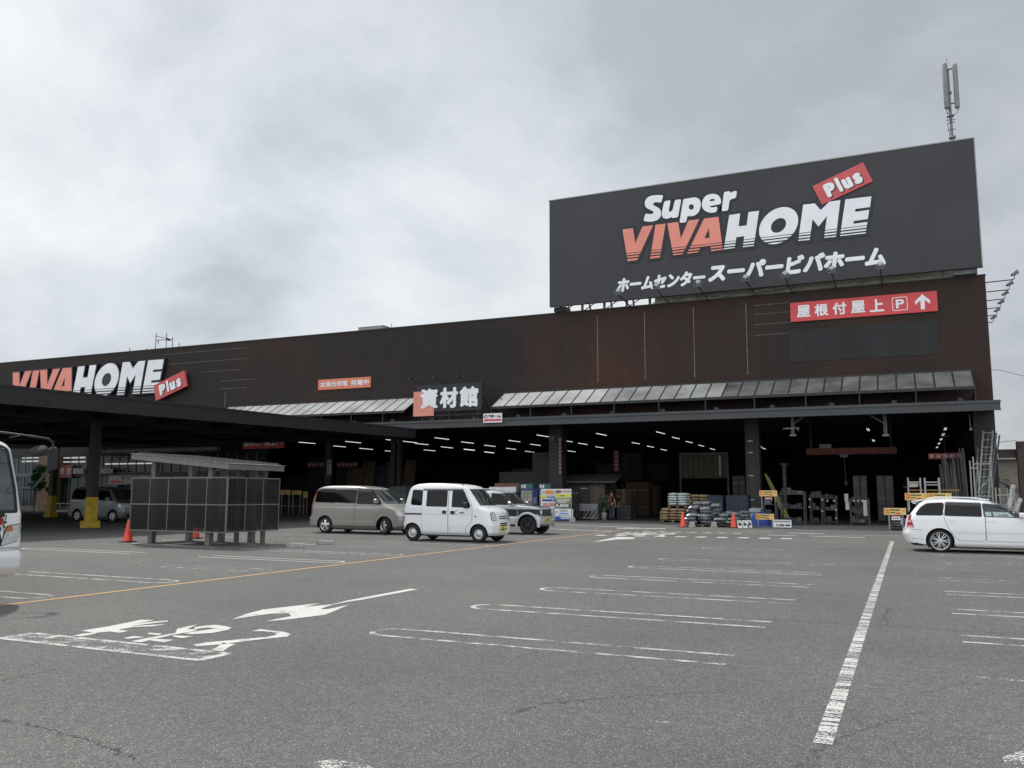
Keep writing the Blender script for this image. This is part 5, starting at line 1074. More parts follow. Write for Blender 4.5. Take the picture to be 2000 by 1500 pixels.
# ---- truck at the left edge: only its nearside front corner shows
tk = thing('truck', 'white lorry with red rose decals on its front at the left edge', 'truck', (-12.10, 7.40, 0))
XF = .82; HW = .90
front = [(.36, XF-.10), (.40, XF-.03), (.50, XF+.05), (.66, XF+.06), (.72, XF+.02), (.74, XF-.05), (.77, XF-.05), (.78, XF), (1.22, XF-.03), (1.26, XF-.05), (1.60, XF-.10), (2.14, XF-.22), (2.22, XF-.28), (2.28, XF-.40), (2.31, XF-.7)]
rearp = [(.36, -.75), (.9, -.78), (2.2, -.75), (2.28, -.70), (2.31, -.55)]
width = [(.36, HW-.07), (.42, HW-.02), (.66, HW-.01), (.72, HW-.02), (.74, HW-.06), (.77, HW-.06), (.78, HW), (1.25, HW), (2.12, HW-.10), (2.20, HW-.14), (2.28, HW-.24), (2.31, HW-.34)]
me, bvh = car_body(front, rearp, width, (.16, .16), .09, 0, rbulge=.0)
o = bpy.data.objects.new('cab', cut_arches(me, [PW, M_BLACK], [(-.02, .40)], .47, HW, .34)); o.data.name = 'cab'; COL.objects.link(o); o.parent = tk
FP = lambda lp, off, mt, nm, step=.035, par=tk: obj(nm, patch(bvh, lp, 'F', off, step), mt, par)
ws = FP(roundpoly([(-.80, 1.24), (.80, 1.24), (.775, 1.6), (.705, 2.13), (.62, 2.19), (-.62, 2.19), (-.705, 2.13), (-.775, 1.6)], .05), .006, M_BLACK, 'windshield', .05)
ws2 = FP(roundpoly([(-.74, 1.28), (.74, 1.28), (.715, 1.6), (.655, 2.08), (.58, 2.14), (-.58, 2.14), (-.655, 2.08), (-.715, 1.6)], .05), .011, mat('truck_glass', (.075, .10, .10), .06, var=.5, vs=2.2), 'glass', .05, ws)
for s in (-1, 1):
    q = lambda lp: [(s*u, v) for u, v in lp]
    h = FP(q(roundpoly([(.52, .80), (.80, .86), (.86, 1.09), (.62, 1.06)], .03)), .010, M_LAMPC, 'headlight', .03); FP(q(roundpoly([(.60, .985), (.71, 1.0), (.69, 1.075), (.62, 1.06)], .02)), .016, mat('indicator_amber', (.55, .16, .03), .2), 'indicator', .02, h)
    FP(q(roundpoly([(.50, .79), (.80, .85), (.87, 1.10), (.61, 1.07)], .03)), .005, M_SEAM, 'lamp_bezel')
    FP(q([(.56, 1.10), (.575, 1.10), (.615, 1.22), (.60, 1.22)]), .006, M_SEAM, 'panel_gap'); FP(q([(.56, .80), (.57, .80), (.575, 1.1), (.565, 1.1)]), .006, M_SEAM, 'panel_gap')
FP(roundpoly([(-.55, .82), (.55, .82), (.50, 1.02), (-.50, 1.02)], .03), .006, M_BLACK, 'grille')
def rose(cy, cz, s_, par):
    m = MB()
    for k in range(6):
        a = 2*PI*k/6+.3; patch(bvh, [(cy+s_*.55*math.cos(a)+s_*.5*math.cos(b), cz+s_*.55*math.sin(a)+s_*.5*math.sin(b)) for b in [2*PI*j/10 for j in range(10)]], 'F', .007+.0006*k, .04, m)
    patch(bvh, [(cy+s_*.42*math.cos(b), cz+s_*.42*math.sin(b)) for b in [2*PI*j/12 for j in range(12)]], 'F', .012, .04, m, 1)
    obj('rose_decal', m, [mat('rose_red', (.50, .025, .03), .5, var=.4, vs=30), mat('rose_dark', (.30, .012, .02), .5, var=.4, vs=40)], par)
    m = MB()
    for k in range(5):
        a = R(200+40*k); d = Vector((math.cos(a), math.sin(a))); n_ = Vector((-d.y, d.x)); c = Vector((cy, cz-.02))
        patch(bvh, [tuple(c+d*s_*.8), tuple(c+d*s_*1.4+n_*s_*.3), tuple(c+d*s_*2.0), tuple(c+d*s_*1.4-n_*s_*.3)], 'F', .006, .03, m)
    obj('leaf_decal', m, mat('leaf_green', (.02, .16, .07), .5, var=.5, vs=30), par)
rose(.50, 1.135, .062, tk); rose(.30, 1.12, .05, tk); rose(-.5, 1.13, .06, tk)
m = MB(); m.tube([(XF-.02, .30, 1.25), (XF+.03, .30, 1.24), (XF+.0, .45, 1.225)], .022, 6); m.bar((XF+.0, .42, 1.235), (XF-.09, -.1, 1.55), .02); m.box(XF-.06, XF+.02, .40, .52, 1.19, 1.26); obj('wiper', m, M_BLACK, tk)
ma = MB(); TX = tk.location
def tp(px, py, X): y, z = xp(px, py, X); return (X-TX.x, y-TX.y, z)
ma.tube([tp(-30, 845, -11.75), tp(0, 844, -11.6), tp(60, 852, -11.35), tp(95, 857, -11.22), tp(103, 864, -11.2), tp(104, 880, -11.2)], .016, 8); ma.tube([tp(18, 855, -11.5), tp(40, 850.5, -11.42)], .014, 6)
ma.tube([tp(43, 955, -11.4), tp(62, 955, -11.25), tp(70, 948, -11.2), tp(100, 912, -11.2)], .016, 8); ma.tube([tp(84, 880, -11.18), tp(103, 879, -11.2)], .013, 6); a = obj('mirror_arm', ma, M_DARK, tk)
m = MB(); c = Vector(tp(103, 896, -11.2)); lp = rrect(-.055, .055, -.165, .165, .04); m.prism(lp, lambda u, v, w: tuple(c+Vector((w+u*.35, u, v))), -.035, .035); obj('mirror_head', m, M_BLACK, a, bevel=.015)
m = MB(); c = Vector(tp(76, 881, -11.15)); rot = Matrix.Rotation(R(40), 3, 'X') @ Matrix.Rotation(R(20), 3, 'Y'); b_ = MB(); b_.lathe([(0, -.05), (.07, -.045), (.115, 0), (.115, .015), (0, .015)], (0, 0, 0), 'z', 18); m.add([tuple(c+rot @ Vector(v)) for v in b_.v], b_.f, 0, True); obj('under_mirror', m, M_RUBBER, a)
for s in (-1, 1): wheel(tk, -.02, s*(HW-.13), .37, .20, 'steel', s, 0, M_RIM)
m = MB(); m.box(-4.2, -.85, -.95, .95, .85, 2.9); obj('cargo_box', m, PW, tk); m = MB(); m.box(-4.2, -.6, -.40, -.25, .5, .84); m.box(-4.2, -.6, .25, .40, .5, .84); obj('chassis', m, M_BLACK, tk)
for s in (-1, 1): wheel(tk, -3.1, s*.78, .37, .22, 'steel', s, 0, M_RIM)
# ================================================================== CEILING LIGHTS in the warehouse
tubes = []
for a, b in ((590, 358), (790, 400), (915, 422), (1050, 450), (832, 482), (1055, 346), (370, 400), (540, 430), (500, 485), (350, 462), (180, 438), (183, 490), (20, 470), (0, 412), (1525, 333), (1650, 375), (1758, 408), (1855, 437), (1945, 464), (1335, 417), (1453, 445), (1560, 470)): tubes.append((900+a/4, 760+b/4))
for a, b in ((607, 612), (818, 635), (910, 607), (1003, 652), (1175, 595), (1285, 606), (1170, 668), (1365, 620), (1423, 662), (1493, 583), (1535, 642), (1685, 657), (1818, 676)): tubes.append((400+a/3.333, 680+b/3.333))
tubes += [(1480, 870.6), (1488, 875)]
proto = None
def fixture(pairs):
    t = thing('ceiling_light', 'slim white tube light hanging in the dark warehouse ceiling', 'ceiling light', (0, 0, 0), 0, 'single tube lights in the warehouse')
    m = MB(); m.box(-.06, .06, -1.2, 1.2, .05, .12)
    for y in (-.9, .9): m.tube([(0, y, .12), (0, y, .36)], .012, 5)
    if pairs: m.v = [(x*1.3, y, z) for x, y, z in m.v]
    obj('housing', m, M_STEELG, t)
    for x in ((-.05, .05) if pairs else (0,)):
        m = MB(); hl = 1.17; m.tube([(x, -hl, .025), (x, hl, .025)], 0.012 if pairs else .015, 8); obj('tube', m, M_TUBE, t)
    return t
f1 = fixture(False); k = 0
for (a, b) in tubes:
    x, y = gp(a, b, 5.92)
    if y > 90: continue
    loc = (x, y+1.25, 5.90); k += 1
    if k == 1: f1.location = loc
    else: dup(f1, loc)
f2 = fixture(True); f2['group'] = 'twin tube lights on the right'; f2['label'] = 'twin tube light in the line on the right of the warehouse ceiling'
k = 0
for (a, b) in ((1847.5, 836), (1843.5, 847), (1839, 856.5), (1835, 865), (1831, 872.5), (1694, 837), (1705, 859)):
    x, y = gp(a, b, 5.92); loc = (x, y+1.2, 5.90); k += 1
    if k == 1: f2.location = loc
    else: dup(f2, loc, None, 'twin tube light right of the orange crane beam in the dark ceiling' if k >= 6 else None)
# lit shelves seen through the shop front
for i, (a, b, c, d) in enumerate(((120, 893, 165, 895), (120, 901, 165, 903), (35, 893, 76, 895), (35, 900, 76, 902), (205, 905, 300, 906))):
    x0, x1, z0, z1 = prect(a, b, c, d, 54); m = MB(); m.box(x0, x1, 54, 54.08, z0, z1); tag(obj('strip_light', m, mat('shop_tube', (1, 1, .98), emit=.9, var=0)), ('upper lit strip behind the entrance glass', 'lower lit strip behind the entrance glass', 'upper lit strip left of the brick pier', 'lower lit strip left of the brick pier', 'faint lit strip behind the long upper shop windows')[i], 'light')
# ================================================================== generic yard pieces
def boxthing(name, label, cat, px4, Y, depth, mt, group=None, zbase=0, extra=None):
    x0, x1, z0, z1 = prect(*px4, Y); z0 = zbase if zbase is not None else z0
    t = thing(name, label, cat, ((x0+x1)/2, Y+depth/2, z0), 0, group); return t, x0, x1, z0, z1
# cones
def cone(loc, label, s=1):
    t = thing('traffic_cone', label, 'cone', loc, 0, 'orange traffic cones')
    m = MB(); m.box(-.19, .19, -.19, .19, 0, .035); obj('base', m, M_BLACK, t, bevel=.01)
    m = MB(); m.lathe([(.15, .036), (.14, .06), (.035, .69), (.028, .70), (0, .70)], (0, 0, 0), n=20, cap=False); obj('cone_body', m, M_CONE, t); t.scale = (s, s, s); return t
x, y = gp(252, 1059); c0 = cone((x-.06, y, 0), 'orange traffic cone at the left corner of the mesh shelter')
for (a, b), lb in (((376, 1052), 'orange traffic cone seen below the mesh panels of the shelter'), ((1333, 1030), 'orange traffic cone left of the black bag heap'), ((1432, 1031), 'orange traffic cone in front of the low black bag heap')):
    x, y = gp(a, b); dup(c0, (x, y+.12, 0), random.uniform(-.3, .3), lb)
# wheel stops
for (a, b), lb in (((578, 1069), 'concrete wheel stop nearer to the mesh shelter'), ((635, 1063.5), 'concrete wheel stop nearer to the silver minivan')):
    x, y = gp(a, b); m = MB(); m.prism([(-.3, 0), (.3, 0), (.28, .09), (.24, .12), (-.24, .12), (-.28, .09)], lambda u, v, w: (x+u*.18/.3*.9+w*0, y+w, v) if False else (x+u, y+w, v), -.08, .08); tag(obj('wheel_stop', m, M_CONC, bevel=.015), lb, 'wheel stop', 'concrete wheel stops')
# ---- bags
M_BAGK = mat('bag_black_sheen', (.135, .142, .155), .30, var=.9, vs=7, spec=.6, bump=.4, bs=14); M_BAGW = mat('bag_white', (.50, .54, .53), .4, var=.2, vs=5); M_BAGB = mat('bag_brown', (.30, .215, .125), .75, var=.22, vs=4)  # black bag mottle puts part of the plastic's shine into the colour
def bag_mesh(w, d, h, seed):
    rnd = random.Random(seed); m = MB(); nu, nv = 14, 10; ph = [rnd.uniform(0, 6) for _ in range(4)]
    def top(u, v, s):
        e = (1-abs(u)**3.2)*(1-abs(v)**3.2); hh = max(0, e)**.55*h/2*(1+.12*math.sin(5*u+ph[0])*math.sin(4*v+ph[1]))
        k = 1-.06*(1-abs(v)**2)*abs(u)**6
        return (u*w/2*(1-.05*(abs(v)**4)), v*d/2*k*(1-.07*abs(u)**4), h/2+s*hh+.012*math.sin(7*u+ph[2])*math.sin(6*v+ph[3])*e)
    vs = []; fs = []
    for s in (1, -1):
        o = len(vs)
        for i in range(nu+1):
            for j in range(nv+1): vs.append(top(-1+2*i/nu, -1+2*j/nv, s))
        for i in range(nu):
            for j in range(nv):
                a = o+i*(nv+1)+j; fs.append((a, a+nv+1, a+nv+2, a+1) if s > 0 else (a, a+1, a+nv+2, a+nv+1))
    return m.add(vs, fs, 0, True)
def pallet(x, y, z, w, d, label, h=.14):
    t = thing('pallet', label, 'pallet', (x, y, z), 0, 'pallets'); m = MB()
    for i in range(5): m.box(-w/2, w/2, -d/2+d*i/5+.02, -d/2+d*(i+1)/5-.02, h-.025, h)
    obj('deck', m, M_WOOD, t); m = MB()
    for q in (-1, 0, 1): m.box(q*(w/2-.06)-.05, q*(w/2-.06)+.05, -d/2, d/2, .0, h-.026)
    obj('runner', m, M_WOOD, t); return t
def bag_stack(x0, x1, y0, nx, ny, nz, z0, bh, mt, name, lab, grp, jit=.015, rows_y=.6):
    protos = []
    w = (x1-x0)/nx
    for s in range(2): protos.append(bag_mesh(w*1.06, rows_y*1.05, bh*(1.5 if mt is M_BAGK else 1.22), 11+s+int(100*x0)))
    meshes = [None, None]
    for k in range(nz):
        for j in range(ny):
            for i in range(nx):
                s = (i+k) % 2
                lb = lab(i, j, k)
                loc = (x0+w*(i+.5)+random.gauss(0, jit), y0+rows_y*(j+.5)+random.gauss(0, jit), z0+bh*k-.008)
                if meshes[s] is None: o = obj(name, protos[s], mt); meshes[s] = o
                else: o = meshes[s].copy(); COL.objects.link(o)
                o.location = loc; o.rotation_euler = (random.gauss(0, .02), random.gauss(0, .025), random.gauss(0, .03)+(PI if random.random() < .5 else 0)); tag(o, lb, 'bag', grp)
Y = 47.6
x0, x1, z0, z1 = prect(1291, 990, 1336, 1014, Y); pallet((x0+x1)/2, Y+.62, 0, x1-x0, 1.2, 'wooden pallet on the floor under the pile of brown paper sacks left of the cone')
bag_stack(x0-.03, x1+.03, Y, 3, 2, 4, .14, .155, M_BAGB, 'paper_sack', lambda i, j, k: 'brown paper sack in the pile below the white bags', 'brown sacks under the white bags')
x0, x1, _, _ = prect(1304, 990, 1341, 1014, Y); zt = .14+.155*4+.03; pallet((x0+x1)/2, Y+.62, zt, x1-x0, 1.15, 'wooden pallet between the white bags and the brown sacks')
bag_stack(x0, x1, Y, 2, 2, 5, zt+.14, .135, M_BAGW, 'white_bag', lambda i, j, k: 'white plastic bag in the neat stack on top of the brown sacks', 'white bags stacked on the brown sacks')
Y = 48.6; x0, x1, _, z1 = prect(1347, 967, 1381, 1010, Y); pallet((x0+x1)/2, Y+.6, 0, x1-x0, 1.1, 'wooden pallet under the tall brown sack stack behind the black bags')
bag_stack(x0, x1, Y, 2, 2, 9, .14, (z1-.14)/9, M_BAGB, 'paper_sack', lambda i, j, k: 'brown paper sack in the tall stack behind the black bags', 'brown sacks behind the black bags')
# black compost bags: a tall heap and a low heap
def heap(cols, Y, grp, lab):
    for (a, b, top, dy, n) in cols:
        x0, x1, z0, z1 = prect(a, top, b, 1028, Y+dy); bh = max(.09, (z1-.12)/n)
        bag_stack(x0, x1, Y+dy, 1, 1, n, .12, bh, M_BAGK, 'black_bag', lambda i, j, k: lab, grp, .045, .68)
Y = 41.9
heap([(1338, 1362, 1005, 0, 3), (1363, 1387, 1006, 0, 3), (1343, 1366, 990, .55, 5), (1366, 1389, 992, .55, 5), (1384, 1404, 986, .8, 5), (1352, 1374, 982, 1.1, 6), (1370, 1390, 981, 1.1, 6)], Y, 'glossy black bags in the tall heap', 'glossy black plastic bag in the tall heap beside the left cone')
heap([(1396, 1420, 1013, 0, 2), (1418, 1441, 1012, 0, 2), (1402, 1424, 1005, .55, 3), (1424, 1446, 1003, .55, 3), (1441, 1462, 1000, .9, 4), (1414, 1436, 1001, 1.1, 3)], Y, 'glossy black bags in the low heap', 'glossy black plastic bag in the low heap beside the right cone')
for a, b, lb in ((1340, 1404, 'wooden pallet under the tall heap of black bags'), (1396, 1462, 'wooden pallet under the low heap of black bags')):
    x0, x1, _, _ = prect(a, 1000, b, 1028, Y); pallet((x0+x1)/2, Y+.95, 0, x1-x0-.05, 1.8, lb, .11)
for a, b, lb in ((1351, 1031, 'concrete block with a thin rod between the left cone and the black bags'), (1394, 1031, 'concrete block with a thin rod between the two heaps of black bags')):
    x, y = gp(a, b); t = thing('weight_block', lb, 'concrete block', (x, y+.1, 0), 0, 'concrete rod blocks'); m = MB(); m.hexa([(-.15, -.1, 0), (.15, -.1, 0), (.15, .1, 0), (-.15, .1, 0), (-.11, -.08, .27), (.11, -.08, .27), (.11, .08, .27), (-.11, .08, .27)]); obj('block', m, M_CONC, t, bevel=.02); m = MB(); m.tube([(0, 0, .27), (0, 0, .62)], .012, 6); obj('rod', m, M_STEELG, t)
for i, (a, b) in enumerate(((1447, 1031), (1457, 1031), (1466, 1030.5))):
    x, y = gp(a, b); m = MB(); lean = .14
    def q(u, v, w): return (x+u+w*.2, y+w+v*.35, v)
    m.prism([(-.13, 0), (.07, 0), (.0, .34), (-.2, .34)], q, 0, .02, 0); m.prism([(-.10, .10), (.03, .10), (-.0, .22), (-.13, .22)], q, -.006, -.002, 1); m.prism([(-.12, .25), (-.02, .25), (-.04, .29), (-.14, .29)], q, -.006, -.002, 1); tag(obj('price_sheet', m, [M_BOARD, M_PRINTK]), ('leaning price card, nearest to the right cone', 'leaning price card, the middle of three beside the blue tarp', 'leaning price card, nearest to the blue tarp')[i], 'price card', 'leaning price cards')
# navy ribbed stacks (drain sheets)
Y = 46.2
M_NAVYR = mat('navy_plastic', (.022, .028, .055), .45, var=.3, vs=2)
for i, (a, b) in enumerate(((1381, 1413), (1418, 1462))):
    x0, x1, z0, z1 = prect(a, 966, b, 1008, Y); m = MB(); x = x0
    while x < x1-.04: m.box(x, x+.05, Y, Y+.9, 0.0, z1-random.uniform(0, .05)); m.box(x+.05, x+.08, Y+.03, Y+.87, 0, z1-.1); x += .08
    tag(obj('panel_stack', m, M_NAVYR), ('upright stack of navy ribbed panels, left one, behind the tall black bag heap', 'upright stack of navy ribbed panels, right one, beside the big pillar')[i], 'panels', 'navy panel stacks')
# blue tarpaulin bundle
x0, x1, z0, z1 = prect(1464, 998, 1502, 1026, 44.5); m = MB(); n = 16; rnd = random.Random(3); vs = []; 
for i in range(n+1):
    for j in range(9):
        u = -1+2*i/n; v = -1+2*j/8; h = (1-abs(u)**4)*(1-abs(v)**4); vs.append(((x0+x1)/2+u*(x1-x0)/2, 44.9+v*.6, max(0, h**.4)*(z1-.15)*(1+.0*u)+.10*math.sin(5*u+3*v)*h+rnd.gauss(0, .02)*h))
m.add(vs, [(i*9+j, (i+1)*9+j, (i+1)*9+j+1, i*9+j+1) for i in range(n) for j in range(8)], 0, False); tag(obj('blue_tarpaulin', m, mat('tarp_blue', (.02, .055, .33), .45, var=.3, vs=6)), 'bright blue tarpaulin bundle beside the low black bag heap', 'tarpaulin')
x0, x1, z0, z1 = prect(1464, 994, 1486, 1000, 45.2); m = MB(); m.hexa([(x0, 45, z0), (x1, 45, z0), (x1, 46, z0+.05), (x0, 46, z0+.05), (x0, 45, z1), (x1, 45, z1-.02), (x1, 46, z1+.03), (x0, 46, z1+.06)]); m.box(x0+.05, x1-.05, 45.1, 45.9, 0, z0); tag(obj('pale_sheet_pack', m, mat('pale_sheet', (.30, .36, .38), .6)), 'pale sheet pack lying behind the blue tarpaulin', 'sheet pack')
# ---- yellow notice boards
def notice(px4, Y, label, post=True, base=0, paper=None, group='yellow notice boards'):
    x0, x1, z0, z1 = prect(*px4, Y); t = thing('notice_board', label, 'notice board', ((x0+x1)/2, Y, base), 0, group); w, h = x1-x0, z1-z0
    m = MB(); m.box(x0, x1, Y, Y+.03, z0, z1); obj('board', m, M_SIGNY, t, True)
    m = MB(); Yp = Y-.002
    m.box(x0+.04*w, x0+.22*w, Yp-.004, Yp, z0+.15*h, z1-.12*h, 0); m.box(x0+.09*w, x0+.12*w, Yp-.006, Yp-.004, z0+.3*h, z1-.3*h, 3)
    for q in range(7): m.box(x0+(.26+.07*q)*w, x0+(.26+.07*q+.05)*w, Yp-.004, Yp, z0+.60*h, z0+.82*h, 1)
    m.box(x0+.26*w, x0+.52*w, Yp-.004, Yp, z0+.28*h, z0+.40*h, 1); m.box(x0+.54*w, x0+.74*w, Yp-.004, Yp, z0+.12*h, z0+.36*h, 2)
    m.lathe([(.055*w, -.004), (.03*w, -.004)], (x0+.88*w, Yp, z0+.62*h), 'y', 14, 0, cap=False)
    obj('print', m, [M_ORANGE, M_PRINTK, M_RED, M_SIGNY], t, True)
    if paper:
        a, b, c, d = prect(*paper, Y-.03); m = MB(); m.box(a, b, Y-.035, Y-.03, c, d); m.box(a, b, Y-.038, Y-.0352, d-.22*(d-c), d, 1); m.box(a+.05*(b-a), b-.1*(b-a), Y-.038, Y-.0352, c+.35*(d-c), c+.5*(d-c), 2); obj('paper', m, [M_BOARD, M_RED, M_PRINTK], t, True)
    if post:
        m = MB()
        for x in (x0+.12*w, x1-.12*w): m.bar((x, Y+.05, base), (x, Y+.05, z1-.02), .05)
        obj('post', m, M_GREYP, t, True)
    return t
notice((1483, 958, 1518, 969.5), 46.6, 'yellow notice board on posts right of the big pillar, upper one', True, 0, (1494, 971, 1508, 978))
notice((1476, 1003.5, 1512, 1015), 43.9, 'low yellow notice board beside the blue tarpaulin')
notice((1767, 963, 1812, 977), 45.5, 'yellow notice board behind the white car, left of an adjoining pair', True, 0, (1782, 976, 1800, 984))
notice((1812, 963, 1859, 977), 45.5, 'yellow notice board behind the white car, right of an adjoining pair')
t = notice((1726, 992, 1770, 1006), 42.3, 'yellow notice board on an A-frame stand beside the white car tail light', False, 0, (1741, 1007, 1759, 1016))
x0, x1, z0, z1 = prect(1726, 992, 1770, 1036, 42.3); m = MB()
for x in (x0+.2, x1-.12): m.bar((x, 42.2, 0), (x, 42.36, z0+.9), .07, .04); m.bar((x, 42.95, 0), (x, 42.4, z0+.9), .07, .04)
obj('stand_leg', m, M_GREYP, t, True)
bag_stack(x0+.25, x1+.3, 42.35, 1, 1, 4, .0, .12, M_BAGK, 'black_bag', lambda i, j, k: 'dark plastic bag under the A-frame notice board', 'dark bags under the A-frame')
x0, x1, z0, z1 = prect(1510, 1015, 1546, 1027, 42.6); t = thing('price_board', 'white price board with black digits standing low beside the yellow notice board', 'price board', (x0, 42.6, 0)); m = MB(); m.box(x0, x1, 42.6, 42.63, .02, z1); obj('board', m, M_BOARD, t, True)
on_facade(t, 'lettering', '3,580', (x0+.16*(x1-x0), x0+.60*(x1-x0), .06+.0, .06+.42*z1*.75), 42.6, M_PRINTK, .04, 0, .001, .005); m = MB(); 
for i in range(9): m.box(x0+(.07+.1*i)*(x1-x0), x0+(.07+.1*i+.07)*(x1-x0), 42.594, 42.599, z1*.72, z1*.86)
m.box(x0+.66*(x1-x0), x0+.93*(x1-x0), 42.594, 42.599, .09, .16); obj('small_print', m, M_PRINTK, t, True)
# ---- steel racks of goods
def rack(px4, Y, d, label, shelves=3, goods=True, mt=None):
    x0, x1, z0, z1 = prect(*px4, Y); t = thing('storage_rack', label, 'rack', ((x0+x1)/2, Y+d/2, 0), 0, 'storage racks'); mt = mt or mat('rack_steel', (.042, .043, .045), .65)
    for x in (x0, x1):
        for y in (Y, Y+d): m = MB(); m.box(x-.03, x+.03, y-.03, y+.03, 0, z1); obj('upright', m, mt, t, True)
    for k in range(shelves):
        z = .18+(z1-.3)*k/max(1, shelves-1) if shelves > 1 else z1*.5
        m = MB(); m.box(x0+.031, x1-.031, Y-.02, Y+d+.02, z-.035, z); obj('shelf', m, mt, t, True)
        if goods:
            x = x0+.06
            while x < x1-.25:
                w = random.uniform(.14, .34); h = random.uniform(.12, .32)*(1 if shelves > 2 else 1.3)
                g = MB(); g.box(x, min(x+w-.02, x1-.04), Y+.03, Y+d*.8, z+.001, z+h); c_ = random.choice(((.03, .03, .03), (.018, .019, .021), (.06, .055, .05), (.03, .025, .022), (.085, .085, .085)))
                tag(obj('goods_carton', g, mat('goods_%d' % int(c_[0]*1000), c_, .7, var=.3, vs=6), bevel=.01), 'small carton on '+label[:1].lower()+label[1:], 'carton', 'cartons on the racks'); x += w
    return t
rack((1524, 960, 1572, 1020), 46.5, .8, 'grey steel goods rack right of the yellow notice boards', 3)
rack((1490, 980, 1516, 1012), 45.2, .6, 'low dark goods rack between the two yellow notice boards', 3)
rack((1582, 966, 1606, 1020), 48.0, .8, 'narrow dark rack left of the hoist', 3); rack((1608, 968, 1634, 1020), 48.3, .8, 'narrow dark rack below the hoist hook', 3); rack((1660, 974, 1698, 1018), 48.0, .9, 'wide dark rack with white tags below wrapped pallets', 3)
for i, (a, b) in enumerate(((1581, 975), (1581, 990), (1606, 976), (1606, 998), (1616, 978), (1629, 978), (1633, 996), (1653, 972), (1655, 988), (1690, 992), (1668, 978), (1676, 978), (1684, 978), (1633, 1012))):
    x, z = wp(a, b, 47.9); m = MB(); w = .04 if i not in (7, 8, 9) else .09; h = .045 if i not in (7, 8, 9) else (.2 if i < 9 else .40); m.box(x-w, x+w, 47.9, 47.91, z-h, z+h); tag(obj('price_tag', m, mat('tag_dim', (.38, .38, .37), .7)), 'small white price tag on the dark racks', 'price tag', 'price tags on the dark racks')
# wrapped pallets and cartons in the dark
M_WRAP = mat('wrapped_goods', (.060, .063, .07), .35, var=.5, vs=2.5)
def bulk(name, cat, px4, Y, d, mt, label, nx=1, nz=1, z0=0, group=None, gap=.02):
    x0, x1, _, z1 = prect(*px4, Y); k = 0; w = (x1-x0)/nx; h = (z1-z0)/nz
    for i in range(nx):
        for j in range(nz):
            m = MB(); m.box(-w/2+gap, w/2-gap, -d/2, d/2, 0.004, h-.008); m.box(-w*.5+gap, w*.5-gap, -d/2-.006, -d/2-.001, h*.47, h*.53, 1)
            o = obj(name, m, [mt, mat('packing_tape', (.20, .17, .12), .4)], bevel=.02); o.location = (x0+w*(i+.5), Y+d/2, z0+h*j); tag(o, label, cat, group or label)
bulk('wrapped_pallet_load', 'pallet load', (1665, 929, 1695, 976), 58, 1.2, M_WRAP, 'grey film wrapped load left of the middle in the back of the hall', 2, 3)
bulk('wrapped_pallet_load', 'pallet load', (1711, 929, 1747, 985), 58, 1.2, M_WRAP, 'grey film wrapped load right of the middle in the back of the hall', 2, 3)
bulk('wrapped_pallet_load', 'pallet load', (1762, 930, 1790, 985), 60, 1.2, M_INT, 'dark wrapped load behind the trestle frames', 2, 2)
bulk('carton', 'carton', (1430, 929, 1456, 985), 57, 1.2, mat('carton_grey', (.07, .068, .065), .8), 'grey carton stacked left of the big pillar in the hall', 2, 3)
bulk('carton', 'carton', (1222, 941, 1268, 1008), 62, 1.3, M_PLY, 'brown carton in the big pile in the back of the hall', 2, 2)
bulk('carton', 'carton', (1268, 948, 1285, 1005), 66, 1.3, M_CARD, 'narrow brown carton right of the big carton pile', 1, 3)
bulk('carton', 'carton', (1288, 997, 1302, 1009), 52, .5, mat('carton_pale', (.22, .19, .15), .8), 'small pale carton on the floor left of the brown sacks', 1, 2)
bulk('carton', 'carton', (1000, 915, 1040, 948), 62, 1.5, M_PLY, 'brown board pile in the dark behind the vending machines', 2, 2, 1.6)
for (a, b, c, d, Yq, lb) in ((1165, 905, 1215, 935, 70, 'dim rack load left of the hanging red banner'), (1215, 885, 1252, 935, 70, 'tall dim rack load right of the hanging red banner'), (1265, 905, 1305, 935, 72, 'dim rack load near the yellow strip curtain'), (1040, 885, 1075, 930, 72, 'dim rack load behind the tall black pillar')):
    x0, x1, z0, z1 = prect(a, b, c, d, Yq); m = MB(); m.box(x0, x1, Yq, Yq+1.2, z0, z1)
    for x in (x0-.06, x1+.06): m.box(x-.05, x+.05, Yq, Yq+.1, 0, z1+.3); m.box(x-.05, x+.05, Yq+1.1, Yq+1.2, 0, z1+.3)
    m.box(x0-.1, x1+.1, Yq-.02, Yq+.06, z0-.14, z0-.004); tag(obj('rack_load', m, mat('rack_goods', (.045, .043, .042), .8, var=.4, vs=1.5), bevel=.03), lb, 'rack load')
x, z = wp(1305, 931, 62)
# strip curtain
Y = 63; x0, x1, z0, z1 = prect(1330, 888, 1420, 934, Y); t = thing('strip_curtain', 'yellowish hanging strip curtain in the middle of the dark hall', 'curtain', ((x0+x1)/2, Y, 0)); m = MB(); n = 44
vs = [(x0+(x1-x0)*i/n, Y+.05*math.sin(i*1.3), z) for i in range(n+1) for z in (z0, z1)]; m.add(vs, [(2*i, 2*i+2, 2*i+3, 2*i+1) for i in range(n)], 0, False); obj('curtain', m, mat('curtain_olive', (.115, .110, .058), .5, var=.35, vs=3, stretch=(3, 1, .3)), t, True)
m = MB(); m.box(x0-.1, x1+.1, Y-.05, Y+.05, z1, z1+.12); m.box(x0-.12, x0-.02, Y-.05, Y+.05, 0, z1); m.box(x1+.02, x1+.12, Y-.05, Y+.05, 0, z1); obj('frame', m, M_STEELG, t, True)
x, _ = wp(1406, 900, Y-.1); m = MB()
for i in range(9): m.box(x-.06, x+.06, Y-.14, Y-.12, z0+.2+(z1-z0-.3)*i/9, z0+.2+(z1-z0-.3)*i/9+.14)
obj('hanging_tag', m, M_BOARD, t, True)
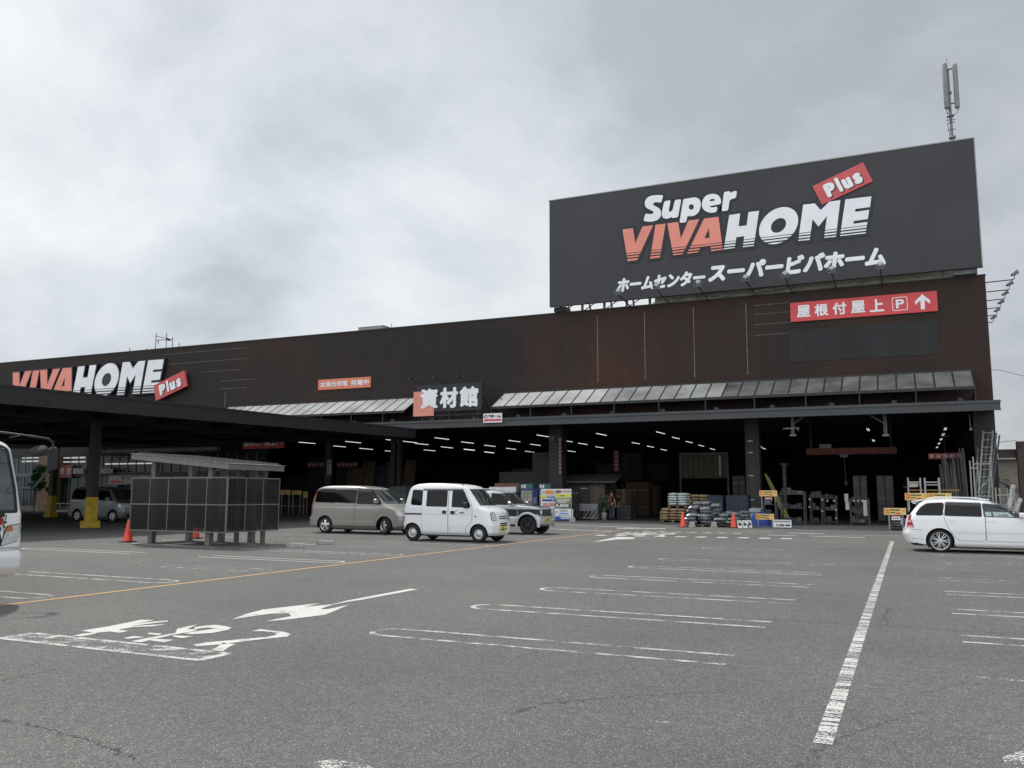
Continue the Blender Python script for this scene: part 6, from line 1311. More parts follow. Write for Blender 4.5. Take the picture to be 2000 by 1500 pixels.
# crane beam with hoist
Y = 57; x0, x1, z0, z1 = prect(1574, 876, 1752, 886, Y); t = thing('crane_beam', 'rusty orange overhead crane beam under the warehouse ceiling', 'crane', ((x0+x1)/2, Y, z0)); m = MB()
m.box(x0, x1, Y, Y+.18, z0+.03, z1-.03); m.box(x0, x1, Y-.08, Y+.26, z1-.03, z1); m.box(x0, x1, Y-.08, Y+.26, z0, z0+.03); obj('beam', m, mat('crane_orange', (.20, .055, .03), .6, var=.3, vs=3), t, True)
m = MB(); a, b, c, d = prect(1600, 868, 1624, 876, Y-.1); m.box(a, b, Y-.1, Y+.3, z1+.003, d); obj('control_box', m, M_GREYP, t, True)
m = MB(); a, b, c, d = prect(1640, 886, 1656, 893, Y-.1); m.box(a, b, Y-.15, Y+.3, c, z0-.003); m.tube([((a+b)/2, Y, c), ((a+b)/2+.05, Y, 2.4)], .02, 6); m.lathe([(0, 0), (.10, .05), (.10, .25), (0, .3)], ((a+b)/2+.05, Y, 2.1), n=8); obj('hoist', m, M_STEELG, t, True)
for x in (x0+.3, x1-.3):
    m = MB(); m.box(x-.06, x+.06, Y+.04, Y+.14, z1+.002, 6.05); obj('hanger', m, M_DARK, t, True)
# hanging canopy brackets with junction boxes
for i, (a, d) in enumerate(((1549, 1), (1730, -1))):
    x, z = wp(a, 852, 49.2); t = thing('hanging_bracket', ('left', 'right')[i]+' steel bracket hanging below the canopy, '+('beside the big pillar', 'above the crane beam end'), 'bracket', (x, 49.2, z)) if False else thing('hanging_bracket', ('steel bracket with a lamp arm hanging below the canopy beside the big pillar', 'steel bracket with a diagonal brace hanging below the canopy above the crane beam')[i], 'bracket', (x, 49.2, z), 0, 'canopy brackets')
    m = MB(); m.box(-.09, .09, -.06, .06, .12, 5.93-z); m.bar((0, 0, .65), (d*1.0, 0, 1.32), .07); obj('post', m, M_STEELG, t); m = MB(); m.box(-.16, .16, -.1, .1, 0, .10); obj('foot_box', m, M_GREYP, t)
    if i == 0: m = MB(); m.bar((-.5, -.05, .42), (.35, -.05, .45), .07, .05); m.bar((.1, -.1, .48), (.35, -.3, .3), .05); obj('lamp_arm', m, M_GALV, t)
x, z = wp(1896, 838, 48.5); t = thing('pendant_lamp', 'thin white pendant lamp hanging below the canopy right end', 'lamp', (x, 48.5, z)); m = MB(); m.tube([(-.03, 0, .75), (0, 0, .05)], .015, 6); obj('stem', m, M_GREYP, t); m = MB(); m.lathe([(0, -.08), (.07, -.05), (.07, .02), (.02, .06), (0, .06)], (0, 0, 0), n=10); obj('lamp_shade', m, M_GREYP, t)
x, z = wp(1852, 852, 55); t = thing('pendant_lamp', 'oval grey lamp hanging among the twin tube lights on the right', 'lamp', (x, 55, z)); m = MB(); m.tube([(-.02, 0, .1), (-.03, 0, 6.2-z)], .012, 5); obj('stem', m, M_DARK, t); m = MB(); m.lathe([(0, -.05), (.2, -.03), (.26, .02), (.1, .08), (0, .1)], (0, 0, 0), n=14); obj('lamp_shade', m, M_STEELG, t)
# red banners and pillar signs in the dark
def dimsign(px4, Y, label, mt, marks=0, name='banner', vert=False, mm=None):
    x0, x1, z0, z1 = prect(*px4, Y); t = thing(name, label, 'banner' if name == 'banner' else 'sign', (x0, Y, z0)); m = MB(); m.box(x0, x1, Y, Y+.04, z0, z1); obj('board', m, mt, t, True)
    if marks:
        m = MB()
        for i in range(marks):
            if vert: h = (z1-z0)/marks; m.box(x0+.2*(x1-x0), x1-.2*(x1-x0), Y-.006, Y-.001, z0+h*i+.2*h, z0+h*(i+1)-.2*h)
            else: w = (x1-x0)/marks; m.box(x0+w*i+.2*w, x0+w*(i+1)-.2*w, Y-.006, Y-.001, z0+.25*(z1-z0), z1-.25*(z1-z0))
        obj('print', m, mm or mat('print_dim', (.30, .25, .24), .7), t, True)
    m = MB(); m.tube([((x0+x1)/2, Y+.02, z1), ((x0+x1)/2, Y+.02, 6.05)], .012, 5); obj('hanger', m, M_DARK, t, True)
    return t
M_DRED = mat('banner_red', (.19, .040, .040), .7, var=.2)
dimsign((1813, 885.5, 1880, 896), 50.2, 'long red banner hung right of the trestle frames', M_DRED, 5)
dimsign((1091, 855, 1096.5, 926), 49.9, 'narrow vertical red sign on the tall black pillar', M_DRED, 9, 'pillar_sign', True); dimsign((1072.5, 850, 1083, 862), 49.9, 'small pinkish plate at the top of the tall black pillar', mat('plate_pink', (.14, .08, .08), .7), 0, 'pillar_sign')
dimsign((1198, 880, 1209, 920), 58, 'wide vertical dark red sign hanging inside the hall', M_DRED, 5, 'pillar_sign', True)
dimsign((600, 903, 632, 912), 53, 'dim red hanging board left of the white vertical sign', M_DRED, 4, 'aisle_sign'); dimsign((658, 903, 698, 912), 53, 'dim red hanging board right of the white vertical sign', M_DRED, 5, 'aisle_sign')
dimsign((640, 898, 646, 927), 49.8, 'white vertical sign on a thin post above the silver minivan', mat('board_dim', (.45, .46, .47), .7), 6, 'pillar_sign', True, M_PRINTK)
# plywood and boards leaning at the left of the hall
for i, (a, b, tp_, mt) in enumerate(((596, 628, 893, M_INT), (604, 632, 912, M_PLY), (650, 664, 915, M_INT), (664, 698, 914, M_PLY), (700, 722, 900, M_PLY), (722, 745, 908, M_NAVYR), (746, 762, 902, M_CARD), (545, 590, 930, M_INT), (783, 802, 898, M_PLY))):
    x0, x1, _, z1 = prect(a, tp_, b, 1000, 54+.2*i); m = MB(); y = 54+.2*i; m.hexa([(x0, y, 0), (x1, y, 0), (x1, y+.15, 0), (x0, y+.15, 0), (x0, y+.6, z1), (x1, y+.6, z1), (x1, y+.75, z1), (x0, y+.75, z1)])
    for q in range(3): xx = x0+(x1-x0)*(q+1)/4; m.hexa([(xx-.02, y-.012, .05), (xx+.02, y-.012, .05), (xx+.02, y-.002, .05), (xx-.02, y-.002, .05), (xx-.02, y+.57, z1-.05), (xx+.02, y+.57, z1-.05), (xx+.02, y+.585, z1-.05), (xx-.02, y+.585, z1-.05)], 0)
    tag(obj('leaning_boards', m, mt), ('black panel bundle leaning at the far left of the hall', 'brown board bundle leaning below the left dim red board', 'black panel bundle leaning below the white vertical sign', 'brown board bundle leaning below the right dim red board', 'tall brown board bundle behind the silver minivan', 'navy panel bundle leaning behind the silver minivan', 'narrow carton brown bundle leaning by the thin posts', 'low black panel bundle beside the shelter', 'brown board bundle leaning above the white van')[i], 'boards')
for i, (a, b, c, d) in enumerate(((548, 957, 566, 966), (570, 958, 588, 966), (592, 960, 600, 972))):
    notice((a, b, c, d), 51.5, ('small yellow notice board in the dark right of the shelter, left one', 'small yellow notice board in the dark right of the shelter, middle one', 'tiny yellow notice board at the silver minivan tail')[i])
bulk('display_counter', 'counter', (548, 972, 596, 1004), 52, .8, M_INT, 'low dark display counter between the shelter and the silver minivan', 2, 1)
bulk('checkout_unit', 'counter', (760, 950, 792, 962), 50, .8, mat('counter_dim', (.12, .13, .14), .6), 'grey counter top seen above the silver minivan bonnet', 1, 1, .9)
# shop-front banner and items on the far left
x0, x1, z0, z1 = prect(213, 929, 298, 946, 50.2); t = thing('shop_banner', 'white shop banner with black lettering and a red strip above the grey minivan', 'banner', (x0, 50.2, z0)); m = MB(); m.box(x0, x1, 50.2, 50.24, z0, z1); m.box(x0+.1, x0+.33*(x1-x0), 50.19, 50.199, z0+.12, z0+.42*(z1-z0), 1); obj('board', m, [mat('banner_white', (.50, .50, .49), .7), M_RED], t, True)
on_facade(t, 'lettering', 'サイクル', (x0+.28*(x1-x0), x0+.72*(x1-x0), z0+.52*(z1-z0), z1-.05), 50.2, M_PRINTK, .03, 0, .001, .006)
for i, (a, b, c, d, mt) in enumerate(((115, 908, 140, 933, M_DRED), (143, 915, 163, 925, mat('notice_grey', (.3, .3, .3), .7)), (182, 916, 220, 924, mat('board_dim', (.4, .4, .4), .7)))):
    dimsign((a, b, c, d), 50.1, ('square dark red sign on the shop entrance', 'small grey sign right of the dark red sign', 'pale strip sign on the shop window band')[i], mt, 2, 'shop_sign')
x0, x1, z0, z1 = prect(51, 862, 71, 875, 49); t = thing('brand_sign', 'small white brand sign with a red bar above the lorry mirror', 'sign', (x0, 49, z0)); m = MB(); m.box(x0, x1, 49, 49.05, z0, z1); m.box(x0+.05, x1-.05, 48.99, 48.999, z0+.05, z0+.35*(z1-z0), 1); obj('board', m, [M_BOARD, M_RED], t, True); on_facade(t, 'lettering', 'ビバホーム', (x0+.05, x1-.05, z0+.5*(z1-z0), z1-.04), 49, M_PRINTK, .05, 0, .001, .006)
x0, x1, z0, z1 = prect(75, 981, 140, 985, 46); m = MB(); m.tube([(x0, 46, z0+.05), (x1, 46, z0+.05)], .04, 8); 
for i in range(4): x = x0+(x1-x0)*i/3; m.tube([(x, 46, 0), (x, 46, z0+.05)], .03, 6)
tag(obj('barrier_rail', m, mat('rail_pale', (.55, .55, .52), .6)), 'pale low barrier rail beside the yellow post bases', 'barrier')
m = MB(); m.box(x0-1, x1+2, 47.5, 48.0, 0, .14); m = m; o = obj('entrance_kerb', m, mat('kerb_pale', (.42, .41, .39), .8)); o['kind'] = 'structure'
# shrub at the entrance
def shrub(x, y, h, r, n, label, leafcol, leaf=.09):
    t = thing('shrub', label, 'shrub', (x, y, 0)); rnd = random.Random(int(x*10)); m = MB(); st = MB()
    for k in range(9):
        a = rnd.uniform(0, 6.28); rr = rnd.uniform(.1, r*.6); st.tube([(0, 0, .0), (rr*.3*math.cos(a), rr*.3*math.sin(a), h*.45), (rr*math.cos(a), rr*math.sin(a), h*rnd.uniform(.7, .95))], [.035, .022, .008], 5)
    obj('stem', st, M_WOOD, t)
    cl = [(rnd.uniform(-r, r)*.7, rnd.uniform(-r, r)*.7, rnd.uniform(h*.45, h*.95), rnd.uniform(.2, .42)*r) for _ in range(14)]
    for i in range(n):
        cx, cy, cz, cr = rnd.choice(cl); d = Vector((rnd.gauss(0, 1), rnd.gauss(0, 1), rnd.gauss(0, .8))).normalized()*cr*rnd.uniform(.4, 1.1); p = Vector((cx, cy, cz))+d
        u = Vector((rnd.gauss(0, 1), rnd.gauss(0, 1), rnd.gauss(0, 1))).normalized(); v = u.cross(Vector((rnd.gauss(0, 1), rnd.gauss(0, 1), rnd.gauss(0, 1)))).normalized(); s = leaf*rnd.uniform(.6, 1.3)
        m.add([p-u*s, p+v*s*.4, p+u*s, p-v*s*.4], [(0, 1, 2, 3)], 0)
    obj('foliage', m, leafcol, t, fix=False); return t
M_LEAF = mat('leaf_green', (.055, .115, .030), .6, var=.5, vs=3)
x, _ = wp(70, 930, 46.5); shrub(x, 46.5, 3.6, 1.1, 2600, 'loose green shrub beside the brick pier seen through the lorry mirrors', M_LEAF)
# ---- vending machines, posters, hut, carts, plant, people
M_VBLUE = mat('vending_blue', (.012, .030, .14), .35); M_VWIN = mat('vending_window', (.22, .25, .24), .15, var=.3, vs=9)
def vending(px0, px1, top, Y, body, label, hdr):
    x0, x1, z0, z1 = prect(px0, top, px1, 1010, Y); t = thing('vending_machine', label, 'vending machine', ((x0+x1)/2, Y+.38, 0), 0, 'drink vending machines'); zb_ = z1-.32
    m = MB(); m.box(x0, x1, Y, Y+.75, .06, zb_); m.box(x0+.04, x1-.04, Y+.06, Y+.7, 0, .06); obj('cabinet', m, body, t, True, bevel=.02)
    m = MB(); m.box(x0+.07, x0+.70*(x1-x0), Y-.012, Y-.001, .85, zb_-.08); w = obj('display_window', m, M_VWIN, t, True); m = MB()
    for r_ in range(4):
        for c in range(9):
            if random.random() < .9: xx = x0+.11+(.64*(x1-x0)-.1)*c/9; m.box(xx, xx+.045, Y-.03, Y-.013, .92+.22*r_, .92+.22*r_+.13, random.randrange(4))
    obj('bottle_row', m, [mat('b1', (.5, .1, .08)), mat('b2', (.55, .5, .4)), mat('b3', (.08, .25, .12)), mat('b4', (.5, .52, .55))], w)
    m = MB(); m.box(x0+.76*(x1-x0), x1-.06, Y-.012, Y-.001, .95, 1.35); m.box(x0+.1, x0+.66*(x1-x0), Y-.015, Y-.001, .30, .52, 1); obj('coin_panel', m, [M_STEELG, M_BLACK], t, True)
    m = MB(); m.box(x0, x1 if hdr == 2 else x0+.72*(x1-x0), Y+.02, Y+.25, zb_+.004, z1); m.box(x0+.08, x0+.2, Y+.006, Y+.018, zb_+.08, z1-.06, 1); m.box(x0+.26, x0+.36, Y+.006, Y+.018, zb_+.06, z1-.05, 1); obj('header_panel', m, [mat('header_teal', (.05, .12, .14), .5) if hdr == 1 else M_BOARD, M_BOARD], t, True)
vending(1016, 1050, 945, 48.6, M_VBLUE, 'blue drink vending machine behind the off-road car, left of the blue pair', 1); vending(1052, 1084, 945, 48.6, M_VBLUE, 'blue drink vending machine behind the poster boards, right of the blue pair', 1)
M_VGREY = mat('vending_grey', (.20, .20, .21), .4); vending(955, 981, 951, 49.0, M_VGREY, 'grey drink vending machine with white header, left of the grey pair', 2); vending(982, 1007, 951, 49.0, M_VGREY, 'grey drink vending machine with white header, right of the grey pair', 2)
x0, x1, z0, z1 = prect(966, 944, 1014, 951, 50.5); m = MB(); m.box(x0, x1, 50.5, 51, z0, z1); m.box(x0, x0+.1, 50.5, 51, 0, z0); m.box(x1-.1, x1, 50.5, 51, 0, z0); tag(obj('timber_shelf', m, mat('shelf_tan', (.24, .13, .07), .7)), 'tan timber shelf board above the grey vending machines', 'shelf')
def poster(px4, Y, label, rows, mt, tilt=0, text=None):
    x0, x1, z0, z1 = prect(*px4, Y); t = thing('poster_board', label, 'poster board', ((x0+x1)/2, Y, 0), 0, 'poster boards'); m = MB(); m.box(x0, x1, Y, Y+.05, max(.03, z0), z1); obj('board', m, M_BOARD, t, True)
    m = MB(); mats = []
    for (a, b, c, d, col) in rows:
        mm = mat('poster_%02d%02d%02d' % tuple(int(99*q) for q in col), col, .6, var=.25, vs=14)
        if mm not in mats: mats.append(mm)
        m.box(x0+a*(x1-x0), x0+b*(x1-x0), Y-.008-.0004*len(m.f)/6, Y-.001, z0+c*(z1-z0), z0+d*(z1-z0), mats.index(mm))
    obj('print', m, mats, t, True)
    if text: on_facade(t, 'lettering', text[0], (x0+text[1]*(x1-x0), x0+text[2]*(x1-x0), z0+text[3]*(z1-z0), z0+text[4]*(z1-z0)), Y, M_LETW, .05, 0, .02, .03)
    m = MB(); m.bar((x0+.1, Y+.06, 0), (x0+.1, Y+.06, z1), .04); m.bar((x1-.1, Y+.06, 0), (x1-.1, Y+.06, z1), .04); m.bar((x0+.1, Y+.08, z1*.7), (x0+.1, Y+.6, 0), .04); m.bar((x1-.1, Y+.08, z1*.7), (x1-.1, Y+.6, 0), .04); obj('stand', m, M_STEELG, t, True)
OR, YE, BL, DB, OL, PK, LG, BK = (.75, .32, .05), (.72, .68, .05), (.06, .16, .55), (.03, .06, .35), (.22, .23, .10), (.62, .30, .26), (.45, .50, .58), (.05, .05, .05)
poster((1056.5, 955, 1087, 1016), 47.75, 'busy blue and yellow poster board left of the price poster', [(.28, .78, .83, .96, OR), (.04, .24, .83, .95, LG), (.82, .97, .83, .95, LG), (0, .35, .69, .80, YE), (.35, 1, .70, .80, LG), (0.35, 1, .72, .75, BL), (.08, .72, .60, .67, DB), (.76, .95, .60, .67, BL), (.12, .45, .44, .55, PK), (.5, .92, .44, .55, PK), (.3, .55, .37, .44, BK), (.55, .95, .33, .38, LG), (0, 1, .0, .3, LG)], None)
poster((1084, 955, 1116, 1016), 47.35, 'tall white poster board with a large price in white digits', [(.04, .38, .86, .96, (.24, .13, .10)), (.42, .97, .87, .96, PK), (.42, .97, .87, .90, LG), (0, 1, .74, .84, YE), (.3, .6, .76, .80, OL), (0, 1, .38, .72, OL), (.1, .9, .60, .69, (.45, .48, .38)), (.2, .7, .55, .60, LG), (.02, .98, .37, .52, (.10, .10, .06)), (.28, .78, .26, .34, (.5, .48, .42)), (.04, .16, .24, .28, (.5, .2, .2)), (.25, .8, .19, .22, BL), (.08, .9, .12, .16, LG), (0, .35, .04, .11, DB), (.38, .95, .05, .10, LG), (0, 1, .0, .035, DB)], None, 0, ('5,800', .06, .84, .40, .51))
x, y = gp(1117, 1020); t = thing('weight_block', 'concrete block with a white rod right of the price poster', 'concrete block', (x, y+.1, 0), 0, 'concrete rod blocks'); m = MB(); m.hexa([(-.17, -.1, 0), (.17, -.1, 0), (.17, .1, 0), (-.17, .1, 0), (-.12, -.08, .27), (.12, -.08, .27), (.12, .08, .27), (-.12, .08, .27)]); obj('block', m, M_CONC, t, bevel=.02); m = MB(); m.tube([(0, 0, .27), (.02, 0, .72)], .025, 8); obj('rod', m, M_BOARD, t)
x0, x1, z0, z1 = prect(1118, 962, 1130, 1016, 48.4); t = thing('umbrella_rack', 'black rack of hanging dark tools right of the price poster', 'rack', ((x0+x1)/2, 48.4, 0)); 
m = MB(); m.box(x0, x1, 48.8, 48.84, 0, z1); m.bar((x0, 48.4, z1), (x1, 48.4, z1), .05); m.bar((x0, 48.4, .05), (x0, 48.4, z1), .05); m.bar((x1, 48.4, .05), (x1, 48.4, z1), .05); obj('frame', m, M_BLACK, t, True)
for i in range(4): m = MB(); xx = x0+.07+.09*i; m.tube([(xx, 48.33, z1-.08), (xx, 48.33, .35), (xx, 48.33, .2)], [.03, .025, .05], 6); m.tube([(xx, 48.33, z1-.08), (xx+.02, 48.33, z1+.0)], .012, 5, 1); obj('tool', m, [M_BLACK, M_GALV], t, True)
# hut
Y = 51.2; x0, x1, z0, z1 = prect(1083, 944, 1182, 1008, Y); t = thing('kiosk_hut', 'dark wooden kiosk hut with a sloping roof inside the hall entrance', 'hut', ((x0+x1)/2, Y+1.2, 0))
m = MB(); m.box(x0, x1, Y, Y+2.4, 0, z1); obj('wall', m, mat('hut_wall', (.030, .030, .031), .8, var=.3, vs=1.5), t, True)
a, b, c, d = prect(1152, 945, 1182, 1008, Y); m = MB(); m.box(a, b, Y-.03, Y-.002, .02, z1-.05); obj('board_panel', m, mat('hut_board', (.085, .070, .058), .8, var=.35, vs=2), t, True)
a, b, c, d = prect(1133, 948, 1150, 1008, Y); m = MB(); m.box(a, b, Y-.04, Y-.002, 0.02, d); dd = obj('door', m, mat('hut_door', (.022, .024, .030), .6), t, True); m = MB(); m.box(a+.05, b-.02, Y-.09, Y-.042, d-.22, d-.16); obj('handle', m, M_GREYP, dd)
a, b, c, d = prect(1080, 930, 1202, 946, Y-.5); m = MB(); m.hexa([(a, Y-.5, z1+.02), (b, Y-.5, z1+.02), (b-.5, Y+2.6, z1+.55), (a, Y+2.6, z1+.55), (a, Y-.5, z1+.10), (b, Y-.5, z1+.10), (b-.5, Y+2.6, z1+.63), (a, Y+2.6, z1+.63)]); obj('roof', m, mat('hut_roof', (.075, .070, .065), .7, var=.25), t, True)
# shopping carts
def cart(x, y, rz, label):
    t = thing('shopping_cart', label, 'shopping cart', (x, y, 0), rz, 'nested shopping carts'); m = MB(); r_ = .012
    for z, e in ((.58, 0), (.70, .02), (.82, .04), (.93, .05)): 
        p = [(-.42-e, -.22-e, z), (.38+e, -.26-e, z+.03), (.38+e, .26+e, z+.03), (-.42-e, .22+e, z), (-.42-e, -.22-e, z)]; m.tube(p, .010, 5)
    for k in range(9):
        u = -.40+.8*k/8
        for s in (-1, 1): m.tube([(u, s*.23, .58), (u, s*.29, .96)], .007, 4)
        m.tube([(u, -.23, .58), (u, .23, .58)], .007, 4)
    obj('basket', m, M_GALV, t); m = MB()
    for s in (-1, 1): m.tube([(.52, s*.26, 1.0), (.36, s*.24, .55), (.42, s*.24, .14), (-.44, s*.20, .14)], .016, 6); m.tube([(-.42, s*.2, .58), (-.1, s*.22, .16)], .014, 6)
    m.tube([(.52, -.26, 1.0), (.52, .26, 1.0)], .02, 6); obj('cart_frame', m, M_GALV, t)
    for u in (-.42, .40):
        for s in (-1, 1): m = MB(); m.lathe([(0, -.016), (.055, -.016), (.06, 0), (.055, .016), (0, .016)], (u, s*.21, .06), 'y', 12); m.box(u-.02, u+.02, s*.21-.03, s*.21+.03, .09, .14); obj('caster', m, M_BLACK, t)
    return t
for i, (a, lb) in enumerate(((1134, 'shopping cart in the nested row by the kiosk hut, leftmost'), (1142, 'shopping cart in the nested row by the kiosk hut, middle'), (1150, 'shopping cart in the nested row by the kiosk hut, rightmost'))):
    x, y = gp(a, 1016.5); 
    if i == 0: c1 = cart(x, y+.3, R(195), lb)
    else: dup(c1, (x, y+.3, 0), R(195+3*i), lb)
x0, x1, z0, z1 = prect(1154, 984, 1170, 1014, 50.0); t = thing('ticket_machine', 'grey cabinet with a pale top panel between the carts and the potted plant', 'cabinet', ((x0+x1)/2, 50.3, 0)); m = MB(); m.box(x0, x1, 50.0, 50.5, 0, z1*.72); obj('cabinet', m, mat('cab_grey', (.13, .14, .15), .5), t, True, bevel=.02); m = MB(); m.hexa([(x0+.05, 49.98, z1*.725), (x1-.02, 49.98, z1*.725), (x1-.02, 50.4, z1*.725), (x0+.05, 50.4, z1*.725), (x0+.05, 50.12, z1), (x1-.02, 50.12, z1), (x1-.02, 50.4, z1), (x0+.05, 50.4, z1)]); obj('top_panel', m, mat('cab_pale', (.26, .28, .29), .5), t, True)
x, y = gp(1179, 1016); t = shrub(x, y+.1, 1.45, .42, 900, 'potted green plant in a white tapered pot beside the person', mat('leaf_dim', (.045, .085, .035), .6, var=.5, vs=6), .07); t.name = 'potted_plant'; t['category'] = 'plant'
m = MB(); m.lathe([(0, 0), (.13, 0), (.17, .42), (.18, .44), (.15, .44), (.14, .38), (0, .38)], (0, 0, 0), n=20, cap=False); obj('pot', m, mat('pot_white', (.42, .42, .40), .6), t)
# timber stacks behind the people
Y = 53.5
x0, x1, z0, z1 = prect(1197, 955, 1222, 985, Y); n = 7; h = (z1-z0)/n
for i in range(n): m = MB(); m.box(-(x1-x0)/2, (x1-x0)/2, -.6, .6, .0, h*.72); m.box(-(x1-x0)/2+.1, -(x1-x0)/2+.2, -.59, .59, h*.722, h*.99); m.box((x1-x0)/2-.2, (x1-x0)/2-.1, -.59, .59, h*.722, h*.99); o = obj('timber_layer', m, mat('timber_tan', (.185, .125, .080), .8, var=.3, vs=4)); o.location = ((x0+x1)/2, Y+.6, z0+h*i); tag(o, 'layer of tan timber in the pile behind the person', 'timber', 'timber layers behind the person')
bulk('sheet_pack', 'sheet pack', (1204, 986, 1232, 1010), Y-.8, 1.2, mat('pack_dim', (.055, .058, .056), .7, var=.4, vs=4), 'dark sheet pack on the floor below the tan timber', 1, 4, 0)
m = MB(); m.box(x0-.1, x1+.1, Y+.01, Y+1.2, 1.0 if z0 > 1.0 else z0-.05, z0-.003); 
for xx in (x0, x1-.1): m.box(xx, xx+.1, Y+.1, Y+.2, 0, z0-.06); m.box(xx, xx+.1, Y+1.0, Y+1.1, 0, z0-.06)
tag(obj('timber_rack', m, M_DARK), 'dark low rack carrying the tan timber pile', 'rack')
# trestle frames, pipes, ladders, scaffold frames at the right end
def trestle(px4, Y, label):
    x0, x1, z0, z1 = prect(*px4, Y); t = thing('scaffold_frame', label, 'frame', ((x0+x1)/2, Y, 0), 0, 'trestle frames behind the notice boards')
    for y in (Y, Y+1.2):
        m = MB(); m.tube([(x0, y, 0), (x0, y, z1)], .035, 8); m.tube([(x1, y, 0), (x1, y, z1)], .035, 8); obj('upright', m, M_GALV, t, True)
        m = MB(); m.tube([(x0, y, z1-.22), (x1, y, z1-.22)], .03, 8); m.tube([(x0, y, z1-.35), (x1, y, z1-.35)], .025, 8); obj('rail', m, M_GALV, t, True)
trestle((1773, 933, 1801, 1000), 46.4, 'galvanised trestle frame, left of the pair behind the yellow notice boards'); trestle((1806, 933, 1838, 1000), 46.4, 'galvanised trestle frame, right of the pair behind the yellow notice boards')
x0, x1, z0, z1 = prect(1772, 956, 1874, 959, 46.8); m = MB(); m.box(x0, x1, 46.6, 47.4, z0, z1); tag(obj('timber_plank', m, mat('plank_tan', (.28, .17, .06), .7)), 'tan plank lying across the trestle frames', 'plank')
x0, x1, z0, z1 = prect(1775, 944, 1793, 951, 46.3); m = MB(); m.box(x0, x1, 46.3, 46.32, z0, z1); tag(obj('paper_notice', m, mat('paper_tan', (.40, .37, .30), .7)), 'tan paper notice hanging in the left trestle frame', 'notice')
rnd = random.Random(5)
for i in range(26):
    a = 1836+1.85*i+rnd.uniform(-1, 1); tp_ = 900-(i/26)**2*14+rnd.uniform(-10, 12) if i < 20 else 880+rnd.uniform(-6, 8)
    x, z = wp(a, tp_, 49.0); m = MB(); m.tube([(x+rnd.uniform(.0, .15), 48.3+rnd.uniform(0, .3), 0), (x, 49.1+rnd.uniform(0, .3), z)], rnd.choice((.03, .04, .05)), 7); g = rnd.random()
    tag(obj('pipe', m, mat('pipe_steel', (.075, .077, .078), .6) if g < .55 else mat('pipe_tan', (.10, .085, .065), .7) if g < .75 else mat('pipe_dark', (.03, .03, .031), .6)), 'long pipe leaning in the bundle at the right end of the hall', 'pipe', 'pipes leaning at the right end')
def ladder(p0, p1, w, label, n, Yb, Yt, mt):
    (xa, za), (xb, zb2) = wp(*p0, Yb), wp(*p1, Yt); t = thing('ladder', label, 'ladder', (xa, Yb, 0), 0, 'ladders leaning on the corner'); k = (zb2-0)/(zb2-za) if za > .2 else 1
    b = Vector((xb+(xa-xb)*k, Yt+(Yb-Yt)*k, 0.0)); tpv = Vector((xb, Yt, zb2))
    for s in (0, 1): m = MB(); m.bar(b+Vector((s*w, 0, 0)), tpv+Vector((s*w, 0, 0)), .07, .035); obj('rail', m, mt, t, True)
    for i in range(n): m = MB(); q = b.lerp(tpv, (i+.7)/n); m.bar(q+Vector((.02, 0, 0)), q+Vector((w-.02, 0, 0)), .035); obj('rung', m, mt, t, True)
M_LAD = mat('ladder_alloy', (.26, .275, .285), .5, .25, .2, 5)
ladder((1911, 980), (1920.5, 841), .42, 'tall light alloy ladder leaning at the building corner, front one', 13, 47.6, 48.9, M_LAD); ladder((1915, 985), (1931, 846), .34, 'grey ladder leaning behind the tall light ladder', 12, 48.4, 49.5, M_STEELG); ladder((1905, 985), (1910, 875), .36, 'short dark grey ladder leaning left of the tall light ladder', 10, 48.5, 49.6, M_STEELG); ladder((1921, 985), (1939, 850), .30, 'narrow grey ladder at the outer edge of the corner', 11, 48.8, 49.7, M_STEELG)
def sframe(px4, Y, label, brace=True, mt=M_GALV):
    x0, x1, z0, z1 = prect(*px4, Y); t = thing('scaffold_frame', label, 'frame', ((x0+x1)/2, Y, 0), 0, 'scaffold frames at the right corner')
    for x in (x0, x1): m = MB(); m.tube([(x, Y, 0), (x, Y, z1)], .035, 8); obj('upright', m, mt, t, True)
    m = MB(); m.tube([(x0, Y, z1-.35), (x1, Y, z1-.35)], .03, 8); m.tube([(x0, Y, z1*.45), (x1, Y, z1*.45)], .03, 8); obj('rail', m, mt, t, True)
    if brace: m = MB(); m.tube([(x0, Y-.05, z1*.48), (x1, Y-.05, z1*.73)], .022, 6); m.tube([(x0, Y-.05, z1*.40), (x0+.7*(x1-x0), Y-.05, z1*.18)], .022, 6); obj('brace', m, mt, t, True)
M_SCF = mat('scaffold_tan', (.34, .335, .30), .55, .25, .25, 8)
sframe((1900, 892, 1941, 1000), 45.9, 'tall scaffold frame with diagonal braces before the ladders', True, M_SCF); sframe((1894, 900, 1915, 1000), 46.6, 'narrow scaffold frame behind the braced frame', False, M_SCF)
sframe((1944, 952, 1984, 1010), 44.6, 'low scaffold frame right of the ladders', True, M_SCF); sframe((1952, 953, 1971, 1010), 45.2, 'low scaffold frame behind, right of the ladders', False, M_SCF)
for i, (a, b, c, d, w, lb) in enumerate(((1970, 1000, 1979, 948, .22, 'thick pale tube leaning between the low scaffold frames'), (1983, 1003, 1993, 975, .20, 'short pale tube leaning by the brown steel post'), (1976, 1005, 1986, 985, .12, 'thin pale tube leaning by the brown steel post'))):
    x0, z0 = wp(a, b, 44.2); x1, z1 = wp(c, d, 44.9); m = MB(); m.tube([(x0-(x1-x0)*z0/(z1-z0), 44.0, 0.02), (x1, 44.9, z1)], w/2, 10); tag(obj('tube_roll', m, mat('tube_pale', (.36, .37, .38), .5, var=.3, vs=9)), lb, 'tube')
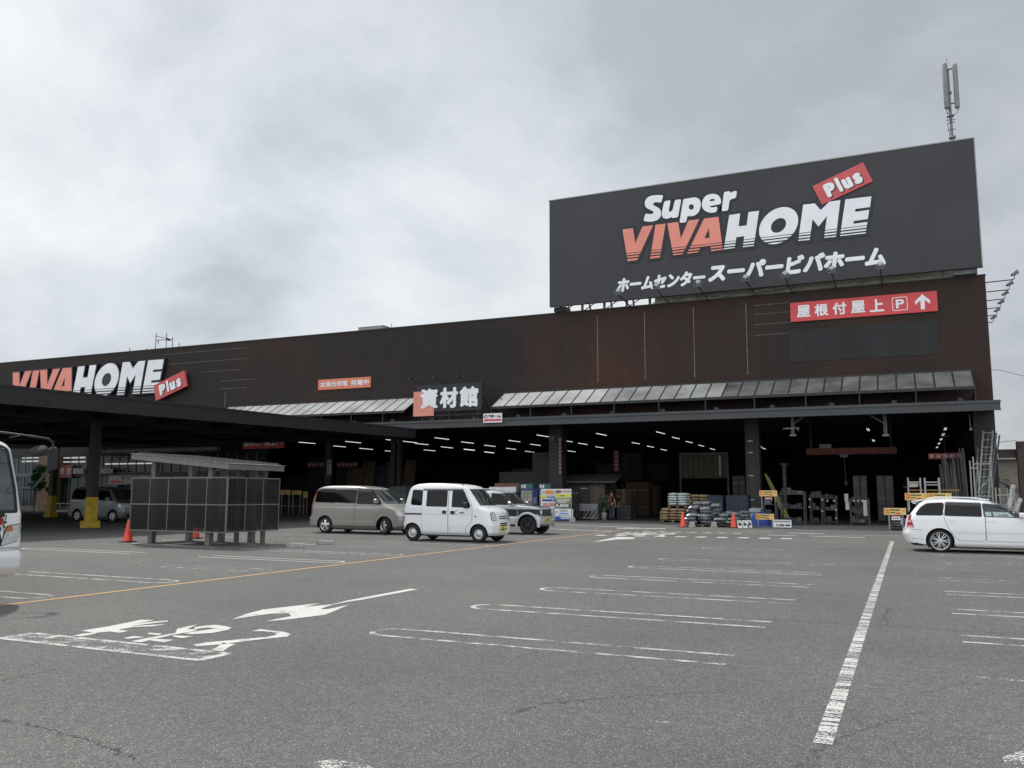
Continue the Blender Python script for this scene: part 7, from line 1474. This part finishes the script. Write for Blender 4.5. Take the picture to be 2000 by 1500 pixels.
# yellow plank, leaning
x0, z0 = wp(1507, 956, 50.6); x1, z1 = wp(1494, 925, 51.3)
for i in range(3): m = MB(); m.bar((x0+.12*i-.1+(x0-x1)*z0/(z1-z0), 50.4, 0), (x1+.08*i, 51.3, z1-.1*i), .13, .04); tag(obj('yellow_plank', m, mat('plank_yellow', (.30, .27, .10), .6)), 'yellow plank leaning behind the upper yellow notice board', 'plank', 'yellow planks leaning')
x0, x1, z0, z1 = prect(1528, 908, 1536, 960, 53); m = MB(); m.box(x0, x1, 53, 53.3, 0, z1); m.box(x0-.1, x1+.1, 52.95, 53.35, z1, z1+.1); tag(obj('timber_post', m, mat('post_brown', (.10, .075, .055), .8)), 'brown timber post with a cap right of the yellow planks', 'post')
# ---- brown steel gate and building beyond the right corner
pst = thing('steel_gateway', 'brown steel gateway post and beam right of the building corner', 'gateway', (7, 50, 0)); x0, z1 = wp(1986, 862, 49.0); m = MB(); m.box(x0, x0+.95, 49, 49.4, 0, z1); M_BRN = mat('steel_brown', (.042, .024, .020), .6, var=.25)
m.box(x0-.02, x0+.02, 48.97, 49.42, 0, z1); obj('post', m, M_BRN, pst, True); m = MB(); _, zb1 = wp(1960, 878, 49.6); _, zb0 = wp(1960, 894, 49.6); m.box(X1+.02, x0+3, 49.42, 49.75, zb0, zb1); m.box(X1+.02, x0+3, 49.36, 49.42, zb1-.08, zb1); m.box(X1+.02, x0+3, 49.36, 49.42, zb0, zb0+.08); obj('beam', m, M_BRN, pst, True)
x_, z_ = wp(1983, 872, 48.95); m = MB(); m.tube([(x_+.2, 48.93, z_+.1), (x_-.05, 48.93, z_-.3), (x_+.05, 48.93, z_-.9)], .02, 6); m.tube([(X1, 49.4, zb1+.35), (x0, 49.2, zb1+.42)], .012, 5); obj('cable', m, M_BLACK, pst, True)
nb = thing('neighbour_building', 'beige neighbouring building with a grey awning roof beyond the right corner', 'building', (12, 66, 0)); _, zt = wp(1960, 898, 64); m = MB(); m.box(5.3, 26, 64, 78, 0, zt); obj('wall', m, mat('wall_beige', (.30, .27, .23), .8, var=.15), nb, True); m = MB(); m.box(5.2, 26.3, 63.4, 78.3, zt, zt+.2); obj('roof', m, mat('roof_grey', (.42, .42, .42), .7), nb, True)
a, b, c, d = prect(1965, 936, 1974, 985, 63.9); m = MB(); m.box(a, b, 63.95, 63.995, .1, d); obj('door', m, M_BRN, nb, True)
m = MB(); a, b, c, d = prect(1950, 905, 1975, 925, 63.9); m.hexa([(a, 63.9, c-.5), (b+2, 63.9, c-2.0), (b+2, 63.99, c-2.0), (a, 63.99, c-.5), (a, 63.9, c-.2), (b+2, 63.9, c-1.7), (b+2, 63.99, c-1.7), (a, 63.99, c-.2)]); obj('stair_band', m, mat('wall_beige_dark', (.24, .215, .185), .8), nb, True)
# ---- people
def person(loc, rz, label, shirt, trousers, hair, straps=None, s=1.0, lift=0):
    t = thing('person', label, 'person', loc, rz, None)
    def skin(name, pts, edges, rad, mt, par=t, sub=2, rootv=0):
        me = bpy.data.meshes.new(name); me.from_pydata(pts, edges, []); o = bpy.data.objects.new(name, me); COL.objects.link(o)
        md = o.modifiers.new('s', 'SKIN'); md.use_smooth_shade = True
        for i, r_ in enumerate(rad): me.skin_vertices[0].data[i].radius = r_ if isinstance(r_, tuple) else (r_, r_); me.skin_vertices[0].data[i].use_root = i == rootv
        o.modifiers.new('d', 'SUBSURF').levels = sub; o.modifiers['d'].render_levels = sub
        bpy.context.view_layer.update(); m2 = bpy.data.meshes.new_from_object(o.evaluated_get(bpy.context.evaluated_depsgraph_get())); bpy.data.objects.remove(o); bpy.data.meshes.remove(me)
        m2.name = name; m2.materials.clear(); m2.materials.append(mt)
        for p in m2.polygons: p.use_smooth = True
        q = bpy.data.objects.new(name, m2); COL.objects.link(q); q.parent = par; return q
    M_SK = mat('skin', (.42, .25, .17), .6, var=.08)
    P = [(0, 0, .92), (0, .0, 1.08), (0, -.01, 1.26), (0, 0, 1.41), (0, -.005, 1.49), (0, -.015, 1.57), (0, -.02, 1.66)]; E = [(0, 1), (1, 2), (2, 3), (3, 4), (4, 5), (5, 6)]; Rr = [(.15, .105), (.135, .095), (.155, .105), (.11, .075), .052, (.072, .085), (.070, .085)]
    def limb(ch, root):
        a = root
        for p, r_ in ch: P.append(p); Rr.append(r_); E.append((a, len(P)-1)); a = len(P)-1
        return a
    for s_ in (-1, 1):
        limb([((s_*.095, 0, .84), .085), ((s_*.10, -.015, .48), .056), ((s_*.105, .02, .10), .040), ((s_*.11, -.10, .035), (.040, .028)), ((s_*.115, -.17, .028), (.034, .02))], 0)
        h = limb([((s_*.185, 0, 1.385), .055), ((s_*.235, .02, 1.12), .041), ((s_*.245, -.05+.0*lift, .90), .030), ((s_*.245, -.065, .84), (.020, .036))], 3)
        for f, (dy, ln) in enumerate(((-.045, .055), (-.02, .075), (.005, .08), (.028, .07))): limb([((s_*(.247), -.065+dy, .80), .0095), ((s_*.24, -.070+dy, .80-ln*.55), .0088), ((s_*.228, -.072+dy, .80-ln), .008)], h)
        limb([((s_*.225, -.105, .835), .0105), ((s_*.215, -.115, .80), .009)], h)
    body = skin('body', P, E, Rr, M_SK, t, 1)
    def clothes(name, pts, edges, rad, mt): return skin(name, pts, edges, rad, mt, t, 1)
    clothes('shirt', [(0, 0, .90), (0, 0, 1.08), (0, -.01, 1.26), (0, 0, 1.42), (-.19, 0, 1.39), (-.225, .015, 1.20), (.19, 0, 1.39), (.225, .015, 1.20)], [(0, 1), (1, 2), (2, 3), (3, 4), (4, 5), (3, 6), (6, 7)], [(.165, .12), (.152, .112), (.170, .122), (.118, .09), .068, .062, .068, .062], shirt)
    clothes('trousers', [(0, 0, .93), (-.098, 0, .83), (-.103, -.015, .48), (-.108, .015, .09), (.098, 0, .83), (.103, -.015, .48), (.108, .015, .09)], [(0, 1), (1, 2), (2, 3), (0, 4), (4, 5), (5, 6)], [(.158, .115), .098, .074, .066, .098, .074, .066], trousers)
    for s_ in (-1, 1):
        m = MB(); m.hexa([(s_*.11-.048, -.20, 0), (s_*.11+.048, -.20, 0), (s_*.11+.045, .075, 0), (s_*.11-.045, .075, 0), (s_*.11-.040, -.185, .055), (s_*.11+.040, -.185, .055), (s_*.11+.042, .07, .105), (s_*.11-.042, .07, .105)]); obj('shoe', m, M_BLACK, t, bevel=.02)
    m = MB(); n = 14; vs = []
    rows = 8
    for i in range(rows):
        ph = R(90-18*i*.98)
        for k in range(n):
            a = 2*PI*k/n; fr = math.sin(a) < -.25; ph2 = max(ph, R(28)) if fr else ph
            vs.append((.098*math.cos(ph2)*math.cos(a), -.005+.112*math.cos(ph2)*math.sin(a)+.006, 1.635+.125*math.sin(ph2)))
    m.add(vs, [(i*n+k, i*n+(k+1) % n, (i+1)*n+(k+1) % n, (i+1)*n+k) for i in range(rows-1) for k in range(n)], 0, True); obj('hair', m, hair, t)
    m = MB(); m.hexa([(-.012, -.105, 1.585), (.012, -.105, 1.585), (.012, -.08, 1.585), (-.012, -.08, 1.585), (-.008, -.095, 1.63), (.008, -.095, 1.63), (.008, -.08, 1.63), (-.008, -.08, 1.63)]); m.box(-.03, .03, -.098, -.09, 1.552, 1.56, 1)
    for s_ in (-1, 1): m.lathe([(0, -.004), (.011, 0), (0, .004)], (s_*.032, -.096, 1.635), 'y', 8, 1); m.lathe([(0, -.01), (.025, 0), (0, .01)], (s_*.088, .0, 1.615), 'x', 8, 0)
    obj('face', m, [M_SK, M_BLACK], t)
    if straps:
        m = MB()
        for s_ in (-1, 1): m.tube([(s_*.11, -.135, 1.0), (s_*.09, -.150, 1.22), (s_*.085, -.105, 1.40), (s_*.08, -.01, 1.475), (s_*.07, .105, 1.38), (0, .145, 1.2), (s_*.06, .135, .98)], .018, 6)
        m.tube([(-.16, 0, .98), (0, -.14, .98), (.16, 0, .98), (0, .14, .98), (-.16, 0, .98)], .022, 6); obj('harness', m, straps, t)
    t.scale = (s, s, s); return t
x, y = gp(1195, 1015.5)
person((x, y, 0), R(160), 'person in dark red shirt, jeans and orange harness beside the potted plant', mat('shirt_wine', (.075, .012, .016), .8), mat('jeans_blue', (.075, .10, .15), .8), mat('hair_black', (.010, .009, .009), .6), mat('harness_orange', (.33, .13, .06), .6), 1.03)
x, y = gp(1208, 1013.5)
person((x, y+.1, 0), R(-70), 'person in black clothes standing right behind the person with the harness', mat('shirt_black', (.012, .012, .016), .8), mat('trousers_navy', (.018, .022, .035), .8), MATS['hair_black'], None, .92)
